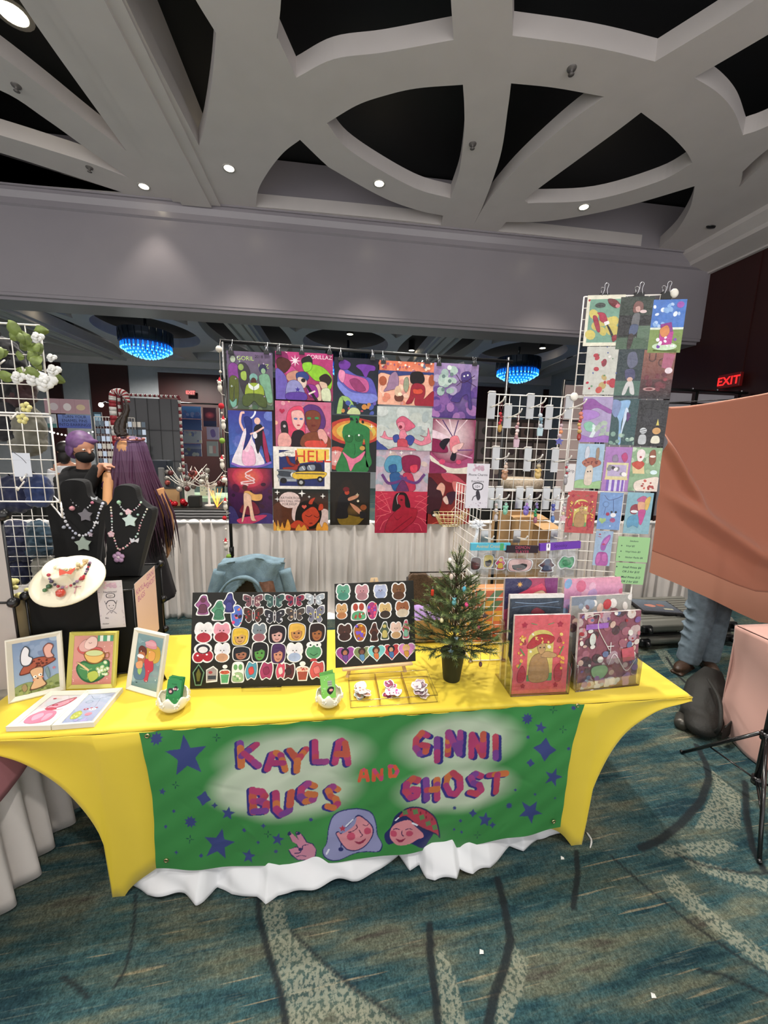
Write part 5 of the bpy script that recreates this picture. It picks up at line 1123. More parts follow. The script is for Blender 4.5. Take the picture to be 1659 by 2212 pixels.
# sleeved prints on the tall panel
td = (B1-A1).normalized(); tn = Vector((td.y, -td.x, 0))
if tn.y > 0: tn = -tn
TPL = A1 + tn*.012
def on_tall(u, v): p = on(u, v, TPL, tn); return (p-TPL).dot(td), p.z
TP = [((1270,638),(1339,747),'sleeved green and red playing card print, top left of the tall column','e8e4d0','r .08 .08 .9 .93 74a08c;b 3 9 .15 .3 .8 .85 .1 .16 c8b860,d4c468;c b02848 .3 .34 .5 .36 .6 .52 .56 .56 .4 .5 .36 .4;c a02840 .2 .4 .3 .42 .4 .6 .42 .72 .34 .7 .22 .5;c 1c1418 .56 .56 .64 .6 .8 .8 .78 .86 .66 .7;p f0ecec .5 .53 .62 .5 .66 .56 .54 .6;c 8c2838 .76 .82 .86 .78 .9 .86 .8 .92;c 6c2028 .55 .08 .75 .1 .88 .2 .78 .26 .6 .18;e .82 .22 .06 .05 d88890;e .36 .2 .14 .07 3c4440;e .06 .1 .03 .03 b02838',SLEEVE),
      ((1342,642),(1401,754),'sleeved dark green print of a standing figure, top middle of the tall column','2c3830','r 0 .35 1 .75 18181c;r .6 .55 1 1 58705c;r 0 .78 1 1 48604c;c 7c5450 .4 .15 .5 .08 .66 .12 .68 .26 .5 .3 .4 .28;c c8a098 .46 .2 .58 .18 .6 .28 .5 .28;c 6c6c70 .42 .34 .6 .32 .62 .5 .58 .6 .4 .58;c 4c5878 .38 .54 .6 .54 .56 .7 .36 .72;c 3c3030 .36 .72 .5 .74 .44 .98 .34 .98;e .7 .28 .1 .05 e0c8c8',SLEEVE),
      ((1412,648),(1468,762),'sleeved bright blue and green cartoon print, top right of the tall column','4878c8','r 0 .55 1 1 7c9450;r 0 .52 1 .56 e0e8d8;b 8 14 0 .02 1 .5 .04 .09 8cb4e8,b8d0f4,e8f0fc;e .82 .1 .11 .1 9c50b0;e .5 .88 .38 .12 c8e0c0;p 8c3088 .3 .46 .62 .42 .7 .6 .34 .62;p b83c90 .3 .62 .72 .6 .7 .84 .32 .86;c d88850 .3 .56 .5 .48 .6 .6 .5 .7 .36 .68;b 9 10 .2 .6 .85 .9 .03 .06 f0ecf4,7c4ca8,e8a060,f4f4f4',SLEEVE),
      ((1269,749),(1331,853),'sleeved white print with small red and purple creatures, second row left','c4c4bc','b 4 9 .1 .1 .9 .9 .07 .12 b03040,6c4088,c05048,b8a068,8c2c3c;b 5 18 0 0 1 1 .02 .04 b02840,4c5c9c,5c8c60,e8e4e0',SLEEVE),
      ((1337,753),(1386,860),'sleeved dark teal print of a figure in white trousers, second row middle','24343a','r 0 .65 1 .95 48685c;c 5c6078 .36 .1 .6 .08 .7 .3 .5 .4 .34 .3;c 48486c .3 .44 .6 .42 .66 .6 .4 .64;c c8c8c8 .4 .68 .6 .66 .72 .92 .56 .9 .5 .76 .4 .92 .28 .92;e .5 .62 .1 .08 d0a898',SLEEVE),
      ((1392,756),(1446,862),'sleeved brown and maroon print with large lettering, second row right','7c4c40','g 0 0 1 .6 8c5c4c 6c3c3c;g 0 .6 1 1 4c2428 1c141c;t .28 .24 .4 4c2828 U;t .62 .34 .4 4c2828 O;p a85c78 .62 .06 .98 .1 .9 .4 .6 .36;e .84 .42 .12 .1 e0d0d8;b 6 12 .1 .5 .9 .8 .05 .11 6c2c38,8c3c48,5c2430;e .3 .8 .2 .06 b88c8c;e .3 .8 .12 .035 6c2830',SLEEVE),
      ((1261,857),(1315,956),'sleeved lilac and mint print, third row left','a898c0','c 8c4c9c 0 .1 .3 .04 .6 .16 1 .3 .9 .36 .5 .24 .2 .3 0 .3;c a87cc8 0 .3 .4 .3 .6 .4 .3 .5 0 .5;c 88c0a8 .1 .6 .3 .54 .5 .64 .4 .76 .2 .74;c d8e4e8 .4 .6 .55 .7 .4 .95 .32 .9 .4 .75;b 7 12 .5 .55 1 .9 .06 .1 a8b8a8,98a8a0;c 9868b8 0 .84 .4 .9 .8 .84 1 .88 1 1 0 1',SLEEVE),
      ((1325,860),(1371,962),'sleeved teal print with a pale blue streak, third row middle','2c4c50','c 88b0d8 .1 .1 .6 .04 .6 .2 .4 .5 .46 .95 .36 .95 .3 .5 .1 .3;c c8d8ec .5 .2 .62 .3 .5 .6 .42 .9 .44 .5;c 7c8cb8 0 .04 .3 .1 .2 .4 0 .3;b 8 10 0 .75 1 1 .05 .1 7c9c90,a8c0b0;c 58306c .56 .3 .7 .36 .6 .5',SLEEVE),
      ((1381,864),(1432,965),'sleeved black print with two small pale figures, third row right','16161c','d .5 .4 .5 .4 2c2c34 16161c;e .26 .66 .12 .11 c8ccd0;c b8bcc0 .16 .76 .36 .76 .38 .94 .14 .94;l 3c3c44 .02 .16 .66 .36 .62;l 3c3c44 .02 .16 .7 .36 .68;e .7 .66 .14 .12 c89860;c 2c2020 .56 .6 .7 .5 .86 .6 .7 .56;p d8c868 .66 .54 .7 .4 .76 .54;c e0dcc8 .6 .78 .8 .78 .84 .92 .56 .92',SLEEVE),
      ((1250,958),(1296,1056),'sleeved pale blue print of a smiling spotted mushroom, fourth row left','a0bcd4','c 9ac088 0 .85 .3 .8 .6 .86 1 .82 1 1 0 1;c a8604c .2 .42 .5 .3 .86 .36 .9 .46 .5 .54;b 3 12 .3 .36 .8 .46 .02 .04 6c2c28;c d8c8b8 .4 .52 .62 .5 .66 .8 .6 .92 .4 .92 .34 .8;e .46 .62 .03 .03 2c2020;e .56 .61 .03 .03 2c2020;c c8ccd8 .3 .1 .4 .06 .46 .2 .4 .32 .28 .3;c 98806c .7 .12 .8 .1 .82 .3 .72 .36',SLEEVE),
      ((1309,965),(1356,1062),'sleeved purple print of a striped puppet stage, fourth row middle','a878b8','r .1 .35 .9 .7 d8d0a0;r .16 .4 .84 .66 b8a8cc;b 4 9 .2 .44 .8 .64 .07 .1 3c343c,f0ecec,88848c;r .16 .74 .84 1 d8d0e8;r .16 .74 .26 1 7c58b8;r .36 .74 .46 1 7c58b8;r .56 .74 .66 1 7c58b8;r .72 .74 .8 1 7c58b8;c b83c78 .6 .2 .74 .12 .84 .24 .74 .34;c 8c7c98 .3 .2 .44 .18 .5 .32 .3 .32;r .08 .7 .92 .74 d8c890',SLEEVE),
      ((1367,966),(1418,1062),'sleeved green picnic print with cakes and a sliced strawberry roll, fourth row right','8cac88','b 4 20 0 0 1 1 .05 .12 a8c09c,7c9c78,b8ccb0;p e0c898 .04 .4 .44 .4 .5 .6 .1 .6;c c04838 .04 .36 .3 .3 .46 .38 .3 .5 .1 .44;c f0e0e0 .16 .12 .3 .04 .44 .12 .36 .3 .22 .3;e .3 .22 .04 .04 a82838;c 8c5038 .6 .1 .76 .06 .82 .3 .7 .4 .6 .3;e .7 .2 .1 .04 f0e8e0;e .8 .56 .12 .08 d8ecf0;c e8d8cc .2 .8 .6 .7 1 .68 1 1 .3 1;b 6 12 .35 .74 .95 .95 .03 .05 a83c38,c85c50',SLEEVE),
      ((1228,1059),(1281,1153),'red print of a figure in a wide mushroom hat, fifth row left','b84848','MUSH',SLEEVE),
      ((1297,1063),(1337,1145),'blue print of hanging charms and a small panda, fifth row middle','7498cc','k 4c5c8c .03 .2 .08 .4 .2 .7 .16 .95 .08;e .3 .32 .14 .14 5c78a8;e .3 .32 .11 .11 7498cc;k 4c5c8c .02 .3 .4 .26 .6;k 4c5c8c .02 .6 .2 .66 .5;h .22 .76 .16 9cbc78;e .42 .58 .08 .08 a83058;e .66 .6 .12 .1 f0ecf0;e .58 .52 .05 .05 28242c;e .76 .52 .05 .05 28242c;e .66 .74 .12 .11 a04878',SLEEVE),
      ((1356,1063),(1400,1154),'light blue print of two hugging cartoon animals, fifth row right','84b0c0','c b85c88 .4 .16 .6 .08 .76 .12 .72 .22 .44 .22;c d8b058 .72 .16 .9 .1 .84 .4 .7 .36;c 8c3040 .2 .34 .4 .28 .5 .4 .4 .52 .2 .5;c e0a888 .44 .24 .7 .24 .7 .42 .5 .44;e .34 .46 .14 .06 e8ecf0;c c04890 .5 .44 .76 .42 .74 .6 .66 .78 .56 .7;c 5c98bc .2 .58 .5 .56 .56 .84 .36 .8 .16 .86 .1 .7',SLEEVE),
      ((1288,1146),(1316,1223),'narrow pale blue print of a pink parrot, bottom middle of the tall column','9cb4d0','PARROT',SLEEVE)]
MUSH = 'r .26 .3 .72 .84 d8c468;e .49 .3 .23 .16 d8c468;b 3 14 .3 .2 .68 .5 .015 .03 f4f0d8;p 5c9c58 .26 .76 .72 .74 .72 .84 .26 .84;c b08858 .3 .64 .36 .52 .5 .48 .6 .54 .66 .7 .62 .84 .32 .84;c c49a68 .44 .36 .56 .36 .58 .44 .5 .5 .44 .44;c c49a68 .5 .52 .6 .46 .78 .5 .76 .54 .58 .54;c b83038 .24 .4 .34 .28 .52 .24 .72 .28 .68 .36 .5 .36 .34 .42;b 4 8 .34 .27 .64 .36 .012 .02 e8c868;e .48 .41 .015 .012 2c1c18;e .55 .41 .015 .012 2c1c18;s .18 .12 .06 a82040 5 .6;s .82 .12 .06 a82040 5 .6;s .2 .9 .05 a82040 5 .6;s .8 .9 .05 a82040 5 .6;k 5c9c68 .012 .3 .1 .4 .12;k 5c9c68 .012 .6 .12 .7 .1;c b82840 .1 .72 .18 .64 .24 .74 .2 .84 .1 .84;c b82840 .76 .7 .84 .62 .9 .72 .88 .84 .78 .84;c a83038 .14 .36 .18 .3 .22 .36;c a83038 .78 .34 .82 .28 .86 .34;b 5 10 .06 .2 .2 .7 .02 .03 e8b048,f0d070;b 6 10 .8 .2 .94 .7 .02 .03 e8b048,f0d070;l 5c9c58 .02 .12 .42 .2 .5;l 5c9c58 .02 .9 .4 .84 .5;l 5c9c58 .02 .14 .6 .1 .66'
PARROT = 'c 9c5cb0 .36 .4 .5 .22 .8 .1 .86 .2 .7 .4 .6 .55 .4 .54;c c070b8 .5 .3 .8 .14 .78 .26 .62 .38;e .52 .38 .1 .06 b8406c;c a8509c .2 .66 .5 .6 .8 .66 .84 .98 .2 .98;c c468b0 .2 .72 .36 .66 .44 .8 .3 .94 .2 .9;c c468b0 .5 .68 .74 .66 .76 .86 .54 .84;k 8c3c78 .02 .4 .64 .6 .64;e .24 .1 .07 .04 a8304c;l a8304c .03 .16 .16 .32 .18;s .5 .05 .03 2c3048;s .86 .34 .03 2c3048'
SPARE = {'MUSH': MUSH, 'PARROT': PARROT, 'MUSHB': MUSH}
for i, (tl, br, lb, bg, spec, mt) in enumerate(TP):
    (s0, z1), (s1, z0) = on_tall(*tl), on_tall(*br); w, h = s1-s0, z1-z0
    A = Art(w, h, mt, bg, .0008); A.run(SPARE.get(spec, spec))
    o = TPL + td*s0 + tn*(.001*(i % 3)); o.z = z0
    tag(A.build('sleeved_print', None, mw=frame_mw(o, td, (0, 0, 1))), lb, 'art print', 'small prints in clear sleeves on the tall wire column')
def card(tl, br, spec, lb):
    (s0, z1), (s1, z0) = on_tall(*tl), on_tall(*br); A = Art(s1-s0, z1-z0, PAPER, '9cc890', .0008, edge='9cc890')
    for a in spec: A.text(a[0], a[1], a[2], '2c3c44', a[3], shear=.25, bold=a[4])
    for a in spec:
        if a[5]: A.star(a[5], a[1]-a[2]*.33/A.asp, a[2]*.36, '24343c')
    o = TPL + td*s0 + tn*.003; o.z = z0; tag(A.build('price_card', None, mw=frame_mw(o, td, (0, 0, 1))), lb, 'price card', 'green price cards')
card((1336,1158), (1397,1215), [(.5, .2, .085, 'Stickers', .001, 0), (.4, .4, .085, 'Vinyl $2', .001, .13), (.5, .63, .085, 'Vinyl Holo $3', .001, .13), (.56, .86, .085, 'Sticker Packs $6', .001, .1)], 'green price card headed Stickers at the bottom right of the tall column')
card((1331,1214), (1388,1263), [(.54, .25, .105, 'Small Prints $6', .002, .03), (.52, .46, .105, 'OR 2 for $10', .002, 0), (.54, .72, .105, 'Med Prints $12', .002, .03), (.52, .93, .105, 'OR 2 for $20', .002, 0)], 'lower green price card listing small and med prints')
for u, lb in ((1306, 'left'), (1381, 'middle'), (1440, 'right')):
    s_, z = on_tall(u, 645); z = zj[4]; t = bin_clip('binder_clip', 1.35)
    t.matrix_world = frame_mw(A1 + td*s_ + Vector((0, 0, z-.004)), td, (0, 0, 1)); tag(t, 'black binder clip with raised wire arms, %s of three on top of the tall column' % lb, 'clip', 'binder clips on the tall column')
p = at(1029, 1132, Y=1.72); t = empty('ribbon_bow', p, label='crumpled white ribbon bow tied to the left edge of the wire grid', cat='bow')
m = MB()
for k in range(7):
    a = k*.9; m.grid(lambda p_, q_: (.028*math.cos(a)*p_*1.3 + .01*math.sin(q_*6), -.012-.012*math.sin(p_*3), .022*math.sin(a)*p_ + .014*(q_-.5)), 5, 5)
o = m.build('loops', SATIN, t); m = MB(); m.grid(lambda p_, q_: (-.008+.014*p_+.006*math.sin(q_*5), -.006, -.1*q_), 3, 8); m.build('tail', SATIN, t)
# gold wire basket on the rear wing
bk = empty('wire_basket', at(972, 1120, Y=2.12), label='small pale gold wire basket hooked on the left wing of the wire grid', cat='basket')
m = MB()
bw_, bd_, bh_ = .085, .05, .06
top_ = [(-bw_, -bd_, .03), (bw_, -bd_, .03), (bw_, bd_, .03), (-bw_, bd_, .03)]; bot_ = [(x*.6, y*.6, -.04) for x, y, z in top_]
m.tube(top_, .0025, n=6, closed=True); m.tube(bot_, .0018, n=6, closed=True)
for f in (.33, .66): m.tube([tuple(Vector(a).lerp(Vector(b), f)) for a, b in zip(top_, bot_)], .0015, n=5, closed=True)
for i in range(4):
    a, b, c_, d_ = Vector(top_[i]), Vector(top_[(i+1) % 4]), Vector(bot_[i]), Vector(bot_[(i+1) % 4]); n = 6 if i % 2 == 0 else 4
    for k in range(n): m.tube([tuple(a.lerp(b, k/n)), tuple(c_.lerp(d_, k/n))], .0015, n=5)
for k in range(1, 6): m.tube([tuple(Vector(bot_[0]).lerp(Vector(bot_[1]), k/6)), tuple(Vector(bot_[3]).lerp(Vector(bot_[2]), k/6))], .0015, n=5)
m.build('basket_wires', mat('pale_gold_wire', 'd8c898', .3, metal=.7), bk)
m = MB(); m.tube([(bw_, -.02, .03), (bw_+.01, -.02, .05), (bw_+.022, -.02, .03)], .002, n=5); m.tube([(bw_, .03, .03), (bw_+.01, .03, .05), (bw_+.022, .03, .03)], .002, n=5); m.build('hooks', mat('pale_gold_wire'), bk)

# ================================================================== ACRYLIC TIERED PRINT HOLDERS
def holder(bl, br, lb, tiers, wpx):
    a, b = T(*bl), T(*br); x = (b-a).normalized(); w = (b-a).length; M_ = frame_mw(a, x, (0, 0, 1))
    t = empty('tiered_print_holder', mw=M_, label=lb, cat='print holder', group='clear tiered print holders')
    dp, st_ = .058, .062
    for k in range(3):
        m = MB(); m.box((0, k*dp, k*st_*.0+.001), (w, k*dp+.003, k*st_+.15)); m.build('front_panel', CLEAR, t)
    for s_ in (0, w-.003):
        m = MB(); m.add([(s_, 0, 0), (s_, 3*dp, 0), (s_, 3*dp, .30), (s_, 2*dp, .30), (s_, 2*dp, .235), (s_, dp, .235), (s_, dp, .17), (s_, 0, .12),
                         (s_+.003, 0, 0), (s_+.003, 3*dp, 0), (s_+.003, 3*dp, .30), (s_+.003, 2*dp, .30), (s_+.003, 2*dp, .235), (s_+.003, dp, .235), (s_+.003, dp, .17), (s_+.003, 0, .12)],
                        [list(range(8)), list(range(8, 16))[::-1]] + [[i, (i+1) % 8, 8+(i+1) % 8, 8+i] for i in range(8)]); m.build('side_panel', CLEAR, t)
    m = MB(); m.box((0, 0, 0), (w, 3*dp, .003)); m.build('base', CLEARE, t)
    m = MB(); m.tube([(0, 0, .003), (w, 0, .003)], .0018, n=5); m.tube([(0, 0, .003), (0, 0, .12), (0, dp, .17)], .0013, n=5); m.tube([(w, 0, .003), (w, 0, .12), (w, dp, .17)], .0013, n=5); m.build('polished_edge', CLEARE, t)
    for k, (h0, bg, spec, lb2, n) in enumerate(tiers):
        A = Art(w-.014, h0, SLEEVE, bg, .004+.0012*n, edge='e8dcd8'); A.run(SPARE.get(spec, spec))
        tag(A.build('print_stack', None, mw=M_ @ Matrix.Translation((.007, k*dp+.012, .005)) @ Matrix.Rotation(math.radians(-4), 4, 'X')), lb2, 'stack of prints', 'larger prints in the clear holders')
holder((1103,1506), (1228,1500), 'clear tiered acrylic print holder right of the little tree', [
    (.36, 'd85c64', 'MUSHB', 'stack of coral prints of a figure in a red mushroom hat, front tier', 8),
    (.43, '24303c', 'r 0 0 1 .04 e8e4e0;g .03 .05 .97 .3 2c3c50 1c242c;k 8ca8c8 .01 .1 .08 .5 .1 .9 .08;k 6c88a8 .008 .05 .14 .4 .12 .95 .15;c 7c2838 .4 .2 .5 .14 .66 .2', 'stack of dark blue bordered prints, middle tier behind the coral prints', 10),
    (.485, 'a83c60', 'c 2c2c58 0 0 .4 0 .5 .06 .3 .16 0 .3;s .28 .06 .06 e8b058 7 .4;p d84868 .2 .16 .7 .05 .8 .12 .3 .24;c e8c8a8 .4 .2 .7 .12 .8 .2 .6 .28;c 7c2c70 .75 0 1 0 1 .24 .85 .2', 'stack of crimson and purple prints, rear tier of the left holder', 10)], 0)
COLL = ('b 31 60 0 0 1 1 .03 .09 8c3040,c8b0b0,6c5058,e0d4cc,a86878,503840,b89ca8;b 32 60 0 0 1 1 .015 .05 f0ece4,a82c38,7c5c9c,c87c88,3c2c34,d8b8a8,6878a0;p a064c0 .1 .14 .46 .13 .46 .2 .1 .21;e .22 .34 .05 .09 d8dcd4;k d8d4c8 .012 .1 .05 .3 .02 .3 .2 .5 .5;'
        'l f0f0f0 .012 .52 .4 .52 .54;l f0f0f0 .012 .47 .45 .57 .45;c 98c490 .24 .72 .44 .7 .5 .78 .4 .88 .26 .84;p c85868 .7 .5 .9 .48 .94 .66 .74 .68;k e8e0e0 .012 .5 .7 .6 .56 .8 .8 .95 .66;b 33 20 .05 .86 .95 .98 .03 .06 b8c8dc,a878b0,e8e8f0')
holder((1243,1496), (1380,1481), 'clear tiered acrylic print holder at the right end of the table', [
    (.355, '8c5060', COLL, 'stack of busy collage prints in shiny sleeves, front tier', 8),
    (.41, 'a8a8a4', 'r 0 .0 .4 .1 7c8898;b 41 26 0 .02 1 .3 .03 .08 98a8bc,c84048,e8c8b8,b0c0a0,f0ece8,8c6068;b 42 50 0 .3 1 1 .03 .08 8c4050,b89098,5c4048,d8c8c8', 'stack of grey collage prints, middle tier of the right holder', 8),
    (.475, 'd898b8', 'g 0 0 1 .4 e8a0b8 b898d0;b 44 18 0 .02 1 .4 .05 .12 e8b8d0,a8b8e0,d87090,c8a8d8,88b0d8', 'stack of pink and lilac watercolour prints, rear tier of the right holder', 10)], 0)

# ================================================================== THINGS ON THE TABLE
# ---- little fir tree in a dark pot
NEED = mat('fir_needles', '55653e', .6, vary=.5, scale=14); NEEDT = mat('fir_needle_tips', '7c8c4c', .6)
tp = T(975, 1466); tree = empty('potted_fir_tree', tp, label='small artificial fir tree in a dark green pot at the middle of the table', cat='potted tree')
m = MB(); m.lathe([(.0001, .002), (.038, .0), (.04, .004), (.054, .135), (.058, .137), (.058, .142), (.05, .142), (.048, .125), (.0001, .12)], n=28); m.build('pot', mat('dark_green_pot', '1e241a', .6), tree)
m = MB(); m.tube([(0, 0, .1), (.004, 0, .3), (-.004, .002, .5), (-.008, 0, .6)], [.008, .006, .004, .002], n=7); m.build('trunk', mat('fir_bark', '3a2a1c', .9), tree)
g = random.Random(21); mb = MB(); nd = MB(); nd.mats = [NEED, NEEDT]; TIPS = []
def branch(p0, d, L_, dens=520):
    d = d.normalized(); P = [p0 + d*(L_*k/4) + Vector((0, 0, (.10 if d.z < .3 else .0)*L_*(k/4)**2)) for k in range(5)]
    mb.tube([tuple(p) for p in P], [.0022, .002, .0016, .0012, .0008], n=5)
    side = d.orthogonal().normalized(); n = int(L_*dens*1.6)
    vs = []; fs = []; vt = []; ft = []
    for k in range(n):
        t = .12 + .9*k/n; i = min(int(t*4), 3); p = P[i].lerp(P[i+1], t*4-i); a = g.uniform(0, 6.28)
        r = Matrix.Rotation(a, 3, d) @ side; nl = g.uniform(.02, .032)*(1.1-.4*t); q = p + (r*.75 + d*.66).normalized()*nl
        w_ = r.cross(d).normalized()*.0016; tip = t > .8 and g.random() < .5
        V_, F_ = (vt, ft) if tip else (vs, fs); b = len(V_); V_ += [tuple(p-w_), tuple(p+w_), tuple(q)]; F_.append([b, b+1, b+2])
    nd.add(vs, fs, NEED); nd.add(vt, ft, NEEDT); TIPS.append(P[-1])
for z, nb, L_, up in ((.15, 6, .10, -.35), (.17, 9, .235, .12), (.21, 9, .225, .22), (.26, 8, .19, .32), (.31, 8, .19, .42), (.36, 7, .16, .5), (.41, 7, .15, .6), (.46, 6, .11, .8), (.51, 5, .085, 1.2), (.55, 4, .07, 2.0), (.59, 1, .07, 9.)):
    for k in range(nb):
        a = 6.283*k/nb + g.uniform(-.3, .3) + z*9; d = Vector((math.cos(a), math.sin(a)*.9, up+g.uniform(-.08, .12))); l = L_*g.uniform(.82, 1.12)
        branch(Vector((0, 0, z)), d, l)
        if l > .12:
            for s_ in (-.6, .6): branch(Vector((0, 0, z)) + d.normalized()*l*.45, Matrix.Rotation(s_, 3, 'Z') @ d, l*.42)
mb.build('branches', mat('fir_bark'), tree); tag(nd.build('needles', None, tree), kind='stuff')
for u, v, c, k, lb in ((934,1280,'c83c28','tag','red gummy shaped charm hung on the left of the fir tree'), (1003,1273,'48a0b8','drop','pale blue bead charm hung high on the fir tree'), (1008,1306,'e84c88','ball','bright pink charm in the middle right of the fir tree'),
                  (981,1300,'5c9ca0','bear','teal bear charm in the middle of the fir tree'), (1047,1330,'5c4c50','star','dark star charm at the right tip of the fir tree'), (1032,1354,'e06080','star','pink star charm low on the right of the fir tree'),
                  (954,1340,'d8d0a0','ball','cream charm on the lower left of the fir tree'), (985,1385,'a8c0cc','bear','pale blue bear charm low on the fir tree'), (974,1408,'9cc0d0','star','ice blue charm just above the pot'), (972,1210,'e8e4dc','ball','white charm near the top of the fir tree'), (975,1246,'c8b8ac','drop','clear bead charm below the top of the fir tree'), (1038,1435,'6c4450','drop','dark beaded keychain dangling beside the pot')):
    p = at(u, v, Y=tp.y-.10 if abs(u-975) < 40 else tp.y-.02); o = bpy.data.objects
    t = empty('hanging_charm', p, label=lb, cat='charm', group='charms hung on the fir tree')
    m = MB(); m.tube([(0, 0, .008), (.001, 0, .03)], .0009, n=4); m.build('loop', CHROME, t)
    m = MB(); m.mats = [BEADM]
    if k == 'star': m.prism([((.014 if i % 2 == 0 else .007)*math.cos(math.pi/2+i*math.pi/5), (.014 if i % 2 == 0 else .007)*math.sin(math.pi/2+i*math.pi/5)) for i in range(10)], -.003, .003, c=C(c))
    elif k == 'tag': m.box((-.007, -.016, -.004), (.007, .014, .004), c=C(c), bev=.003)
    elif k == 'bear': m.ball((0, -.004, 0), .011, c=C(c), n=8, sc=(1, 1.2, .6)); m.ball((0, .01, 0), .008, c=C(c), n=8); m.ball((.006, .016, 0), .004, c=C(c), n=6); m.ball((-.006, .016, 0), .004, c=C(c), n=6)
    else: m.ball((0, 0, 0), .011, c=C(c), n=10, sc=(.8, 1.3 if k == 'drop' else 1, .8))
    oo = m.build('pendant', None, t); oo.rotation_euler = (math.pi/2, 0, 0)
# ---- sticker display boards
BLK = mat('black_card', '14140f', .6, vary=.1); PINE = mat('pale_pine_wood', 'd8b88c', .6, vary=.12, scale=20, stretch=(1, 1, 8))
def board(name, bl, br, tl, tr, lean, z, lb, S_, zx, zy, sc, **kw):
    M_, w, h = stand(bl, br, tl, lean, z, tr); t = empty(name, mw=M_, label=lb, cat='sticker board')
    m = MB(); m.box((0, 0, 0), (w, .006, h)); m.build('black_board', BLK, t)
    n = M_.to_3x3() @ Vector((0, -1, 0)); inv = M_.inverted(); k = 0
    for X, Y_, rx, ry, kind, *cs in S_:
        c = inv @ on(zx + X/sc, zy + Y_/sc, M_.translation, n); e = inv @ on(zx + (X+rx)/sc, zy + Y_/sc, M_.translation, n); f = inv @ on(zx + X/sc, zy + (Y_-ry)/sc, M_.translation, n)
        sticker(t, None, c.x, c.z, abs(e.x-c.x), abs(f.z-c.z), kind, *(cs or ['888888']), seed=k, eps=.0007+.00025*(k % 3)); k += 1
    return t, M_, w, h
SB1 = [(180,390,60,70,'fig','9c5a8c','6c3c50'),(285,425,60,70,'fig','5c9c78','4c8468'),(355,375,50,70,'fig','3c3c78','48488c'),(405,460,45,75,'holo','5878c8','d86898'),(512,362,68,45,'bf','7c5058','c8b0a8'),(655,362,68,48,'bf','3c5c58','88a098'),(790,360,65,42,'bf','8c3048','2c3050'),(922,352,65,40,'bf','a8b0b8','e0e4e8'),
 (515,455,68,55,'bf','4c342c','a83838'),(655,465,70,50,'bf','2c2c34','c8c8d0'),(792,450,65,45,'bf','4c4440','c8a888'),(925,450,62,62,'bf','7c7c8c','d8c860'),
 (185,572,75,70,'plush','f0ecec','b03040'),(305,570,75,68,'plush','e8a0b0','a03038'),(425,598,65,62,'head','d8a868','e8c040'),(553,570,62,72,'plush','7c8890','9c6068'),(670,583,66,66,'head','d8a8a0','241c24'),(800,568,66,64,'head','c88c54','e8b850'),(935,572,62,68,'head','a8683c','2c1c1a'),
 (180,708,72,66,'cherry'),(308,703,65,72,'plush','e8e8f0','c89878'),(432,712,68,50,'head','a87058','1c2028'),(555,700,64,72,'head','5c9c4c','1c1c20'),(678,710,56,72,'head','d09078','4c2c5c'),(788,703,68,68,'plush','eceaf0','a8b8d8'),(915,698,62,64,'frog','5c9c6c'),
 (150,852,40,72,'gem','7ca888','6c6c34'),(238,843,42,62,'box','a8a0a0','a84c50'),(325,845,42,68,'cake','5ca878','c06040'),(412,835,45,70,'jar','a0c090','6ca468'),(500,825,45,66,'blob','58a0b8','d84c48'),(600,825,50,65,'blob','a83c68','8c2c54'),(695,825,35,60,'blob','d8506c','f0d0d0'),(745,830,50,60,'blob','5c2c30','3c2428'),(840,825,50,68,'cake','a85040','e8c0a8'),(935,820,55,65,'blob','d85c5c','e88080')]
b1, MB1, w1, h1 = board('sticker_board', (410,1488), (705,1480), (416,1283), (706,1276), 12, TZ+.006, 'larger black board covered with die cut stickers, left of centre on the table', SB1, 380, 1180, 3.072)
es = empty('wire_easel', mw=MB1, label='thin black wire easel holding up the larger sticker board', cat='easel')
m = MB(); m.tube([(w1*.38, -.02, .006), (w1*.38, .01, -.004), (w1*.38, .10, -.002)], .0018, n=5); m.tube([(w1*.66, -.02, .006), (w1*.66, .01, -.004), (w1*.66, .10, -.002)], .0018, n=5); m.tube([(w1*.38, -.02, .006), (w1*.66, -.02, .006)], .0018, n=5); m.tube([(w1*.5, .1, -.002), (w1*.5, .02, h1*.8)], .0018, n=5); m.build('wire_frame', BLACKM, es)
SB2 = [(1110,305,60,55,'plush','68a88c','4c8c78'),(1235,305,58,55,'plush','c89098','a87880'),(1357,298,58,45,'plush','b8c0dc','9ca8c8'),(1478,298,60,60,'plush','7c5434','5c3c28'),(1100,430,50,62,'plush','d8a870','c08050'),(1212,432,55,60,'jar','5ca878','b04838'),(1302,425,40,62,'holo','a83c78','e85878'),(1388,425,55,55,'plush','d8b87c','3c3028'),(1503,415,60,55,'plush','a86844','d8c8b0'),
 (1120,570,62,62,'plush','4c3028','3c2420'),(1222,570,48,62,'holo','b06428','e8b030'),(1315,568,38,65,'fig','5c3428','3c2420'),(1385,560,38,62,'fig','4c5c48','c8b86c'),(1460,555,48,70,'plush','e8c8b8','c8a070'),(1525,550,30,65,'fig','d85c78','88c0a8'),
 (1127,717,68,65,'heart','a04c9c','2c1c34'),(1238,712,62,65,'heart','7c8c5c','3c2820'),(1332,703,62,62,'heart','7ccccc','4c2c20'),(1432,695,62,60,'heart','b83840','1c1c28'),(1532,688,60,62,'heart','d88cc8','e8c070')]
b2, MB2, w2, h2 = board('sticker_board', (725,1443), (898,1428), (718,1262), (883,1254), 14, TZ+.052, 'smaller black sticker board with five heart stickers, on a pale wooden easel', SB2, 380, 1180, 3.072)
ez = empty('wooden_easel', mw=MB2, label='small pale wooden easel under the smaller sticker board', cat='easel')
m = MB(); m.box((.03, -.022, -.012), (w2-.02, .006, .0), bev=.002); m.build('ledge', PINE, ez)
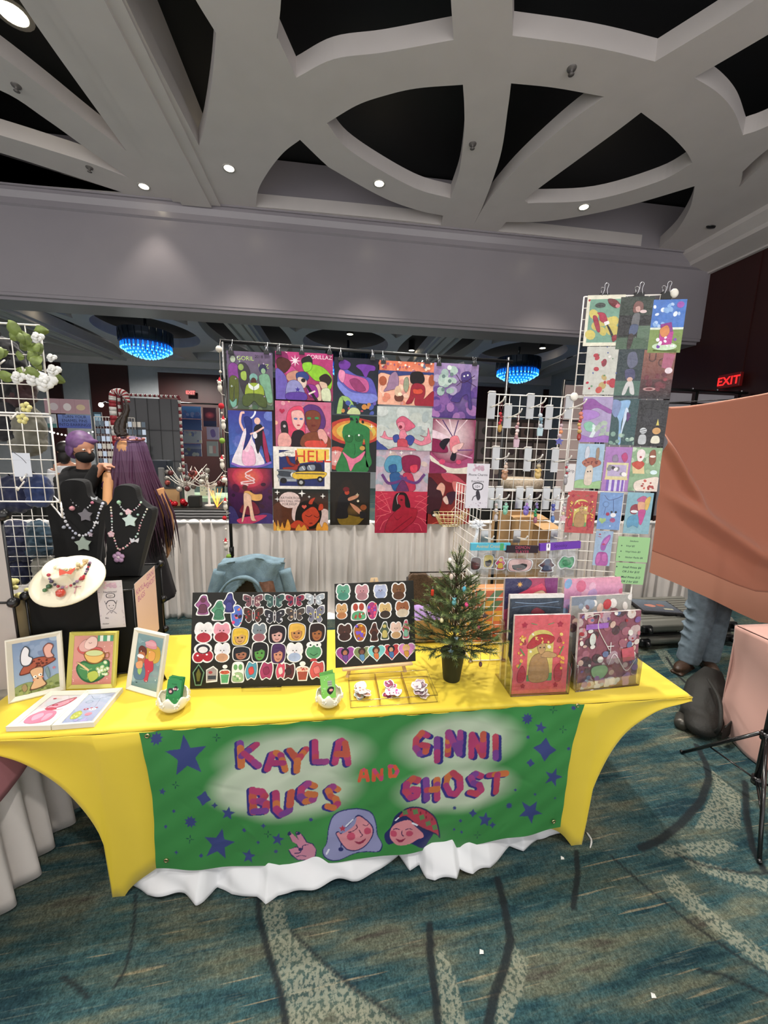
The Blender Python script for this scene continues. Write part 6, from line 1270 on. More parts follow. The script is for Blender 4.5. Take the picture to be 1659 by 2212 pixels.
for x0_, x1_ in ((.055, w2*.48), (w2-.05, w2*.52)):
    m = MB(); a, b = Vector((x0_, .012, -.052)), Vector((x1_, .014, h2+.02)); d = Vector((.008, 0, 0)); e_ = Vector((0, .006, 0))
    m.add([a-d-e_, a+d-e_, a+d+e_, a-d+e_, b-d-e_+Vector((0, .006, 0)), b+d-e_+Vector((0, .006, 0)), b+d+e_, b-d+e_], [(3,2,1,0),(4,5,6,7),(0,1,5,4),(1,2,6,5),(2,3,7,6),(3,0,4,7)]); m.build('leg', PINE, ez)
m = MB(); m.tube([(w2*.5, .016, h2), (w2*.5, .15, -.02)], .006, n=6); m.build('rear_leg', PINE, ez)
# ---- picture frames
WFR = mat('white_painted_frame', 'e0dccc', .5, vary=.03); YFR = mat('pale_yellow_frame', 'c8c060', .5)
def pic_frame(M_, w, h, fw, fm, bg, spec, lb, fd=.016, flat=False):
    t = empty('picture_frame', mw=M_, label=lb, cat='picture frame', group='framed watercolour prints')
    m = MB(); o = [(0, 0), (w, 0), (w, h), (0, h)]; i_ = [(fw, fw), (w-fw, fw), (w-fw, h-fw), (fw, h-fw)]
    vs = [(x, 0, z) for x, z in o] + [(x, fd*.45, z) for x, z in i_] + [(x, fd, z) for x, z in o] + [(x, -.003, z) for x, z in [(fw*.25, fw*.25), (w-fw*.25, fw*.25), (w-fw*.25, h-fw*.25), (fw*.25, h-fw*.25)]]
    fs = []
    for k in range(4):
        j = (k+1) % 4; fs += [[k, j, 12+j, 12+k], [12+k, 12+j, 4+j, 4+k], [k, 8+k, 8+j, j]]
    fs.append([8, 11, 10, 9]); m.add(vs, fs); m.build('frame', fm, t)
    A = Art(w-2*fw, h-2*fw, PAPER, bg, .001); A.run(spec); q = A.build('print', None, t); q.location = (fw, fd*.5, fw)
    m = MB(); m.box((fw, fd*.42, fw), (w-fw, fd*.45, h-fw)); m.build('glazing', clear_mat('frame_glass', gloss=.04, gmax=.10), t)
    if not flat: m = MB(); m.add([(w*.4, fd, 0), (w*.6, fd, 0), (w*.55, fd, h*.7), (w*.45, fd, h*.7), (w*.4, fd+h*.38, .02), (w*.6, fd+h*.38, .02)], [[3, 2, 5, 4], [0, 1, 5, 4]]); m.build('strut', BLK, t)
    return t
FM = 'g 0 0 1 1 7890b0 9cb4cc;b 3 16 0 0 1 .3 .05 .12 8ca0bc,a0b4c8,7488a8;c 8c9c58 0 .84 .3 .78 .6 .84 1 .74 1 1 0 1;b 5 50 0 .84 1 1 .02 .05 7c8c48,a0ac68,68783c;c 6c3428 .12 .6 .3 .4 .56 .34 .84 .38 .94 .46 .6 .56 .3 .62;c a85840 .14 .59 .3 .41 .56 .35 .84 .39 .92 .45 .6 .54 .3 .6;b 7 16 .3 .38 .8 .52 .018 .032 5c2c20;c 6c4c34 .36 .56 .64 .54 .64 .76 .7 .9 .34 .94 .42 .76;c d8b088 .37 .57 .63 .55 .62 .76 .68 .89 .36 .92 .43 .76;e .46 .7 .045 .04 f4f0e8;e .58 .68 .045 .04 f4f0e8;e .47 .7 .015 .02 28201c;e .59 .68 .015 .02 28201c;e .52 .74 .025 .016 28201c;e .43 .76 .03 .02 d88468;e .62 .73 .03 .02 d88468;c 4c5058 .18 .2 .28 .08 .38 .16 .36 .28 .44 .34 .36 .46 .22 .46 .16 .36;c e4e4e8 .2 .2 .28 .1 .36 .17 .34 .28 .42 .34 .35 .44 .23 .44 .18 .36;c 8c5044 .68 .18 .8 .1 .92 .16 .86 .28 .92 .38 .76 .4 .7 .32;c dca898 .7 .19 .8 .12 .9 .17 .85 .28 .9 .37 .77 .38 .72 .32;s .9 .6 .05 c87c88 5 .5;c 7c9494 .7 .62 .76 .56 .8 .72 .76 .78;c a08c64 .16 .84 .24 .8 .28 .9 .2 .94'
FT = 'g 0 0 1 1 d09080 d88c84;b 3 60 0 .2 1 1 .006 .014 f4d8cc;r .6 0 1 .12 58a078;r .66 0 .74 .12 e8ecdc;r .84 0 .92 .12 e8ecdc;c c85c58 .1 .28 .2 .2 .7 .26 .66 .34 .4 .4 .2 .36;c d8a8a0 .14 .2 .3 .08 .46 .16 .42 .3 .2 .32;c e8c8bc .3 .12 .44 .02 .58 .06 .58 .22 .4 .28 .28 .24;k 6c3830 .01 .38 .14 .42 .16 .46 .14;c 2c6c40 .1 .66 .26 .52 .5 .56 .86 .5 .94 .62 .8 .86 .5 .96 .24 .88;c 4c8c54 .13 .66 .26 .55 .5 .59 .84 .53 .9 .62 .78 .84 .5 .92 .26 .86;k b8d090 .012 .3 .6 .4 .74 .4 .88;k b8d090 .012 .2 .66 .36 .7 .5 .68;c 8c5c2c .28 .36 .54 .28 .8 .36 .78 .5 .6 .58 .38 .54;c e0b868 .3 .37 .54 .3 .78 .37 .76 .48 .6 .56 .39 .52;e .54 .36 .24 .09 b87c40;e .54 .36 .22 .075 c8d498;k 8c5c2c .02 .78 .38 .9 .36 .9 .46 .76 .46;c e0c890 .1 .54 .2 .56 .42 .68 .4 .72 .2 .6;b 9 14 .62 .54 .92 .82 .045 .055 c8d8a0,a8c078;b 9 14 .62 .54 .92 .82 .018 .022 f4f4e8;c b8c858 .4 .78 .6 .72 .68 .84 .5 .94'
FH = 'g 0 0 1 1 88a8ac 6c9498;b 3 12 0 0 1 1 .05 .14 80a0a4,94b4b8;c d8b048 .4 .26 .6 .16 .9 .2 .96 .4 .76 .5 .44 .44;c e89ca8 .34 .2 .5 .08 .72 .1 .78 .22 .5 .24;e .54 .15 .22 .07 f0b4bc;c 6c3830 .1 .3 .2 .22 .4 .26 .42 .38 .2 .44;c b8704c .14 .36 .36 .34 .4 .5 .24 .58 .12 .5;e .22 .42 .14 .06 f0ecec;c c83c50 .4 .46 .7 .46 .76 .62 .64 .7 .6 .86 .46 .84 .44 .64;c e8a85c .52 .28 .76 .3 .74 .44 .54 .46;c 5c7c94 .04 .6 .3 .56 .46 .64 .48 .8 .3 .86 .08 .84;c 9cc070 .18 .66 .34 .64 .3 .76 .2 .74;c e0a070 .08 .56 .3 .5 .34 .62 .14 .66;b 4 8 .04 .04 .96 .96 .01 .02 d8e8e8;e .2 .92 .04 .014 284048'
FP = 'b 3 20 0 0 1 1 .08 .2 e8dcdc,dce0e4,ecd8dc;c c05c70 .3 .42 .5 .26 .84 .1 .96 .12 .86 .34 .66 .46 .4 .5;c e0a0b0 .33 .42 .5 .3 .82 .14 .9 .16 .8 .34 .62 .44 .42 .47;e .5 .36 .1 .045 a83848;e .5 .36 .05 .022 d88898;c b04858 .3 .48 .5 .44 .7 .5 .5 .54;c d87890 .1 .7 .4 .54 .8 .6 .84 .86 .5 .96 .14 .92;c e898ac .2 .72 .4 .62 .52 .74 .34 .88;c e898ac .56 .66 .76 .66 .74 .84 .6 .88;e .24 .12 .06 .03 c04050;k 984858 .012 .2 .6 .36 .54;k 984858 .012 .7 .54 .9 .5'
FC = 'g 0 0 1 1 b0b8cc 98a4c4;k 5c6478 .012 .16 .06 .4 .2 .7 .16 .96 .06;k 5c6478 .01 .6 .2 .66 .5;e .3 .3 .13 .07 6c7890;e .3 .3 .11 .055 b0b8cc;c b0b858 .1 .7 .26 .6 .42 .72 .36 .86 .16 .86;b 5 6 .14 .66 .4 .84 .03 .05 d0d080;e .42 .56 .09 .05 b04050;e .42 .56 .03 .02 e8e4e8;e .66 .58 .13 .07 f0e8ec;e .58 .53 .05 .03 b84c60;e .76 .53 .05 .03 b84c60;e .62 .58 .02 .02 3c2c34;e .71 .58 .02 .02 3c2c34;e .66 .74 .12 .09 d88898;b 6 10 .3 .85 .9 .98 .03 .06 a8a0cc,98b8c8'
for bl, br, tl, tr, fm, bg, sp, lb in (((18,1521),(142,1491),(8,1385),(135,1362),WFR,'8ca4bc',FM,'white framed print of a smiling spotted mushroom, leftmost on the table'),
        ((142,1490),(246,1487),(156,1368),(257,1362),YFR,'d08c80',FT,'pale yellow framed print of a teacup on a leaf plate, second from the left'),
        ((271,1489),(341,1509),(307,1361),(386,1377),WFR,'80a0a4',FH,'white framed print of two hugging cartoon animals, right of the black cube')):
    M_, w, h = stand(bl, br, tl, 14, TZ+.002, tr); pic_frame(M_, w, h, .017 if fm is YFR else .02, fm, bg, sp, lb)
for q, sp, bg, lb in ((((12,1577),(110,1574),(86,1495),(174,1489)),FP,'e4dce0','flat lying white framed print of a pink parrot in front of the mushroom frame'),
                  (((111,1574),(204,1567),(176,1489),(260,1487)),FC,'a8b0c8','flat lying white framed print of hanging charms and a panda, beside the parrot frame')):
    P = [T(u, v, TZ+.022) for u, v in q]; P[0] = T(q[0][0], q[0][1]-7, TZ+.022); P[1] = T(q[1][0], q[1][1]-7, TZ+.022)
    x = (P[1]-P[0]); w = x.length-.002; d = ((P[2]-P[0])+(P[3]-P[1]))/2; x.normalize(); d = d - x*d.dot(x); h = d.length
    M_ = frame_mw(P[0]+Vector((0, 0, 0)), x, d); pic_frame(M_, w, h, .019, WFR, bg, sp, lb, fd=.02, flat=True)
# ---- pearly egg dishes with cut-out flowers, holding business cards
PEARL = mat('pearl_ceramic', 'ece4cc', .25, coat=.6); CARDG = mat('green_card_stock', attr=True, rough=.5)
def egg(u, v, r, lb, lb2, cards, bg, ang, specs):
    p = T(u, v); t = empty('egg_shaped_dish', p, label=lb, cat='dish', group='pearl egg dishes with business cards')
    m = MB(); N_ = 48; K = 12
    def f(a, b, rr=r):
        th = 2*math.pi*a; rim = .60 + .055*math.sin(th*7) + .035*math.sin(th*3+1) ; ph = b*math.pi*rim; return (rr*math.sin(ph)*math.cos(th), rr*math.sin(ph)*math.sin(th), r*.92-rr*.92*math.cos(ph))
    m.grid(f, N_, K, skip=lambda a, b: b > .8 and (a*7) % 1 > .8 and b < .9)
    o = m.build('bowl', PEARL, t); fabric_solid(o, .004)
    m = MB()
    for k in range(7):
        th = 2*math.pi*(k+.5)/7+.3; q = Vector(f((k+.5)/7+.3/6.283, .86, r*1.03))
        for j in range(5): a = j*1.2566; e1 = Vector((-math.sin(th), math.cos(th), 0)); m.ball(q + e1*.007*math.cos(a) + Vector((0, 0, .007*math.sin(a))), .0055, n=6)
        m.ball(q, .004, n=6)
    m.build('cutout_flowers', PEARL, t)
    for k in range(cards):
        A = Art(.058, .098, CARDG, bg if k == 0 else ['3c9c5c', '5cb06c', '2c8c50'][k % 3] if not specs[1] else ['8cd068', '78c060'][k % 2], .0012, edge='3c8c54')
        if k == 0: A.run(specs[0])
        M_ = Matrix.Translation(p + Vector((-.029, -.014+.006*k, .034))) @ Matrix.Rotation(ang + .07*math.sin(k*2.1)*(3 if specs[1] and k in (2, 4) else 1), 4, 'Z') @ Matrix.Rotation(math.radians(-14), 4, 'X') @ Matrix.Rotation(math.radians((-4 if specs[1] else 3)+2*math.sin(k*1.7)), 4, 'Y')
        tag(A.build('business_card', None, mw=M_), lb2 % ('front card' if k == 0 else '%s from the front' % ORD[k]) , 'business card', 'business cards in the %s egg dish' % ('right' if specs[1] else 'left'))
egg(377, 1532, .058, 'pearl egg shaped dish with cut flowers beside the flat frames, holding dark green cards', 'dark green card in the left egg dish, %s', 6, '2c8c50', -.15, ('c 2c2c34 .1 .4 .3 .34 .5 .4 .44 .56 .2 .58;e .28 .48 .1 .09 e8b0b0;e .62 .36 .2 .1 f0ecf0;c 2c2028 .5 .3 .66 .24 .76 .34 .66 .44 .54 .42;e .6 .36 .1 .06 e0a0a8;t .5 .2 .16 1c5c34 Kayla;b 3 10 0 .6 1 1 .03 .06 48a868,6cb880', 0))
egg(711, 1523, .053, 'pearl egg shaped dish between the two sticker boards, holding lime green cards', 'lime green card in the right egg dish, %s', 5, '84cc60', .12, ('e .3 .2 .03 .02 f0f4e8;e .42 .13 .03 .02 f0f4e8;e .55 .1 .03 .02 f0f4e8;r .5 .26 .8 .5 a8b0a0;l 3c5c3c .03 .5 .34 .8 .34;l 3c5c3c .03 .5 .42 .8 .42;c 1c1c20 .4 .66 .6 .52 .9 .56 .86 .72 .6 .84;e .7 .66 .14 .09 e89c98;b 3 6 0 .3 .3 .9 .02 .03 f4f8f0', 1))
# ---- clear three-part tray of loose stickers
P = [T(757,1530), T(945,1517), T(752,1468), T(925,1457)]; tw = P[1].x-P[0].x; tdp = .19
MT = frame_mw(P[0], (P[1]-P[0]), (0, 0, 1)); tray = empty('divided_tray', mw=MT, label='clear acrylic tray with three compartments of small stickers at the table front', cat='tray')
m = MB(); m.box((0, 0, .0), (tw, tdp, .003)); m.build('base', CLEAR, tray)
m = MB()
for a, b in (((0, 0, 0), (tw, .003, .034)), ((0, tdp-.003, 0), (tw, tdp, .034)), ((0, 0, 0), (.003, tdp, .034)), ((tw-.003, 0, 0), (tw, tdp, .034))): m.box(a, b)
m.build('rim_walls', CLEAR, tray)
m = MB(); m.tube([(0, 0, .034), (tw, 0, .034), (tw, tdp, .034), (0, tdp, .034)], .0016, n=5, closed=True); m.tube([(0, 0, .002), (tw, 0, .002), (tw, tdp, .002), (0, tdp, .002)], .0014, n=5, closed=True); m.build('polished_rim', CLEARE, tray)
for k in (1, 2): m = MB(); m.box((tw*k/3-.0015, 0, 0), (tw*k/3+.0015, tdp, .03)); m.build('divider', CLEARE, tray)
g = random.Random(5)
for k, (cols, nm) in enumerate(((['e8e0d8', 'b08878', '5c4c48', 'd8c8c0', '98b0a8'], 'white and brown'), (['e85c90', 'b868b0', '8c3c58', 'f0e4e8', '5c3848'], 'pink and purple'), (['a88890', 'c8b0b0', 'e8dcdc', '786068', 'b89ca8'], 'mauve and grey'))):
    for j in range(10):
        A = Art(.05, .045, GLOSSP, None); A.run('c f0ecea .1 .3 .3 .02 .6 .1 .9 .05 .98 .5 .8 .95 .5 .88 .2 .98 .02 .6;c %s .16 .34 .34 .08 .6 .17 .84 .12 .9 .5 .76 .88 .5 .82 .24 .9 .09 .6;b %d 6 .2 .2 .8 .8 .05 .12 %s' % (g.choice(cols), j+k*20, ','.join(cols)))
        M_ = MT @ Matrix.Translation((tw*(k+.5)/3 + g.uniform(-.022, .014), .075+g.uniform(-.035, .035), .005+j*.0035)) @ Matrix.Rotation(g.uniform(-1.6, 1.6), 4, 'Z') @ Matrix.Rotation(-math.pi/2+g.uniform(-.1, .35), 4, 'X') @ Matrix.Translation((-.025, 0, -.022))
        tag(A.build('loose_sticker', None, mw=M_), 'small %s sticker in the pile in the %s compartment of the clear tray' % (nm, ['left', 'middle', 'right'][k]), 'sticker', 'loose %s stickers' % nm)
# ---- black cube with necklace displays
CX, CY = -.905, 1.79; MC = Matrix.Translation((CX, CY, TZ+.002)) @ Matrix.Rotation(math.radians(7), 4, 'Z'); CS = .405
cube = empty('black_storage_cube', mw=MC, label='black panelled storage cube carrying the necklace displays at the left', cat='storage cube')
m = MB(); m.box((-CS+.004, .004, 0), (-.004, CS-.004, CS-.004), bev=.003); m.build('panels', mat('black_panel', '121210', .7, spec=.2), cube)
m = MB()
for x in (-CS, 0):
    for y in (0, CS): m.tube([(x, y, 0), (x, y, CS)], .004, n=6)
    for z in (.004, CS): m.tube([(x, 0, z), (x, CS, z)], .004, n=6)
for y in (0, CS):
    for z in (.004, CS): m.tube([(-CS, y, z), (0, y, z)], .004, n=6)
m.build('edge_rods', BLACKM, cube)
for x, y, z in ((0, CS, CS), (-CS, 0, CS), (0, CS, .2), (-CS, CS, CS), (0, CS, .02)): m = MB(); m.ball((x, y, z), .02, n=14); m.build('ball_connector', BLACKM, cube)
VEL = mat('black_velvet', '0b0b0d', .9, sheen=.1)
TOPZ = TZ+.002+CS+.003
def bust(nm, Y, outl, lb):
    P = [at(u, v, Y=Y) for u, v in outl]; b = P[0].lerp(P[-1], .5); P = [(q.x, q.z) for q in spline([(q.x, q.z, 0) for q in [Vector((p.x, p.z, 0)) for p in P]], 1)] if 0 else [(p.x, p.z) for p in P]
    zb = min(z for x, z in P); P = [(x-b.x, max(z, TOPZ)-TOPZ) for x, z in P]
    t = empty(nm, (b.x, Y, TOPZ), label=lb, cat='jewellery bust')
    m = MB(); q = [(v.x, v.y) for v in spline([(x, z, 0) for x, z in P], 5)]; n = len(q)
    vs = [(x, -.004, z) for x, z in q] + [(x*.93, -.018-.01*math.sin(min(1, z/.3)*2), z*.985+.002) for x, z in q] + [(x, .012, z) for x, z in q]
    m.add(vs, [list(range(n, 2*n)), list(range(2*n, 3*n))[::-1]] + [[i, (i+1) % n, n+(i+1) % n, n+i] for i in range(n)] + [[2*n+i, 2*n+(i+1) % n, (i+1) % n, i] for i in range(n)]); m.build('velvet_form', VEL, t)
    m = MB(); m.add([(-.03, .012, 0), (.03, .012, 0), (.02, .012, .2), (-.02, .012, .2), (-.03, .11, 0), (.03, .11, 0)], [[0, 1, 5, 4], [3, 2, 5, 4], [0, 3, 4], [1, 5, 2]]); m.build('rear_prop', VEL, t)
    return t
bust('necklace_bust', 2.11, [(126,1240),(118,1160),(107,1098),(118,1082),(134,1070),(140,1040),(165,1034),(192,1040),(200,1068),(216,1080),(230,1094),(222,1165),(216,1240)], 'left black velvet necklace bust on the storage cube')
bust('necklace_bust', 1.99, [(229,1243),(236,1170),(231,1100),(240,1086),(250,1072),(256,1050),(278,1045),(300,1052),(308,1076),(326,1092),(340,1105),(322,1175),(304,1243)], 'right black velvet necklace bust on the storage cube, above the QR sign')
# white round bust
wb = empty('round_necklace_stand', at(147, 1252, Y=1.735), label='round cream necklace stand tilted forward on the front of the cube', cat='jewellery bust')
ax = Vector((.06, -.62, .78)).normalized(); xa = Vector((1, .0, -.0)); xa = (xa - ax*xa.dot(ax)).normalized(); xa = Matrix.Rotation(math.radians(9), 3, ax) @ xa
Mw = Matrix((xa, ax.cross(xa), ax)).transposed().to_4x4(); Mw.translation = wb.location; wb.matrix_world = Mw
m = MB(); m.lathe([(.0001, -.012), (.13, -.012), (.137, -.006), (.136, 0), (.12, .006), (.09, .022), (.07, .05), (.062, .075), (.058, .09), (.054, .093), (.0001, .094)], n=44, sy=.93); m.build('cream_form', mat('cream_leatherette', 'f0e8cc', .5), wb)
m = MB(); m.tube([(0, .08, -.012), (0, .085, -.075)], .008, n=8); m.build('rear_prop', BLACKM, wb)
# ---- necklaces
def necklace(Y, pts, rb, cols, lb, pend, extra=(), chain=False, tilt=None):
    P = [at(u, v, Y=Y) if tilt is None else tilt(u, v) for u, v in pts]; c = P[len(P)//2]
    t = empty('bead_necklace', c, label=lb, cat='necklace', group='necklaces on display'); g = random.Random(lb)
    S_ = spline([tuple(p-c) for p in P], 8); m = MB(); m.mats = [BEADM]; acc = 0; nxt = 0; last = S_[0]
    for q in S_:
        acc += (q-last).length; last = q
        if acc >= nxt: r = 1.2*rb*g.uniform(.75, 1.15)*(.5 if chain and g.random() < .7 else 1); m.ball(q, r, c=C(g.choice(cols)), n=8); nxt = acc + r*2
    m.build('beads', None, t); m = MB(); m.tube([tuple(q) for q in S_], .0007, n=4); m.build('cord', CHROME, t)
    for u, v, k, col, s_ in pend:
        s_ *= 1.35 if tilt is None else 1.1; p = (at(u, v, Y=Y-.006) if tilt is None else tilt(u, v, .008))-c; m = MB(); m.mats = [BEADM]
        if k == 'flower':
            for j in range(5): a = 1.2566*j+.3; m.ball((s_*.55*math.cos(a), s_*.55*math.sin(a), 0), s_*.5, c=C(col), n=8, sc=(1, 1, .35))
            m.ball((0, 0, .001), s_*.35, c=C('e8d0dc'), n=8, sc=(1, 1, .5))
        elif k == 'star': m.prism([((s_ if i % 2 == 0 else s_*.6)*math.cos(math.pi/2+i*math.pi/5), (s_ if i % 2 == 0 else s_*.6)*math.sin(math.pi/2+i*math.pi/5)) for i in range(10)], -.004, .004, c=C(col))
        elif k == 'cross': m.box((-.0015, -s_, -.001), (.0015, s_, .001), c=C(col)); m.box((-s_*.7, s_*.2, -.001), (s_*.7, s_*.2+.003, .001), c=C(col))
        elif k == 'fly':
            for sx in (-1, 1): m.add([(0, 0, 0), (sx*s_, s_*.6, .002), (sx*s_*.9, 0, .002), (sx*s_*.7, -s_*.6, .002), (0, -s_*.3, 0)], [[0, 1, 2], [0, 2, 3, 4]], c=C(col))
        else: m.ball((0, 0, 0), s_, c=C(col), n=8)
        o = m.build('charm', None, t)
        if tilt is None: o.rotation_euler = (math.pi/2, 0, 0)
        else: o.rotation_euler = Mw.to_euler()
        o.location = p
SIL = ['c8c8cc', 'a8a8b0', 'e0e0e4']; WB_ = ['e8e8f0', 'd0d4e8', 'f4f4f8']
YA, YB_ = 2.085, 1.965
necklace(YA, [(152,1076),(158,1086),(170,1094),(185,1098),(195,1092),(203,1080)], .004, SIL, 'short silver chain with a grey resin star, top of the left velvet bust', [(185,1113,'star','88848c',.026),(156,1098,'x','e0a0a8',.010),(204,1076,'fly','e0e4e8',.012),(199,1086,'x','c87890',.006)], chain=True)
necklace(YA, [(131,1085),(135,1103),(140,1120),(148,1136),(164,1152),(180,1157),(196,1148),(207,1130),(214,1108),(223,1085)], .0065, WB_, 'long white bead and chain necklace with a pale star, left velvet bust', [(180,1175,'star','b8c8bc',.030),(138,1139,'x','b8bcc8',.007),(158,1162,'x','b0b0bc',.006),(196,1155,'star','c8b8c4',.009),(208,1129,'fly','e4e4e8',.010)])
necklace(YB_, [(257,1085),(264,1098),(278,1107),(292,1100),(302,1090),(305,1084)], .0045, ['e0a8b8', 'b8d8c0', 'e8e8ec', 'c8c8cc'], 'short pastel bead necklace with a clear star, top of the right velvet bust', [(281,1124,'star','b8ccc4',.026),(277,1106,'flower','f0c8d0',.012),(262,1110,'x','c8d8d0',.006),(298,1112,'x','a8c8c0',.005),(257,1085,'x','a8d0b0',.008)])
necklace(YB_, [(240,1096),(242,1120),(243,1145),(248,1165),(256,1186),(270,1182),(284,1170),(297,1155),(303,1135),(312,1112),(320,1096)], .0048, ['e8b0b8', 'd8d8dc', 'b8d0c8', 'f0e8d0', 'c89098'], 'long pink and white bead necklace with a lilac flower, right velvet bust', [(256,1204,'flower','c8a0c4',.021),(240,1154,'flower','e0b8c0',.012),(291,1167,'fly','c8c8d0',.016)])
HP = [(0, .094), (.054, .093), (.058, .09), (.062, .075), (.07, .05), (.09, .022), (.12, .006), (.137, -.002), (.3, -.01)]
def onb(u, v, off=.004):
    h = .01
    for _ in range(12):
        p = on(u, v, wb.location + ax*h, ax); r = ((p-wb.location) - ax*(p-wb.location).dot(ax)).length
        t = next(HP[i][1] + (HP[i+1][1]-HP[i][1])*(r-HP[i][0])/(HP[i+1][0]-HP[i][0]) for i in range(len(HP)-1) if r <= HP[i+1][0] or i == len(HP)-2); h += (t + off - h)*.5
    return p
necklace(0, [(107,1222),(120,1226),(136,1229),(155,1230),(172,1226),(184,1216),(190,1208)], .0062, ['e8d8b0', 'd8c8a0', 'f0e8d0', 'c8a878'], 'cream shell bead choker with a red butterfly on the round stand', [(144,1235,'fly','b85040',.026),(168,1220,'x','d0bc90',.009),(183,1212,'x','c8b088',.009)], tilt=onb)
necklace(0, [(105,1242),(110,1255),(122,1265),(137,1269),(155,1264),(168,1255),(180,1246),(187,1234),(194,1216)], .0058, ['b03040', '3c3448', 'd8a0a0', '8c6c88', '301c28'], 'red and dark bead necklace with a red pendant on the round stand', [(131,1281,'x','c84c3c',.017),(106,1267,'x','305c38',.010),(97,1275,'x','4c7c4c',.008),(164,1271,'cross','a87078',.022),(178,1249,'x','b02830',.009)], tilt=onb)
# note and QR sign taped to the cube
a = Vector((CX, CY, 0)) + (MC.to_3x3() @ Vector((-.1, -.004, 0))); xd = MC.to_3x3() @ Vector((1, 0, 0)); nf = MC.to_3x3() @ Vector((0, -1, 0))
def on_cube(nm, tl, br, n_, xd_, bg, spec, lb, off, cat):
    p0 = Vector((CX, CY, 0)) + n_*off; q0, q1 = on(*tl, p0, n_), on(*br, p0, n_); w = (q1-q0).dot(xd_); h = q0.z-q1.z; o = q0.copy(); o.z = q1.z
    A = Art(w, h, PAPER, bg, .0006); A.run(spec); tag(A.build(nm, None, mw=frame_mw(o, xd_, (0, 0, 1))), lb, cat)
on_cube('note_card', (208,1256), (272,1354), nf, xd, 'd4cccc', 'b 3 12 .3 .02 .72 .16 .04 .1 c8a8b8,d8b8c4;t .5 .25 .12 2c2830 Necklaces!;c 2c2830 .34 .28 .5 .26 .66 .28 .64 .35 .36 .35;c d4cccc .36 .285 .5 .268 .64 .285 .62 .343 .38 .343;t .5 .335 .11 2c2830 20+;k 2c2830 .015 .25 .42 .3 .5 .34 .58 .5 .63 .64 .58 .7 .48 .74 .42;k 2c2830 .03 .3 .48 .4 .42 .6 .42 .68 .48;e .42 .52 .02 .02 2c2830;e .58 .52 .02 .02 2c2830;k 2c2830 .012 .44 .57 .5 .585 .56 .57;k 2c2830 .012 .28 .7 .42 .64 .48 .68 .54 .64 .68 .7;t .28 .79 .09 3c3840 Bag;t .22 .91 .09 3c3840 Sticker;b 5 22 .02 .04 .08 .96 .01 .018 b8a8b0;b 6 22 .9 .04 .98 .96 .01 .018 b8a8b0', 'white card handwritten Necklaces taped to the front of the black cube', .006, 'note card')
xs_ = MC.to_3x3() @ Vector((0, 1, 0)); ns = MC.to_3x3() @ Vector((1, 0, 0))
on_cube('name_sign', (290,1262), (344,1358), ns, xs_, 'e4c4b8', 't .26 .17 .135 b04a94 KAYLA|BUGS;t .74 .11 .135 b04a94 GINNI|GHOST;t .5 .17 .06 b04a94 AND', 'pale pink upright sign reading Kayla Bugs and Ginni Ghost on the cube side', .006, 'sign')

# ================================================================== BEHIND THE TABLE
# ---- chairs
BROWN = mat('brown_woven_fabric', '5c4a3c', .9, vary=.35, scale=90, bump=.4, bscale=200); DARKF = mat('dark_chair_frame', '2a2420', .4, metal=.4)
def chair(x, y, rz, w, notch, lb):
    t = empty('banquet_chair', (x, y, 0), (0, 0, rz), lb, 'chair')
    m = MB(); o = [(-w/2, .5), (-w/2+.01, .9), (-w/2+.03, .93)] + ([(-.09, .93), (-.07, .905), (-.03, .893), (.03, .893), (.07, .905), (.09, .93)] if notch else [(-.1, .935), (.1, .935)]) + [(w/2-.03, .93), (w/2-.01, .9), (w/2, .5)]
    n = len(o); vs = [(a, -.02, b) for a, b in o] + [(a, .025, b) for a, b in o]; m.add(vs, [list(range(n)), list(range(n, 2*n))[::-1]] + [[n+i, n+(i+1) % n, (i+1) % n, i] for i in range(n)]); q = m.build('backrest', BROWN, t)
    bv = q.modifiers.new('bevel', 'BEVEL'); bv.width = .008; bv.segments = 2
    m = MB(); m.box((-w/2, .02, .42), (w/2, .46, .48), bev=.015); m.build('seat', BROWN, t)
    for sx in (-1, 1):
        m = MB(); m.tube([(sx*(w/2-.02), -.03, .001), (sx*(w/2-.02), 0, .45), (sx*(w/2-.01), .0, .9)], .012, n=8); m.build('leg', DARKF, t)
        m = MB(); m.tube([(sx*(w/2-.02), .46, .001), (sx*(w/2-.02), .43, .43)], .012, n=8); m.build('leg', DARKF, t)
    m = MB(); m.tube([(-w/2+.02, 0, .935), (w/2-.02, 0, .935)], .005, n=6); m.build('top_rail', DARKF, t)
    return t
chair(-.60, 2.9, 0, .40, False, 'banquet chair under the denim jacket behind the larger sticker board')
chair(.745, 2.62, 0, .46, True, 'brown woven banquet chair with a scooped back, behind the fir tree')
# ---- denim jacket slung over the chair back
DEN = mat('faded_denim', '6c8490', .85, vary=.22, scale=18, bump=.3, bscale=160); LINING = mat('patterned_brown_lining', '7c5a4c', .9, vary=.4, scale=30); FLEECE = mat('grey_brown_lining', '4c443c', .95, vary=.2)
jk = empty('denim_jacket', (-.60, 2.9, .5), label='faded blue denim jacket draped over the back of a chair', cat='jacket')
def jf(a, b):
    u = (a-.5)*2; z0 = .475 - .02*abs(u)**3 - .012*math.sin(a*9)
    if b < .35: return (u*(.22+.01*b), .06 - .13*b/.35*1.0, z0 + .012*math.sin(b/.35*3.14))
    k = (b-.35)/.65; return (u*(.232+.13*k*k)+.012*math.sin(k*7+u*3), -.07-.05*k+.018*math.sin(u*8+k*3), z0 - .36*k)
m = MB(); m.grid(jf, 60, 40, skip=lambda a, b: b > .62 and .24 < a < .60 and ((a-.42)/.20)**2 + ((b-1.05)/.42)**2 < 1); o = m.build('body', DEN, jk); fabric_solid(o, .006)
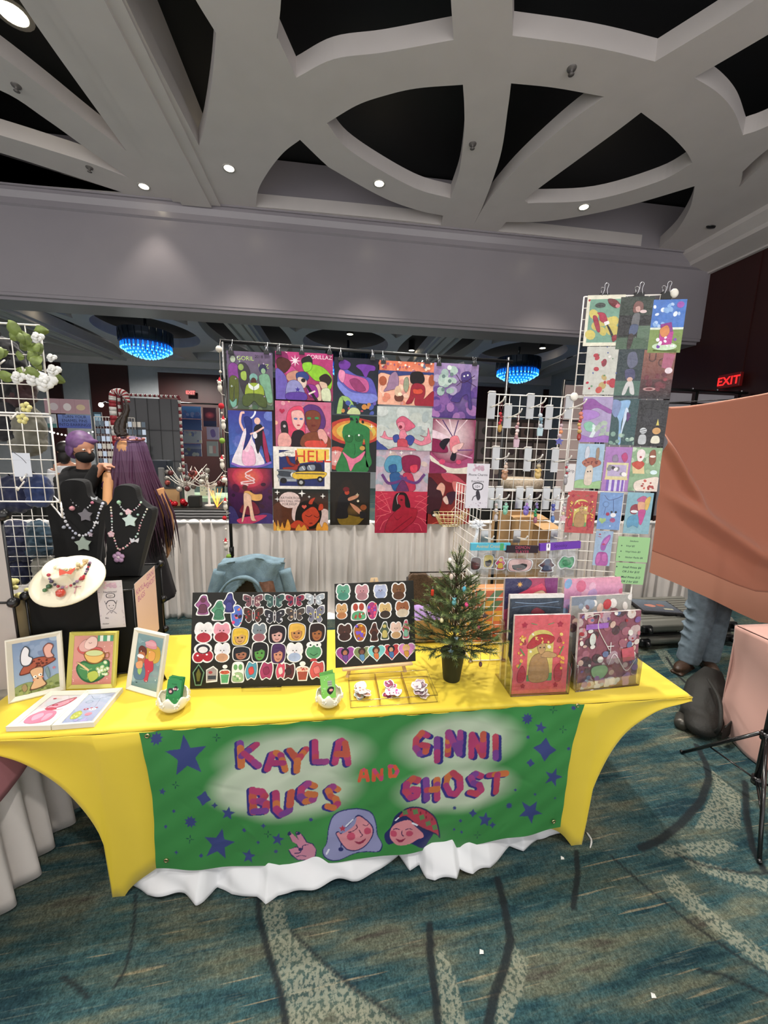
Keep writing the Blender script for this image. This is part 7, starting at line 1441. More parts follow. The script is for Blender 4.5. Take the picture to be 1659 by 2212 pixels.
m = MB(); m.grid(lambda a, b: (-.13+.22*a, -.03+.01*math.sin(a*9), .42-.32*b), 16, 12); m.build('inside_lining', FLEECE, jk)
m = MB(); P = spline([(-.27, -.13, .08), (-.24, -.14, .2), (-.16, -.145, .33), (-.05, -.145, .37), (.04, -.15, .33), (.10, -.155, .22), (.14, -.16, .1)], 6); m.tube([tuple(q) for q in P], [.014+.005*math.sin(i*.4) for i in range(len(P))], n=8); m.build('collar', DEN, jk)
m = MB(); m.grid(lambda a, b: (.06+.10*a+.05*b, -.150-.012*math.sin(a*6), .34-.26*b), 10, 10); m.build('printed_facing', LINING, jk)
m = MB(); m.box((-.035, -.06, .31), (.0, -.05, .34)); m.build('neck_tag', mat('grey_tag', '8c9494', .8), jk)
for s_ in (-1, 1): m = MB(); P = spline([(s_*.23, -.06, .40), (s_*.27, -.08, .25), (s_*.31, -.09, .08), (s_*.32, -.08, -.1)], 5); m.tube([tuple(q) for q in P], [.045]*len(P), n=10); m.build('sleeve', DEN, jk)
# ---- cardboard box with a lilac cloth, and a patterned box, at the back of the table
KRAFT = mat('kraft_cardboard', 'b08c60', .8, vary=.08, scale=12)
bx = empty('cardboard_box', (.50, 2.05, TZ+.003), label='open cardboard box with a lilac cloth behind the smaller sticker board', cat='box')
m = MB()
for a, b in (((-.12, -.09, 0), (.12, -.085, .13)), ((-.12, .085, 0), (.12, .09, .13)), ((-.12, -.09, 0), (-.115, .09, .13)), ((.115, -.09, 0), (.12, .09, .13)), ((-.12, -.09, 0), (.12, .09, .004))): m.box(a, b)
m.build('carton', KRAFT, bx)
m = MB(); m.grid(lambda a, b: (-.1+.2*a, -.075+.15*b, .115+.065*math.sin(a*3.14)*math.sin(b*3.14)+.012*math.sin(a*13+b*7)), 20, 16); o = m.build('lilac_cloth', mat('lilac_cloth', 'b090cc', .8)); o.location = (.50, 2.05, TZ+.003); fabric_solid(o, .002); tag(o, 'crumpled lilac cloth lying in the open cardboard box', 'cloth')
gg = random.Random(4); pb = empty('patterned_box', (.86, 2.0, TZ+.003), label='box with orange, pink and green triangle pattern standing behind the wire grid', cat='box')
A = Art(.26, .30, PAPER, 'd8a078', .1, edge='c88c60'); cs_ = ['e89858', 'e8b868', 'd87c6c', '78a080', 'e8c8a0', 'c85c48', '6c9484']
for i in range(5):
    for j in range(5): x, y = i/5, j/5; c1, c2 = gg.choice(cs_), gg.choice(cs_); A.run('p %s %.2f %.2f %.2f %.2f %.2f %.2f;p %s %.2f %.2f %.2f %.2f %.2f %.2f' % (c1, x, y, x+.2, y, x, y+.2, c2, x+.2, y, x+.2, y+.2, x, y+.2))
o = A.build('carton', None, pb); o.location = (-.13, -.05, 0)
# ================================================================== PEOPLE
SKIN = mat('skin', 'c48c70', .55, vary=.05, scale=20); HAIRD = mat('dark_hair', '1c1412', .5)
def remesh(o, v, sm_=3):
    r = o.modifiers.new('union', 'REMESH'); r.mode = 'VOXEL'; r.voxel_size = v; r.use_smooth_shade = True
    s_ = o.modifiers.new('smooth', 'SMOOTH'); s_.iterations = sm_; s_.factor = .5
def limb(m, pts, r, **k): m.tube([(q.x, q.y, q.z) for q in spline(pts, 5)], [r[0]+(r[-1]-r[0])*i/(5*(len(pts)-1)) if len(r) == 2 else float(np.interp(i/(5*(len(pts)-1)), np.linspace(0, 1, len(r)), r)) for i in range(5*(len(pts)-1)+1)], n=12, **k)
def hand(m, w, d, up, s_=1, curl=.5):
    """palm with four fingers and a thumb; w wrist, d pointing direction, up the back of the hand"""
    w = Vector(w); d = Vector(d).normalized(); up = (Vector(up) - d*Vector(up).dot(d)).normalized(); sd = d.cross(up)*s_
    for k in (-.5, 0, .5): m.tube([tuple(w+sd*k*.03), tuple(w+d*.085+sd*k*.055)], [.016, .015], n=8)
    for k, L_ in enumerate((.062, .075, .08, .07)):
        b = w + d*.085 + sd*(.03-.02*k); m.tube([tuple(b), tuple(b+d*L_*.5-up*.01*curl), tuple(b+d*L_*(1-.25*curl)-up*.05*curl)], [.0095, .0088, .0075], n=7)
    m.tube([tuple(w+d*.03+sd*.03), tuple(w+d*.055+sd*.058-up*.008), tuple(w+d*.085+sd*.066-up*.02)], [.012, .0105, .009], n=7)
def head(m, c, yaw, pitch=0, r=.088):
    """skull, jaw, nose, ears; faces -Y before turning by yaw"""
    R_ = m.M @ Matrix.Translation(Vector(c)) @ Matrix.Rotation(yaw, 4, 'Z') @ Matrix.Rotation(pitch, 4, 'X'); old = m.M; m.M = R_
    m.ball((0, .01, .02), r, n=18, sc=(.88, 1.05, 1.12)); m.ball((0, -.022, -.045), r*.68, n=14, sc=(.92, .95, 1.1)); m.tube([(0, -.078, .02), (0, -.1, -.012), (0, -.092, -.02)], [.008, .013, .009], n=8)
    m.ball((0, -.075, -.05), .018, n=8, sc=(1.4, .7, .6)); m.ball((0, -.07, -.085), .02, n=8)
    for s_ in (-1, 1): m.ball((s_*.08, .012, -.005), .022, n=8, sc=(.4, .8, 1.3)); m.ball((s_*.032, -.062, .028), .02, n=8, sc=(1.2, .6, .5))
    m.M = old; return R_
def eyes(R_, par):
    m = MB(); m.M = R_; m.mats = [mat('eye_white', 'e8e4e0', .3), mat('eye_iris', '2c1c14', .2)]
    for s_ in (-1, 1): m.ball((s_*.032, -.073, .010), .011, m.mats[0], n=10, sc=(1.2, 1, .7)); m.ball((s_*.032, -.081, .009), .006, m.mats[1], n=8)
    m.build('eyes', None, par)
def torso_legs(m, x, y, h=1.7, feet=True, dx=0):
    k = h/1.7
    limb(m, [(x, y, .93*k), (x+dx*.3, y, 1.1*k), (x+dx*.7, y, 1.3*k), (x+dx, y, 1.42*k)], [.13, .12, .15, .10]); m.ball((x, y, .92*k), .15, n=14, sc=(1.1, .8, .8)); limb(m, [(x-.15+dx, y, 1.40*k), (x+dx, y, 1.43*k), (x+.15+dx, y, 1.40*k)], [.06, .06]); limb(m, [(x+dx, y, 1.4*k), (x+dx, y-.01, 1.52*k)], [.055, .05])
    for s_ in (-1, 1):
        limb(m, [(x+s_*.09, y, .9*k), (x+s_*.1, y-.01, .5*k), (x+s_*.1, y+.02, .08)], [.085, .06, .04])
        if feet: limb(m, [(x+s_*.1, y+.03, .05), (x+s_*.11, y-.06, .04), (x+s_*.12, y-.16, .032)], [.045, .03])
# person in black hoodie and mask
hA = at(177, 968, Y=3.45); xA = hA.x-.12; pA = empty('person', (xA, 3.5, 0), label='person with short purple hair, black face mask and black hoodie, leaning to the right', cat='person'); LM = Matrix.Translation((-xA, -3.5, 0))
m = MB(); m.M = LM; kA = 1.70; torso_legs(m, xA-.02, 3.5, kA*1.0, dx=.06); m.M = Matrix.Identity(4); RA = head(m, (hA.x-xA, -.05, hA.z), math.radians(62), math.radians(16), .092)
m.M = LM; limb(m, [(hA.x-.03, 3.5, hA.z-.25), (hA.x-.01, 3.47, hA.z-.08)], [.055, .05])
shl, shr = (hA.x-.16, 3.42, hA.z-.33), (hA.x+.10, 3.52, hA.z-.33); w1 = at(222, 1003, Y=3.30); w2 = at(228, 1012, Y=3.36)
limb(m, [shl, (hA.x-.02, 3.28, hA.z-.50), tuple(w1)], [.05, .042, .028]); limb(m, [shr, (hA.x+.14, 3.44, hA.z-.45), tuple(w2)], [.05, .042, .028]); hand(m, w1, (1, -.1, -.15), (0, 0, 1)); hand(m, w2, (1, -.1, -.3), (0, 0, 1), -1)
o = m.build('body', SKIN, pA); remesh(o, .0085)
m = MB(); m.M = LM; HOOD = mat('black_hoodie', '0c0c0e', .9); limb(m, [(xA-.02, 3.5, .80), (xA, 3.5, 1.1), (xA+.05, 3.48, hA.z-.45), (hA.x-.03, 3.48, hA.z-.24)], [.19, .17, .20, .09])
limb(m, [(hA.x-.2, 3.46, hA.z-.31), (hA.x-.03, 3.48, hA.z-.25), (hA.x+.14, 3.5, hA.z-.31)], [.085, .095, .085]); limb(m, [shl, (hA.x-.02, 3.28, hA.z-.50), tuple(w1.lerp(Vector(shl), .08))], [.085, .07, .045]); limb(m, [shr, (hA.x+.14, 3.44, hA.z-.45), tuple(w2.lerp(Vector(shr), .08))], [.085, .07, .045]); m.ball((hA.x-.11, 3.52, hA.z-.2), .09, n=12, sc=(1.1, 1, .6))
o = m.build('hoodie', HOOD, pA); remesh(o, .012)
m = MB(); m.M = LM
for s_ in (-1, 1): limb(m, [(xA-.02+s_*.085, 3.5, .95), (xA-.02+s_*.1, 3.49, .5), (xA-.02+s_*.1, 3.52, .07)], [.11, .085, .065])
o = m.build('trousers', mat('black_trousers', '101014', .9), pA); remesh(o, .014)
for s_ in (-1, 1): m = MB(); m.M = LM; m.ball((xA-.02+s_*.11, 3.44, .04), .05, n=12, sc=(.9, 2.4, .8)); m.build('shoe', HOOD, pA)
m = MB(); m.M = RA; m.ball((0, .025, .04), .098, n=18, sc=(.95, 1.05, 1.0)); m.ball((0, .07, -.03), .07, n=14, sc=(1.1, .8, 1.2)); m.ball((.03, -.055, .075), .035, n=10, sc=(1.7, .7, .6)); m.ball((-.075, .02, -.02), .035, n=10, sc=(.5, 1.1, 1.6)); m.ball((.075, .04, -.02), .03, n=10, sc=(.5, 1.1, 1.6))
o = m.build('hair', mat('faded_purple_hair', '6c4a78', .5, vary=.35, scale=20), pA); remesh(o, .008, 2)
m = MB(); m.M = RA; m.ball((0, -.045, -.05), .068, n=16, sc=(.98, .98, .85)); m.tube([(-.066, -.03, -.03), (-.088, .012, .0)], .002, n=5); m.tube([(.066, -.03, -.03), (.088, .012, .0)], .002, n=5); m.build('face_mask', mat('black_mask', '0a0a0b', .8), pA); eyes(RA, pA)
# person with horns and very long hair, seen from behind
hB = at(283, 975, Y=3.35); pB = empty('person', (hB.x, 3.35, 0), label='person seen from behind with two curved dark horns and very long purple to burgundy hair', cat='person'); LM = Matrix.Translation((-hB.x, -3.35, 0))
m = MB(); m.M = LM; torso_legs(m, hB.x, 3.35, 1.70); limb(m, [(hB.x, 3.35, hB.z-.32), (hB.x, 3.34, hB.z-.08)], [.07, .05]); limb(m, [(hB.x-.17, 3.34, hB.z-.30), (hB.x, 3.35, hB.z-.26), (hB.x+.17, 3.34, hB.z-.30)], [.065, .07, .065]); RB = head(m, (hB.x, 3.35, hB.z), math.radians(150), 0, .09)
e1 = at(238, 1028, Y=3.3); limb(m, [(hB.x-.17, 3.34, hB.z-.30), tuple(e1), (e1.x+.02, 3.18, e1.z-.25)], [.062, .048, .032]); limb(m, [(hB.x+.17, 3.34, hB.z-.30), (hB.x+.24, 3.36, hB.z-.58), (hB.x+.18, 3.48, hB.z-.8)], [.062, .045, .03]); hand(m, (e1.x+.02, 3.18, e1.z-.25), (.1, -.2, -1), (0, -1, 0)); hand(m, (hB.x+.18, 3.48, hB.z-.8), (-.2, .4, -1), (1, 0, 0), -1)
o = m.build('body', mat('warm_skin', 'd09868', .5), pB); remesh(o, .0085); eyes(RB, pB)
m = MB(); m.M = LM; limb(m, [(hB.x, 3.35, .5), (hB.x, 3.35, .95), (hB.x, 3.35, hB.z-.62), (hB.x, 3.35, hB.z-.42)], [.26, .17, .15, .175]); o = m.build('dark_dress', mat('dark_costume', '120c12', .8), pB); remesh(o, .014)
m = MB(); m.M = LM; m.tube([tuple(Vector((hB.x-.17, 3.34, hB.z-.30)).lerp(e1, .55) + Vector((0, 0, .0)) + (Vector((.5, 0, .85))*math.cos(a) + Vector((0, 1, 0))*math.sin(a))*.062) for a in [k*.5236 for k in range(12)]], .022, n=8, closed=True); m.build('metallic_arm_band', mat('metallic_purple', '5c2c7c', .25, metal=.8), pB)
g = random.Random(8); m = MB(); m.M = LM; HP_ = mat('purple_to_burgundy_hair', attr=True, rough=.45); m.mats = [HP_]; ca, cb, cc_ = C('7c6288'), C('4a2440'), C('1c0a12')
for k in range(210):
    a = g.uniform(-.4, 3.54); r = .1+g.uniform(-.012, .012); x0_, y0_ = math.cos(a)*r, -math.sin(a)*r*.9+.01; sp = g.uniform(.7, 1.5); sway = g.uniform(-.02, .05); L_ = g.uniform(.65, .88)
    P = spline([(hB.x+.02*g.uniform(-1, 1), 3.35, hB.z+.112), (hB.x+x0_*.7, 3.35+y0_*.7, hB.z+.085), (hB.x+x0_, 3.35+y0_, hB.z), (hB.x+x0_*(1+.35*sp)+sway, 3.35+y0_*1.25-.02, hB.z-.25), (hB.x+x0_*(1.2+.6*sp)+sway*2, 3.35+y0_*1.5-.03, hB.z-.5), (hB.x+x0_*(1.1+.6*sp)+sway*3, 3.35+y0_*1.5-.03, hB.z-L_)], 3)
    R2 = [.008, .012, .014, .014, .014, .014, .013, .013, .012, .012, .011, .01, .009, .007, .004, .001]
    for i in range(len(P)-1):
        t = i/(len(P)-1); c = tuple(ca[j]+(cb[j]-ca[j])*min(1, t*2) if t < .5 else cb[j]+(cc_[j]-cb[j])*(t-.5)*2 for j in range(3)); m.tube([tuple(P[i]), tuple(P[i+1])], [R2[i], R2[i+1]], c=c, n=5, caps=False)
m.ball((hB.x, 3.36, hB.z+.015), .105, c=ca, n=18, sc=(.95, 1, 1.0)); m.build('long_hair', None, pB)
m = MB(); m.M = LM
for pts in (((268,942),(264,925),(268,905),(275,885),(272,868),(266,858)), ((262,940),(254,928),(256,912),(266,898),(270,885),(268,872))):
    P = spline([tuple(at(u, v, Y=3.3)) for u, v in pts], 5); n = len(P); m.tube([tuple(q) for q in P], [.03*(1-i/n)**.8*(1+.12*math.sin(i*2.2))+.002 for i in range(n)], n=10)
m.build('horns', mat('dark_ribbed_horn', '2a201a', .3), pB)
m = MB(); m.M = LM; m.tube([(hB.x+.09*math.cos(a)*1.05, 3.35+.1*math.sin(a), hB.z+.09) for a in [k*.6283 for k in range(10)]], .007, n=6, closed=True)
for k in range(10): a = k*.6283; m.ball((hB.x+.095*math.cos(a), 3.35+.1*math.sin(a), hB.z+.1), .012, n=6)
m.build('flower_circlet', mat('rose_gold_metal', 'b87c78', .3, metal=.7), pB)
# standing visitor behind the pink cloth: jeans and brown boots
xD, yD = 3.02, 2.72; pD = empty('person', (xD, yD, 0), label='person in blue jeans and brown boots, mostly hidden behind the pink cloth', cat='person'); LM = Matrix.Translation((-xD, -yD, 0))
m = MB(); m.M = LM; torso_legs(m, xD+.1, yD, 1.7, feet=False); RD = head(m, (xD+.1, yD-.03, 1.6), math.radians(60)); limb(m, [(xD-.06, yD, 1.40), (xD-.12, yD-.02, 1.15), (xD-.05, yD-.1, .95)], [.05, .04, .028]); limb(m, [(xD+.26, yD, 1.40), (xD+.33, yD, 1.15), (xD+.3, yD-.05, .92)], [.05, .04, .028]); hand(m, (xD-.05, yD-.1, .95), (.1, -.2, -1), (-1, 0, 0)); hand(m, (xD+.3, yD-.05, .92), (0, -.1, -1), (1, 0, 0), -1)
o = m.build('body', SKIN, pD); remesh(o, .009); eyes(RD, pD)
m = MB(); m.M = LM; limb(m, [(xD+.1, yD, .88), (xD+.1, yD, 1.2), (xD+.1, yD, 1.44)], [.17, .16, .11]); limb(m, [(xD-.06, yD, 1.38), (xD-.12, yD-.02, 1.15), (xD-.06, yD-.09, .97)], [.07, .06, .045]); limb(m, [(xD+.26, yD, 1.38), (xD+.33, yD, 1.15), (xD+.3, yD-.05, .94)], [.07, .06, .045]); o = m.build('dark_shirt', mat('dark_shirt', '24262c', .9), pD); remesh(o, .014)
m = MB(); m.M = LM; limb(m, [(xD+.02, yD, .92), (xD+.03, yD-.02, .5), (xD+.0, yD-.0, .07)], [.12, .095, .085]); limb(m, [(xD+.18, yD+.0, .92), (xD+.2, yD-.0, .5), (xD+.2, yD+.01, .07)], [.12, .095, .085]); m.ball((xD+.1, yD, .92), .15, n=12, sc=(1.15, .8, .6))
for k in range(6): z = .12+.09*k; m.tube([(xD+.01+.088*math.cos(a), yD+.085*math.sin(a), z+.02*math.sin(a*2+k)) for a in [j*.6283 for j in range(10)]], .009, n=6, closed=True)
o = m.build('jeans', mat('blue_grey_jeans', '6c7c88', .85, vary=.2, scale=25), pD); remesh(o, .011, 4)
BOOT = mat('dark_brown_leather', '3c2a1e', .5)
for x, y, a in ((xD+.0, yD, 1.15), (xD+.2, yD+.01, .5)):
    m = MB(); m.M = LM @ Matrix.Translation((x, y, 0)) @ Matrix.Rotation(-a, 4, 'Z'); m.ball((0, -.09, .045), .055, n=14, sc=(.95, 2.1, .8)); m.ball((0, .0, .075), .055, n=14, sc=(.95, 1.05, 1.3)); m.box((-.048, -.2, .0), (.048, .055, .022), bev=.01); o = m.build('boot', BOOT, pD); remesh(o, .007, 2)
# far seller with white top
hC = at(139, 946, Y=6); pC = empty('person', (hC.x, 6, 0), label='person with dark hair and a white top standing far off beyond the left wire wall', cat='person'); LM = Matrix.Translation((-hC.x, -6, 0))
m = MB(); m.M = LM; torso_legs(m, hC.x, 6, 1.72); RC = head(m, (hC.x, 5.99, 1.66), math.radians(140)); limb(m, [(hC.x-.17, 6, 1.4), (hC.x-.24, 5.98, 1.15), (hC.x-.15, 5.85, 1.0)], [.05, .04, .028]); limb(m, [(hC.x+.17, 6, 1.4), (hC.x+.24, 5.98, 1.15), (hC.x+.15, 5.85, 1.0)], [.05, .04, .028]); hand(m, (hC.x+.15, 5.85, 1.0), (0, -1, -.3), (0, 0, 1)); hand(m, (hC.x-.15, 5.85, 1.0), (0, -1, -.3), (0, 0, 1), -1); o = m.build('body', SKIN, pC); remesh(o, .012); eyes(RC, pC)
m = MB(); m.M = LM; limb(m, [(hC.x, 6, .85), (hC.x, 6, 1.2), (hC.x, 6, 1.45)], [.17, .16, .12]); limb(m, [(hC.x-.17, 6, 1.38), (hC.x-.24, 5.98, 1.15)], [.08, .06]); limb(m, [(hC.x+.17, 6, 1.38), (hC.x+.24, 5.98, 1.15)], [.08, .06]); o = m.build('white_top', mat('white_cotton', 'd8d8dc', .9), pC); remesh(o, .015)
m = MB(); m.M = LM @ Matrix.Translation((hC.x, 6, 1.66)); m.ball((0, -.01, .03), .105, n=16); m.ball((0, -.05, -.08), .08, n=12, sc=(1, .7, 1.4)); m.build('dark_hair', HAIRD, pC)

# ================================================================== LEFT NEIGHBOUR: wire wall, flowers, frosted cubes
ww = empty('wire_wall', (-1.3, 1.7, 1.0), label='tall white wire wall with hanging hooks at the left edge', cat='wire wall'); LM = Matrix.Translation((1.3, -1.7, -1.0))
for x0_, x1_, z0, z1, nc, nr, yy in ((-1.62, -1.105, 1.91, 2.235, 10, 6, 1.7), (-1.62, -1.105, 1.565, 1.90, 10, 6, 1.7), (-1.95, at(118, 1150, Y=2.14).x, at(60, 1266, Y=2.14).z, at(60, 1092, Y=2.14).z, 11, 8, 2.14), (0, 0, 1.50, 1.558, 3, 1, 0)):
    m = MB(); m.M = LM
    if not yy: wires(m, (-1.105, 1.705, 0), (at(118, 1150, Y=2.14).x, 2.13, 0), z0, z1, nc, nr, .0018, .0035); m.build('wire_panel', WIREW, ww); continue
    wires(m, (x0_, yy, 0), (x1_, yy, 0), z0, z1, nc, nr, .0018, .0035); m.build('wire_panel', WIREW, ww)
for u, v in ((10,778),(65,790),(38,890),(60,1020),(52,1040)):
    m = MB(); m.M = LM; p = at(u, v, Y=1.7); m.tube([tuple(p), tuple(p+Vector((.01, -.05, -.03))), tuple(p+Vector((.014, -.06, -.015)))], .003, n=6); m.build('wire_hook', WIREW, ww)
for u, v in ((10,1112),): m = MB(); m.M = LM; m.ball(at(u, v, Y=1.69), .022, n=12); m.build('ball_connector', BLACKM, ww)
PLUSHM = {c: mat('plush_'+c, c, .95, vary=.35, scale=9, sheen=.3) for c in ('0c0c14', '141a38', '1c2c54', '243c4c', '5c5a50', '2c1418', '8c8a80')}
g = random.Random(14)
for u, v, ru, rv, c, nm in ((14,800,34,60,'0c0c14','black and grey fluffy bag at the top of the left wire wall'),(45,835,26,42,'2c1418','dark red soft pouch behind the upper wires of the left wall'),(20,905,36,45,'0c0c14','large black fluffy bag hanging on the left wire wall'),(62,930,30,50,'5c5a50','grey and black furry pouch beside the white price tag'),
        (30,1068,42,38,'141a38','navy blue soft pouch below the white tag, left side'),(84,1060,26,34,'1c2c54','dark teal pouch at the right end of the wire wall'),(38,1170,40,44,'141a38','navy blue pouch in the lower wire panel'),(84,1165,26,40,'243c4c','deep teal pouch in the lower wire panel, next to the left bust'),(95,1225,24,28,'8c8a80','grey pouch at the bottom right of the lower wire panel'),(44,1232,24,30,'141a38','small navy pouch at the bottom of the lower wire panel')):
    yy = 2.27 if v > 1120 else 1.80; p = at(u, v, Y=yy); k = yy/834; t = empty('hanging_pouch', p, label=nm, cat='pouch', group='soft pouches behind the left wire wall')
    m = MB(); m.ball((0, 0, 0), rv*k, n=18, sc=(ru/rv, .45, 1)); m.ball((-.3*ru*k, -.01, -.55*rv*k), rv*k*.5, n=12, sc=(1, .7, .8)); m.ball((.3*ru*k, -.01, -.5*rv*k), rv*k*.48, n=12, sc=(1, .7, .9)); o = m.build('fluffy_body', PLUSHM[c], t); remesh(o, .008, 2)
    dsp = o.modifiers.new('fluff', 'DISPLACE'); tx = bpy.data.textures.get('fluff') or bpy.data.textures.new('fluff', 'CLOUDS'); tx.noise_scale = .02; dsp.texture = tx; dsp.strength = .022; dsp.texture_coords = 'LOCAL'
    m = MB(); m.tube([(0, 0, rv*k*.9), (0, -.02, rv*k*1.1), (0, -.09, rv*k*1.15)], .002, n=5); m.build('hanging_loop', BLACKM, t)
note('price_tag', (25,978), (70,1030), 1.69, 'k 1c1c20 .03 .15 0 .5 .2 .75 .42;k a8a8b0 .01 0 .3 1 .3', 'blank white tag with a black cord on the left wire wall', 'c8ccd4', cat='tag')
# flowers
LEAF = mat('silk_leaves', '6c7c3c', .5, vary=.5, scale=25); PETAL = mat('white_silk_petals', 'd8d8d4', .6)
fl = empty('artificial_flowers', at(60, 770, Y=1.66), label='white artificial roses with green leaves along the top of the left wire wall', cat='flowers')
g = random.Random(6)
for k in range(26):
    p = at(g.uniform(-20, 112), g.uniform(712, 820), Y=1.66+g.uniform(-.03, .03)) - fl.location; a = g.uniform(0, 6.28); L_ = g.uniform(.035, .065); d = Vector((math.cos(a), g.uniform(-.4, .3), math.sin(a)*.8)).normalized(); s_ = d.cross(Vector((0, 1, .3))).normalized()
    m = MB(); m.grid(lambda u_, w_: tuple(p + d*L_*u_ + s_*(w_-.5)*L_*.8*math.sin(math.pi*min(.98, u_*.95+.03))**.7 + Vector((0, -.01*math.sin(u_*3)+abs(w_-.5)*.015, 0))), 8, 6); m.build('leaf', LEAF, fl)
for u, v, r in ((77,728,.026),(112,800,.03),(95,825,.045),(70,815,.04),(35,815,.03),(108,772,.02)):
    p = at(u, v, Y=1.63) - fl.location; m = MB()
    for k in range(9):
        a = k*2.4; rr = r*(.35+.075*k); c = p + Vector((math.cos(a)*rr*.5, -.006+.002*k, math.sin(a)*rr*.5)); m.ball(c, rr*.55, n=9, sc=(1, .45, .85))
    m.build('rose', PETAL, fl)
for u, v in ((50,905),(58,880)): m = MB(); p = at(u, v, Y=1.66) - fl.location; [m.ball(p+Vector((.012*math.cos(k*1.3), -.004, .012*math.sin(k*1.3))), .009, n=7) for k in range(5)]; m.build('small_blossom', mat('pale_yellow_petals', 'd4cc88', .7), fl)
yf = empty('yellow_flowers', at(45, 1275, Y=1.82), label='pale yellow artificial flowers at the foot of the wire wall', cat='flowers'); m = MB()
for k in range(16): m.ball((g.uniform(-.06, .09), g.uniform(-.02, .03), g.uniform(-.04, .04)), g.uniform(.012, .026), n=8, sc=(1, .7, .8))
m.build('petals', mat('pale_yellow_petals'), yf)
# frosted cube organiser
FROST = mat('frosted_panel', 'b8b0a8', .35, alpha=.86); qx = empty('frosted_cube_organiser', (-1.325, 1.7, TZ), label='cube organiser with frosted panels and black ball joints at the left table edge', cat='storage cube')
m = MB(); m.box((-.42, 0, .003), (0, .004, .39)); m.box((-.42, 0, .40), (0, .004, .76)); m.build('front_panels', FROST, qx)
m = MB(); m.box((-.004, .004, .003), (0, .36, .39)); m.build('side_panel', mat('tan_frosted_panel', 'a89878', .4), qx)
m = MB()
for a, b in (((0, 0, 0), (0, 0, .76)), ((-.42, 0, 0), (-.42, 0, .76)), ((-.42, 0, .395), (0, 0, .395)), ((0, 0, .395), (0, .36, .395)), ((0, .36, 0), (0, .36, .395)), ((-.42, 0, .76), (0, 0, .76))): m.tube([a, b], .005, n=6)
m.build('edge_rods', BLACKM, qx)
for p in ((0, 0, .395), (0, .3, .40), (0, 0, .76)): m = MB(); m.ball(p, .022, n=14); m.build('ball_connector', BLACKM, qx)
# neighbour's white skirted table and pink runner
nt_ = empty('skirted_table', (-1.28, 1.3, 0), label='neighbouring table with a pleated white skirt at the lower left edge', cat='table')
m = MB(); m.box((-.75, -.5, .70), (-.03, .62, .72)); m.build('tabletop', mat('table_laminate'), nt_)
for x, y in ((-.1, -.4), (-.1, .5), (-.65, -.4), (-.65, .5)): m = MB(); m.tube([(x, y, .002), (x, y, .70)], .015, n=8); m.build('leg', mat('table_leg_metal'), nt_)
m = MB(); m.grid(lambda a, b: (.0+.035*b*math.sin(a*62)+.02*b+.012*math.sin(a*23)*b, -.5+1.12*a, .70-.685*b), 220, 14); o = m.build('pleated_skirt', DRAPE, nt_); fabric_solid(o, .003)
m = MB(); m.grid(lambda a, b: (-.72+.70*a+.03*math.sin(b*30)*a, -.5-.02*math.sin(a*9), .70-.685*b), 60, 14); o = m.build('pleated_skirt', DRAPE, nt_); fabric_solid(o, .003)
PINK = mat('salmon_pink_cloth', 'a86850', .75, sheen=.2); m = MB(); m.grid(lambda a, b: (-.3+.345*min(1, a*1.3)+.01*math.sin(b*9), -.5+.80*b, .725 if a < .76 else .725-(.15+.12*math.sin(b*2.4+.4))*(a-.76)/.24), 30, 30); o = m.build('pink_runner', mat('rose_cloth', 'c08088', .75), nt_); fabric_solid(o, .002)

# ================================================================== RIGHT NEIGHBOUR
# hanging salmon cloth
Yp = 2.45
top = [at(u, v, Y=Yp) for u, v in ((1434,881),(1480,879),(1540,871),(1600,861),(1659,850),(1720,836),(1800,815))]; bot = [at(u, v, Y=Yp) for u, v in ((1402,1236),(1470,1264),(1540,1296),(1600,1326),(1640,1344),(1720,1352),(1800,1350))]
def lp(P, a): k = a*(len(P)-1); i = min(int(k), len(P)-2); return P[i].lerp(P[i+1], k-i)
def ridge(a, b, a0, b0, a1, b1, w, h):
    dx, dy = a1-a0, b1-b0; L2 = dx*dx+dy*dy; t = ((a-a0)*dx+(b-b0)*dy)/L2; d = abs(-(a-a0)*dy+(b-b0)*dx)/math.sqrt(L2)
    return h*math.exp(-(d/w)**2)*(1/(1+math.exp(-14*(t+.02))))*(1/(1+math.exp(14*(t-1.02))))
def pc(a, b):
    p = lp(top, a).lerp(lp(bot, a), b)
    y = -ridge(a, b, -.02, .17, .28, .50, .03, .06) - ridge(a, b, .14, .52, 1.0, .78, .04, .07) + ridge(a, b, .1, .60, .9, .90, .05, .02) - .02*math.sin(a*5+b*3) + .05*math.sin(b*3.14)*math.sin(a*3)
    return (p.x, p.y+y, p.z)
cl = empty('pink_backdrop_cloth', (2.9, Yp, 1.5), label='large salmon pink cloth hanging behind the neighbouring stand on the right', cat='cloth')
m = MB(); m.M = Matrix.Translation((-2.9, -Yp, -1.5)); m.grid(lambda a, b: pc(a, b*.86), 120, 80); o = m.build('main_cloth', PINK, cl); fabric_solid(o, .002)
m = MB(); m.M = Matrix.Translation((-2.9, -Yp, -1.5)); m.grid(lambda a, b: pc(a, .86+.14*b), 120, 12); o = m.build('thin_lower_band', mat('thin_salmon_cloth', 'b88068', .8), cl)
m = MB(); m.M = Matrix.Translation((-2.9, -Yp, -1.5)); m.tube([tuple(q) for q in spline([tuple(p) for p in top], 5)], .006, n=6); m.build('top_hem', mat('pale_salmon_hem', 'e0a890', .8), cl)
m = MB(); m.tube([tuple(top[0]-Vector((.3, -.03, -.01))), tuple(top[3]+Vector((0, .03, 0))), tuple(top[6]+Vector((.5, .03, 0)))], .004, n=6)
tag(m.build('backdrop_cord', BLACKM), 'thin cord the salmon cloth hangs from', 'cord')
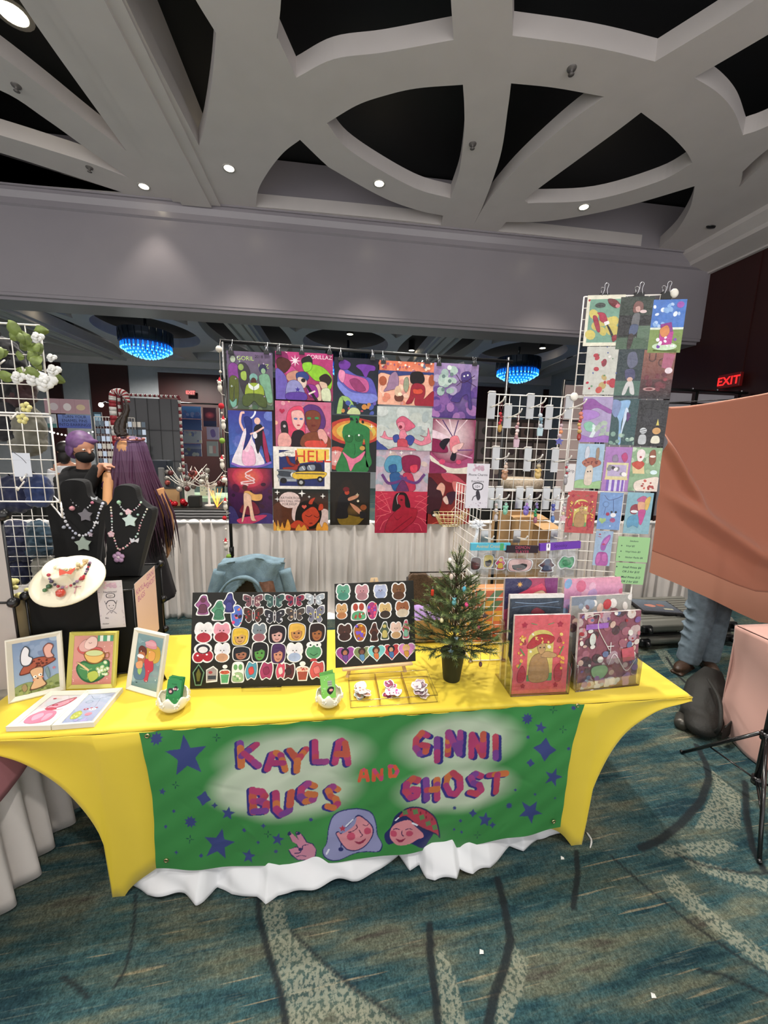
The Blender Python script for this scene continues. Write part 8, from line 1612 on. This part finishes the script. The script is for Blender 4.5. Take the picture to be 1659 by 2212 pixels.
# pink draped table end
sk = empty('draped_table', (2.56, 1.6, 0), label='neighbouring table end under a pale pink cloth reaching the floor at the right edge', cat='table')
LPK = mat('pale_pink_cloth', 'c89c90', .7, sheen=.3)
m = MB(); m.box((.02, -.9, .72), (.78, .38, .74)); m.build('tabletop', mat('table_laminate'), sk)
m = MB(); m.grid(lambda a, b: (-.03+.02*math.sin(a*21)*b+.10*(0 if b < .5 else 0)-.0*b+.012*math.sin(b*8+a*5), -.9+1.3*a, .76-.75*b), 120, 30); m.grid(lambda a, b: (-.03+.82*a, .40+.015*math.sin(a*17)*b, .76-.75*b), 60, 20); m.grid(lambda a, b: (-.03+.82*a, -.9+1.3*b, .762), 20, 30); o = m.build('cloth', LPK, sk); fabric_solid(o, .003)
for x, y in ((.1, -.8), (.1, .3), (.7, -.8), (.7, .3)): m = MB(); m.tube([(x, y, .002), (x, y, .72)], .015, n=8); m.build('leg', mat('table_leg_metal'), sk)
# tripod stand
hub = at(1655, 1590, Y=1.52); tr_ = empty('tripod_light_stand', (hub.x, 1.52, 0), label='black folding tripod stand with spread legs at the lower right edge', cat='tripod'); GL = mat('glossy_black_metal', '0c0c0e', .22, spec=.8)
feet = [T(1472, 1626, .004), T(1640, 1864, .004), Vector((hub.x+.22, 1.12, .004))]; O_ = Vector((hub.x, 1.52, 0)); col_ = Vector((0, 0, .13))
m = MB(); m.tube([(0, 0, .12), (0, 0, 1.2)], .014, n=10); m.tube([(0, 0, 1.2), (0, 0, 2.3)], .011, n=10); m.build('centre_column', GL, tr_)
for f in feet:
    f = f-O_; m = MB(); m.tube([tuple(f), tuple(Vector((0, 0, hub.z)) + Vector((f.x, f.y, 0)).normalized()*.025)], .009, n=8); m.ball(f + Vector((0, 0, .008)), .011, n=8); m.build('leg', GL, tr_)
    q = f.lerp(Vector((0, 0, hub.z)), .38)
    for s_ in (-.006, .006): m = MB(); m.tube([tuple(q+Vector((0, s_, 0))), tuple(col_+Vector((0, s_, 0)))], .004, n=6); m.build('brace', GL, tr_)
for z in (hub.z, .13): m = MB(); m.tube([(0, 0, z-.02), (0, 0, z+.02)], .024, n=10); m.ball((.026, -.01, z), .007, n=6); m.build('collar', GL, tr_)
# grey hard-shell suitcase
ALU = mat('silver_grey_shell', '8c8c84', .35, metal=.3); c0, c1 = T(1372, 1402, 0), T(1592, 1396, 0); bx_ = c0.lerp(c1, .5); lw = (c1-c0).length
sc_ = empty('suitcase', (bx_.x, bx_.y, 0), (0, 0, math.atan2(c1.y-c0.y, c1.x-c0.x)+.05), 'grey hard shell suitcase lying flat on the floor behind the table end', 'suitcase')
for z0, z1 in ((.03, .135), (.15, .27)): m = MB(); m.box((-lw/2, 0, z0), (lw/2, .62, z1), bev=.035); o = m.build('shell_half', ALU, sc_); bv = o.modifiers.new('bevel', 'BEVEL'); bv.width = .01; bv.segments = 3
m = MB(); m.box((-lw/2+.005, .004, .132), (lw/2-.005, .616, .153), bev=.008); m.build('zip_band', BLACKM, sc_)
m = MB(); m.mats = [mat('silver_grey_shell')]
for k in range(9): y = .08+.055*k; m.box((-lw/2+.06, y, .268), (lw/2-.06, y+.022, .276))
m.build('ribs', None, sc_)
for x in (-lw/2+.07, lw/2-.07):
    for z in (.075, .21): m = MB(); m.box((x-.05, -.02, z-.035), (x+.05, .03, z+.035), bev=.012); m.tube([(x-.012, -.035, z), (x+.012, -.035, z)], .026, n=12); m.build('wheel', BLACKM, sc_)
for x in (-.14, -.02): m = MB(); m.box((x, -.006, .17), (x+.09, .004, .176)); m.build('latch', CHROME, sc_)
# portfolio on the suitcase
pf = empty('art_portfolio', (bx_.x-.17, bx_.y+.12, .278), (0, 0, -.25), 'black zipped portfolio with a glossy cover lying on the grey suitcase', 'portfolio')
m = MB(); m.box((-.2, 0, 0), (.2, .34, .028), bev=.006); m.build('case', mat('black_leatherette', '16161a', .5), pf)
A = Art(.36, .30, GLOSSP, '5c6470', .001); A.run('g 0 0 1 1 6c7884 484c58;c c88878 .2 .5 .4 .4 .5 .55 .35 .65;c a86858 .55 .4 .7 .35 .75 .5 .6 .55;r .62 .7 .85 .8 c8c4a8'); o = A.build('cover_print', None, pf); o.matrix_basis = Matrix.Translation((-.18, .02, .03)) @ Matrix.Rotation(-math.pi/2, 4, 'X')
m = MB(); m.tube([(.1, 0, .014), (.12, -.04, .01), (.19, -.04, .01), (.2, .02, .014)], .004, n=6); m.build('zip_pull', BLACKM, pf)
# black backpack leaning against the pink table, with a metal bottle
bk_ = empty('backpack', (2.54, 2.12, 0), (0, 0, .5), 'black backpack slumped on the floor against the pale pink table cloth', 'backpack'); bk_.scale = (1.2, 1, .74); BPK = mat('black_nylon', '161612', .7, bump=.2, bscale=90)
m = MB(); limb(m, [(-.12, -.02, .10), (.04, 0, .13), (.16, .02, .14)], [.11, .14, .13]); limb(m, [(0, 0, .14), (.1, .02, .27), (.19, .03, .40)], [.13, .12, .05]); m.ball((-.13, -.04, .10), .10, n=14, sc=(1.2, 1, .95)); o = m.build('main_bag', BPK, bk_); remesh(o, .012, 4)
m = MB(); m.grid(lambda a, b: (-.17+.16*a, -.15-.02*math.sin(a*3), .06+.13*b), 8, 8); m.tube([(-.18, -.16, .19), (-.02, -.17, .19)], .004, n=5); m.build('front_pocket', BPK, bk_)
m = MB(); P = spline([(0, .0, .42), (-.12, -.1, .36), (-.2, -.14, .2), (-.16, -.1, .06)], 5); m.tube([tuple(q) for q in P], .012, n=6); m.build('shoulder_strap', BPK, bk_)
q = T(1470, 1568, 0); bt = empty('metal_bottle', (q.x, q.y, .04), label='grey metal bottle lying beside the black backpack', cat='bottle')
m = MB(); m.M = Matrix.Rotation(.7, 4, 'Z') @ Matrix.Rotation(math.pi/2, 4, 'Y'); m.lathe([(.0001, -.06), (.034, -.058), (.038, -.04), (.038, .05), (.022, .075), (.022, .09), (.0001, .092)], n=20); m.build('body', mat('brushed_grey_metal', '5c5a54', .35, metal=.7), bt); m = MB(); m.M = Matrix.Rotation(.7, 4, 'Z') @ Matrix.Rotation(math.pi/2, 4, 'Y'); m.lathe([(.025, .088), (.026, .115), (.0001, .118)], n=16); m.build('cap', BLACKM, bt)
p = T(1277, 1822, .002); m = MB(); m.tube([tuple(q) for q in spline([(p.x+.01, p.y+.05, .006), (p.x+.012, p.y+.02, .004), (p.x, p.y, .004), (p.x-.02, p.y-.02, .004)], 4)], [.002, .004, .005, .004, .005, .004, .004, .005, .004, .004, .003, .003, .002], n=6); tag(m.build('paper_scrap', mat('white_scrap', 'e0e0dc', .7)), 'thin curled white scrap on the carpet by the right table foot', 'scrap')
for u, v, lb in ((1408,2155,'tiny white crumb of paper on the carpet at the lower right'),(1212,1856,'tiny pale scrap on the carpet in front of the right table foot'),(1036,2060,'small white speck on the carpet near a dark woven line')):
    p = T(u, v, .004); m = MB(); m.add([(p.x, p.y, .002), (p.x+.014, p.y-.004, .007), (p.x+.018, p.y+.008, .003), (p.x+.004, p.y+.01, .009)], [[0, 1, 2, 3], [0, 1, 3]]); tag(m.build('paper_scrap', mat('white_scrap')), lb, 'scrap')

# ================================================================== BACKGROUND STALLS
def bgtable(name, x0_, x1_, y0_, y1_, h, cm, lb, top=None):
    t = empty(name, ((x0_+x1_)/2, (y0_+y1_)/2, 0), label=lb, cat='table'); M_ = Matrix.Translation((-(x0_+x1_)/2, -(y0_+y1_)/2, 0)); m = MB(); m.M = M_; m.box((x0_, y0_, h-.03), (x1_, y1_, h), bev=.006); m.build('tabletop', top or cm, t)
    m = MB(); m.M = M_; m.grid(lambda a, b: (x0_+(x1_-x0_)*a, y0_-.01-.02*b*(1+math.sin(a*90)), (h-.01)*(1-b)+.01*b), 200, 8); m.grid(lambda a, b: (x1_+.01+.015*b*(1+math.sin(a*40)), y0_+(y1_-y0_)*a, (h-.01)*(1-b)+.01*b), 60, 6); m.grid(lambda a, b: (x0_-.01-.015*b*(1+math.sin(a*40)), y0_+(y1_-y0_)*a, (h-.01)*(1-b)+.01*b), 60, 6); m.build('cloth_skirt', cm, t); return t
STR = bpy.data.materials.new('black_white_stripes'); STR.use_nodes = True; nt = STR.node_tree; tc = nt.nodes.new('ShaderNodeTexCoord'); wv = nt.nodes.new('ShaderNodeTexWave'); wv.bands_direction = 'Z'; wv.inputs['Scale'].default_value = 9; wv.inputs['Distortion'].default_value = .6; cr = nt.nodes.new('ShaderNodeValToRGB'); cr.color_ramp.interpolation = 'CONSTANT'; cr.color_ramp.elements[0].color = (.02, .02, .02, 1); cr.color_ramp.elements[1].position = .66; cr.color_ramp.elements[1].color = (.35, .35, .36, 1)
nt.links.new(tc.outputs['Object'], wv.inputs[0]); nt.links.new(wv.outputs[0], cr.inputs[0]); nt.links.new(cr.outputs[0], nt.nodes['Principled BSDF'].inputs[0])
bgtable('striped_table', -3.2, -.95, 4.9, 5.5, 1.02, STR, 'black and grey striped stall table beyond the white drape, left of the prints', mat('black_card'))
q = at(375, 1075, Y=5.15); o_ = empty('wooden_display_box', (q.x, 5.15, 1.022), label='tan wooden box with a black edge on the striped table', cat='box'); m = MB(); m.box((-.11, -.06, 0), (.10, .06, .22), bev=.004); m.build('box_body', KRAFT, o_); m = MB(); m.box((.10, -.065, 0), (.125, .065, .225)); m.box((-.11, -.065, .22), (.125, .065, .235)); m.build('dark_edge', BLACKM, o_)
q = at(421, 1068, Y=5.05); m = MB(); m.box((q.x-.07, 5.0, 1.022), (q.x+.07, 5.1, 1.16), bev=.004); tag(m.build('black_box', mat('black_card')), 'small black box between the two ornament trees', 'box')
g = random.Random(17)
for u, lb, w_ in ((402, 'white twig tree hung with round ornaments, left one on the striped table', 1), (452, 'white twig tree hung with round ornaments, right one on the striped table', 1)):
    q = at(u, 1082, Y=5.15); t = empty('ornament_tree', (q.x, 5.15, 1.022), label=lb, cat='ornament tree', group='white twig ornament trees'); m = MB(); m.lathe([(.06, 0), (.06, .012), (.015, .02), (.012, .3)], n=14); m.build('stand', WHITEP, t); m = MB(); ends = []
    for k in range(14): a = k*.9+g.uniform(-.2, .2); L_ = g.uniform(.16, .30); e = Vector((math.cos(a)*L_, math.sin(a)*L_*.5, .28+g.uniform(.02, .26))); m.tube([(0, 0, .2+.006*k), tuple(Vector((0, 0, .24)).lerp(e, .5)+Vector((0, 0, -.02))), tuple(e)], [.008, .006, .003], n=5); ends.append(e)
    m.build('twigs', WHITEP, t)
    for k, e in enumerate(ends): m = MB(); m.tube([tuple(e), tuple(e-Vector((0, 0, .05)))], .0015, n=4); m.ball(e-Vector((0, 0, .08)), .034, n=12); m.build('ornament', mat('ornament_%d' % (k % 5), ['8c8880', '5c2c2c', 'b8b4a8', 'a85048', '6c6864'][k % 5], .3, metal=.3), t)
q = at(368, 1070, Y=5.1); m = MB(); [m.ball((at(398, 1078, Y=5.1).x-.05+g.uniform(-.09, .09), 5.02+g.uniform(-.05, .05), 1.055+g.uniform(0, .05)), .035, n=10) for k in range(7)]
tag(m.build('red_baubles', mat('shiny_red', 'b81c28', .2, metal=.4)), 'heap of shiny red baubles at the foot of the left ornament tree', 'baubles', kind='stuff')
q = at(468, 1068, Y=5.0); t = empty('fairy_light_bundle', (q.x, 5.0, 1.022), label='glowing amber fairy light bundle right of the ornament trees', cat='fairy lights'); m = MB(); [m.tube([(0, 0, .0), (g.uniform(-.08, .08), g.uniform(-.05, .05), g.uniform(.05, .24))], .0015, n=4) for k in range(26)]; m.build('glowing_stems', mat('amber_glow', 'ffb060', .4, emit='ff8c30', es=3), t)
# pale green cloth table with cards further back
bgtable('green_cloth_table', -2.75, -1.3, 6.2, 6.9, .98, mat('pale_green_cloth', 'a8c4a4', .8), 'stall table with a pale green cloth behind the ornament trees')
for u, v, w_, h_, c, lb in ((403,1015,.2,.22,'d4ccc8','pale drawing card standing on the green cloth table, left'),(447,1022,.24,.16,'dcd4bc','cream card with small lettering on the green cloth table')):
    q = at(u, v, Y=6.45); A = Art(w_, h_, PAPER, c, .003); A.blobs(u, 14, (.1, .1, .9, .9), (.03, .09), ['9c9c98', '7c8c8c', 'b8a898']); tag(A.build('standing_card', None, mw=Matrix.Translation((q.x-w_/2, 6.45, .982))), lb, 'card')
# dark boxes / speaker beside the horned visitor
for u0, v0, u1, v1, Y, c, lb, nm in ((326,994,364,1046,5.6,'1c2430','dark blue case standing behind the striped table','equipment_case'),(340,1010,355,1042,5.5,'6c6c6c','grey panel leaning on the dark case','grey_panel')):
    a, b = at(u0, v0, Y=Y), at(u1, v1, Y=Y); m = MB(); m.box((a.x, Y, 0 if nm == 'equipment_case' else 1.022), (b.x, Y+.2 if nm == 'equipment_case' else Y+.04, a.z), bev=.01); tag(m.build(nm, mat(nm+'_mat', c, .6)), lb, 'case')
# candy-cane rod frame with grey partition
cf = empty('tinsel_frame', (-2.8, 6.9, 0), label='tall frame wrapped in red and white tinsel stripes around a grey partition', cat='frame'); cols_ = [mat('tinsel_white', 'c8c4c0', .5), mat('tinsel_red', '7c2430', .5)]
fa, fb = at(256, 852, Y=6.9), at(387, 859, Y=6.9)
def strip(m, a, b, r, n_):
    a, b = Vector(a), Vector(b)
    for k in range(n_): m.tube([tuple(a.lerp(b, k/n_)), tuple(a.lerp(b, (k+1)/n_))], r, cols_[k % 2], n=7)
for a, b, n_ in (((fa.x+2.8, 0, .01), (fa.x+2.8, 0, fa.z), 46), ((fb.x+2.8, 0, .01), (fb.x+2.8, 0, fa.z), 46), ((fa.x+2.8, 0, fa.z), (fb.x+2.8, 0, fa.z), 26)): m = MB(); m.mats = cols_; strip(m, a, b, .022, n_); m.build('striped_rod', None, cf)
m = MB(); m.box((fa.x+2.84, .03, .1), (fb.x+2.78, .05, fa.z-.04)); m.build('grey_partition', mat('grey_partition_board', '5c5c60', .7), cf)
m = MB()
for k in range(1, 5): x = fa.x+2.84+(fb.x-fa.x)*k/5; m.box((x-.004, .02, .1), (x+.004, .03, fa.z-.04))
for z in (1.5, 2.0): m.box((fa.x+2.84, .02, z), (fb.x+2.78, .03, z+.01))
m.build('joints', mat('joint_grey', '3c3c40', .6), cf)
ck = empty('candy_cane_prop', at(246, 900, Y=6.2), label='large plush red and white candy cane above the horned person', cat='candy cane'); ck.location.z = 0; m = MB(); m.mats = [cols_[0], mat('candy_red', '8c1c28', .6)]
h0 = at(246, 862, Y=6.2).z; P = [(0, 0, .01), (0, 0, h0)] ; P = spline([(0, 0, .01), (0, 0, .8), (0, 0, 1.6), (0, 0, h0-.02), (.06, 0, h0+.10), (.17, 0, h0+.08), (.19, 0, h0-.04)], 12)
for k in range(len(P)-1): m.tube([tuple(P[k]), tuple(P[k+1])], .045, m.mats[(k//2) % 2], n=9)
m.build('striped_cane', None, ck)
# signs of the pin stall
def bgpanel(tl, br, Y, bg, spec, lb, nm='stall_sign', cat='sign', glow=None):
    a, b = at(*tl, Y=Y), at(*br, Y=Y); A = Art(b.x-a.x, a.z-b.z, PAPER, bg, .01); A.run(spec); return tag(A.build(nm, None, mw=Matrix.Translation((a.x, Y, b.z))), lb, cat)
bgpanel((94,860), (195,895), 7.0, 'c09ca4', 'e .2 .55 .1 .09 d8ccd0;e .5 .55 .09 .09 ece4e4;e .8 .55 .1 .07 e0cca8;l a8848c .006 .34 0 .34 1;l a8848c .006 .67 0 .67 1', 'pink three-panel sign above the enamel pin sign at the left')
bgpanel((124,895), (198,926), 7.02, '5c74b8', 'g 0 0 1 1 7c94d0 4c5cac;t .5 .24 .13 141c38 TURN_YOUR|ENAMEL_PINS|INTO_EARRINGS!', 'blue sign reading Turn your enamel pins into earrings at the left')
bgpanel((100,894), (123,924), 7.02, 'b8bcc0', 'e .5 .4 .3 .3 e8e8e8;r 0 .7 1 1 4c7c7c', 'small grey and white panel left of the blue pin sign')
bgpanel((201,890), (222,922), 6.8, '38505c', 'r .14 .14 .86 .86 9cc4dc;k 4c6478 .05 .3 .7 .6 .4 .7 .3', 'small framed light blue picture right of the blue pin sign')
MESHL = mat('glowing_pin_cards', 'b8c4d4', .4, emit='c4d8f0', es=.35); rk = empty('lit_card_rack', at(232, 1000, Y=6.6), label='brightly lit white mesh rack full of small carded pins behind the two people', cat='display rack'); rk.location.z = 0  # some cards emit faintly, imitating the light that falls on the rack
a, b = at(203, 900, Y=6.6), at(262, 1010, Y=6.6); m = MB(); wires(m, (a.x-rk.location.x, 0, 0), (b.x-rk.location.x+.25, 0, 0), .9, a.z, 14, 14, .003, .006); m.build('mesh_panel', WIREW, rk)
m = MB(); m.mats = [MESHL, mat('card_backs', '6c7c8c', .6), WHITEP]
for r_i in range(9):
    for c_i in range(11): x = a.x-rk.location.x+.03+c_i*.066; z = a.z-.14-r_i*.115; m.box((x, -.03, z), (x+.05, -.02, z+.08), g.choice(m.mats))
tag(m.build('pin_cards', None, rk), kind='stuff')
ld = empty('string_lights', at(150, 935, Y=6.9), label='string of small white lights under the blue pin sign', cat='string lights'); m = MB(); P = spline([tuple(at(u, v, Y=6.9)-ld.location) for u, v in ((100,930),(125,937),(150,941),(175,940),(200,933))], 6); m.tube([tuple(q) for q in P], .003, n=4); m.build('wire', BLACKM, ld)
m = MB(); [m.ball(q, .014, n=6) for q in P[::2]]; m.build('bulbs', mat('bulb_glow', 'ffffff', .4, emit='fff4e8', es=6), ld)
lm_ = empty('gooseneck_lamp', at(240, 893, Y=6.5), label='small lit gooseneck lamp beside the candy cane', cat='lamp'); lz_ = lm_.location.z; lm_.location.z = 0; m = MB(); m.tube([tuple(q) for q in spline([(0, 0, .95), (.02, 0, lz_), (-.04, 0, lz_+.16), (-.12, 0, lz_+.15)], 6)], .008, n=6); m.lathe([(.06, .94), (.06, .955), (.0001, .96)], n=12); m.build('neck', CHROME, lm_); m = MB(); m.ball((-.13, 0, lz_+.12), .035, n=10); m.build('lit_head', mat('bulb_glow'), lm_)
bgtable('pin_stall_table', -5.0, -3.0, 6.5, 7.3, .95, mat('black_card'), 'dark stall table carrying the lit pin racks at the far left')
# blue and red poster strips left of the prints
for i, (tl, br, bg, spec, lb) in enumerate((((392,877),(435,905),'4c78b8','g 0 0 1 1 5c94d8 3c5498;b 3 8 .1 .4 .9 .9 .06 .12 7c8cc0,5c6ca8','blue sky poster at the top of the strip left of the prints'),((392,905),(436,930),'3c4c80','g 0 0 1 1 34487c 4c6498','dark blue poster second in the strip'),((393,930),(436,958),'a0a8b8','b 4 10 0 0 1 1 .05 .12 8c94b0,b8b8a0,6c78a8','pale landscape poster third in the strip'),((393,958),(436,986),'5c6488','g 0 0 1 .4 4c5c9c 8c94a8;b 6 8 0 .4 1 1 .05 .1 a8acb0,7c8078','grey blue poster at the bottom of the strip'),
        ((438,880),(468,922),'4c2c40','d .5 .4 .4 .3 d8606c 4c2844;g 0 .7 1 1 2c3058 20284c','poster of a red firework beside the blue strip'),((446,922),(474,950),'a098b8','c 6c5c98 .3 .3 .6 .2 .7 .7 .4 .8','lilac figure poster beside the strip'),((446,953),(472,986),'8c9498','r .2 .3 .5 .8 b8b8b8;r .55 .3 .8 .8 a87c80','grey card poster at the bottom beside the strip'))):
    bgpanel(tl, br, 7.6, bg, spec, lb, 'stall_poster', 'poster')
m = MB()
for x in (at(390, 900, Y=7.65).x, at(476, 900, Y=7.65).x): m.tube([(x, 7.65, 0), (x, 7.65, at(390, 874, Y=7.65).z+.04)], .015, n=6)
z_ = at(390, 874, Y=7.65).z+.03; m.tube([(at(388, 900, Y=7.65).x, 7.65, z_), (at(478, 900, Y=7.65).x, 7.65, z_)], .015, n=6); tag(m.build('poster_stand', BLACKM), 'black rod stand holding the blue poster strip left of the prints', 'stand')
for u, lb in ((352, 'left folding chair far behind the striped table'), (378, 'right folding chair far behind the striped table')):
    yy = 7.75 if u < 360 else 8.6; q = at(u, 965, Y=yy); t = empty('folding_chair', (q.x, yy, 0), label=lb, cat='chair', group='far folding chairs'); m = MB(); m.box((-.21, 0, 1.12), (.21, .03, 1.38), bev=.01); m.build('backrest', mat('mauve_chair_shell', '7c7074', .6), t); m = MB(); m.box((-.21, -.4, .8), (.21, .0, .84), bev=.01); m.build('seat', mat('mauve_chair_shell'), t)
    for x in (-.2, .2): m = MB(); m.tube([(x, -.38, .005), (x, .03, .8), (x, .03, 1.35)], .012, n=6); m.tube([(x, .1, .005), (x, -.3, .8)], .012, n=6); m.build('leg', CHROME, t)
# stalls seen through the wire grid
DGR = mat('dark_print_wall', attr=True, rough=.7); a, b = at(1000, 880, Y=6.2), at(1150, 1040, Y=6.2)
A = Art(1.5, 1.35, DGR, '28221f', .03, edge='1c1c1c'); gg = random.Random(3)
for i in range(6):
    for j in range(4): A.run('r %.3f %.3f %.3f %.3f %s' % (.03+i*.162, .04+j*.24, .17+i*.162, .25+j*.24, gg.choice(['5c4c48', '6c6460', '48403c', '7c706c', '54484c']))); A.ell(.10+i*.162, .15+j*.24, .035, .04, gg.choice(['2c2828', '8c8078', '3c3034']))
tag(A.build('print_wall', None, mw=Matrix.Translation((a.x, 6.2, .98))), 'dark display wall of small grey prints seen through the wire grid', 'display wall')
bgtable('dark_stall_table', 2.0, 4.6, 5.5, 6.15, .96, mat('black_card'), 'dark draped stall table behind the wire grid')
st_ = empty('round_stool', (at(1128, 1040, Y=5.0).x, 5.0, 0), label='round woven stool behind the wire grid', cat='stool'); zt = at(1128, 1032, Y=5.0).z; m = MB(); m.lathe([(.26, zt-.14), (.28, zt-.1), (.28, zt-.03), (.25, zt), (.0001, zt+.005)], n=28); m.build('woven_top', mat('woven_cane', 'b0a08c', .8, vary=.3, scale=40), st_)
for k in range(4): a_ = k*1.57+.78; m = MB(); m.tube([(.2*math.cos(a_), .2*math.sin(a_), .003), (.18*math.cos(a_), .18*math.sin(a_), zt-.12)], .014, n=7); m.build('leg', mat('dark_chair_frame'), st_)
for u0, v0, u1, v1, Y, lb in ((1098,1112,1170,1150,3.62,'open kraft cardboard box behind the lower wire grid'),(1150,1130,1192,1175,3.15,'pale cardboard box in front of the open kraft box')):
    a, b = at(u0, v0, Y=Y), at(u1, v1, Y=Y); w_ = b.x-a.x; t = empty('cardboard_box', ((a.x+b.x)/2, Y, 0), (0, 0, .2), lb, 'box'); h_ = a.z
    m = MB(); m.box((-w_/2, 0, .0), (w_/2, .3, h_-.25), bev=.003); m.build('lower_carton', KRAFT, t); m = MB(); m.box((-w_/2, 0, h_-.25), (w_/2, .005, h_)); m.box((-w_/2, .295, h_-.25), (w_/2, .3, h_)); m.box((-w_/2, 0, h_-.25), (-w_/2+.005, .3, h_)); m.box((w_/2-.005, 0, h_-.25), (w_/2, .3, h_)); m.add([(-w_/2, 0, h_), (w_/2, 0, h_), (w_/2, -.12, h_-.03), (-w_/2, -.12, h_-.03)], [[0, 1, 2, 3]]); m.build('open_flaps', KRAFT, t)
# right back pipe frames with grey-white panels, and pale banner behind the tall column
PNL = mat('grey_white_banner', 'b4b0b8', .7, vary=.05)
fr = empty('banner_frame', (5.3, 5.2, 0), label='black pipe frame carrying pale banners, above the pink cloth', cat='frame'); zt = at(1550, 846, Y=5.2).z; m = MB(); m.tube([(-1.5, 0, zt), (.72, 0, zt)], .02, n=8)
for x in (-1.5, -.55, -.1, .6): m.tube([(x, 0, .0), (x, 0, zt)], .018, n=8)
m.tube([(-1.5, 0, zt-.2), (.7, 0, zt-.17)], .012, n=6); m.build('pipes', BLACKM, fr)
for x0_, x1_ in ((-1.46, -.6), (-.5, -.15), (-.05, .55)): m = MB(); m.box((x0_, .03, .9), (x1_, .035, zt-.04)); m.build('pale_banner', PNL, fr)
m = MB(); [m.ball((-1.4+k*.4, -.02, zt+.02), .016, n=6) for k in range(6)]; m.build('clip_rings', CHROME, fr)
zt = at(1240, 822, Y=5.3).z; xa_ = at(1219, 822, Y=5.3).x; fr = empty('banner_frame', (xa_, 5.3, 0), label='black pipe frame with a tall pale pink banner behind the tall print column', cat='frame'); m = MB(); m.tube([(0, 0, 0), (0, 0, zt), (.62, 0, zt), (.62, 0, 0)], .02, n=8); m.build('pipes', BLACKM, fr)
m = MB(); m.box((.03, .02, .1), (.58, .03, zt-.06)); m.build('pale_banner', mat('pale_pink_banner', 'c4b0ac', .7), fr); m = MB(); [m.box((.0, -.01, z), (.62, .0, z+.02)) for z in (2.25, 1.7, 1.2)]; m.build('black_bars', BLACKM, fr)
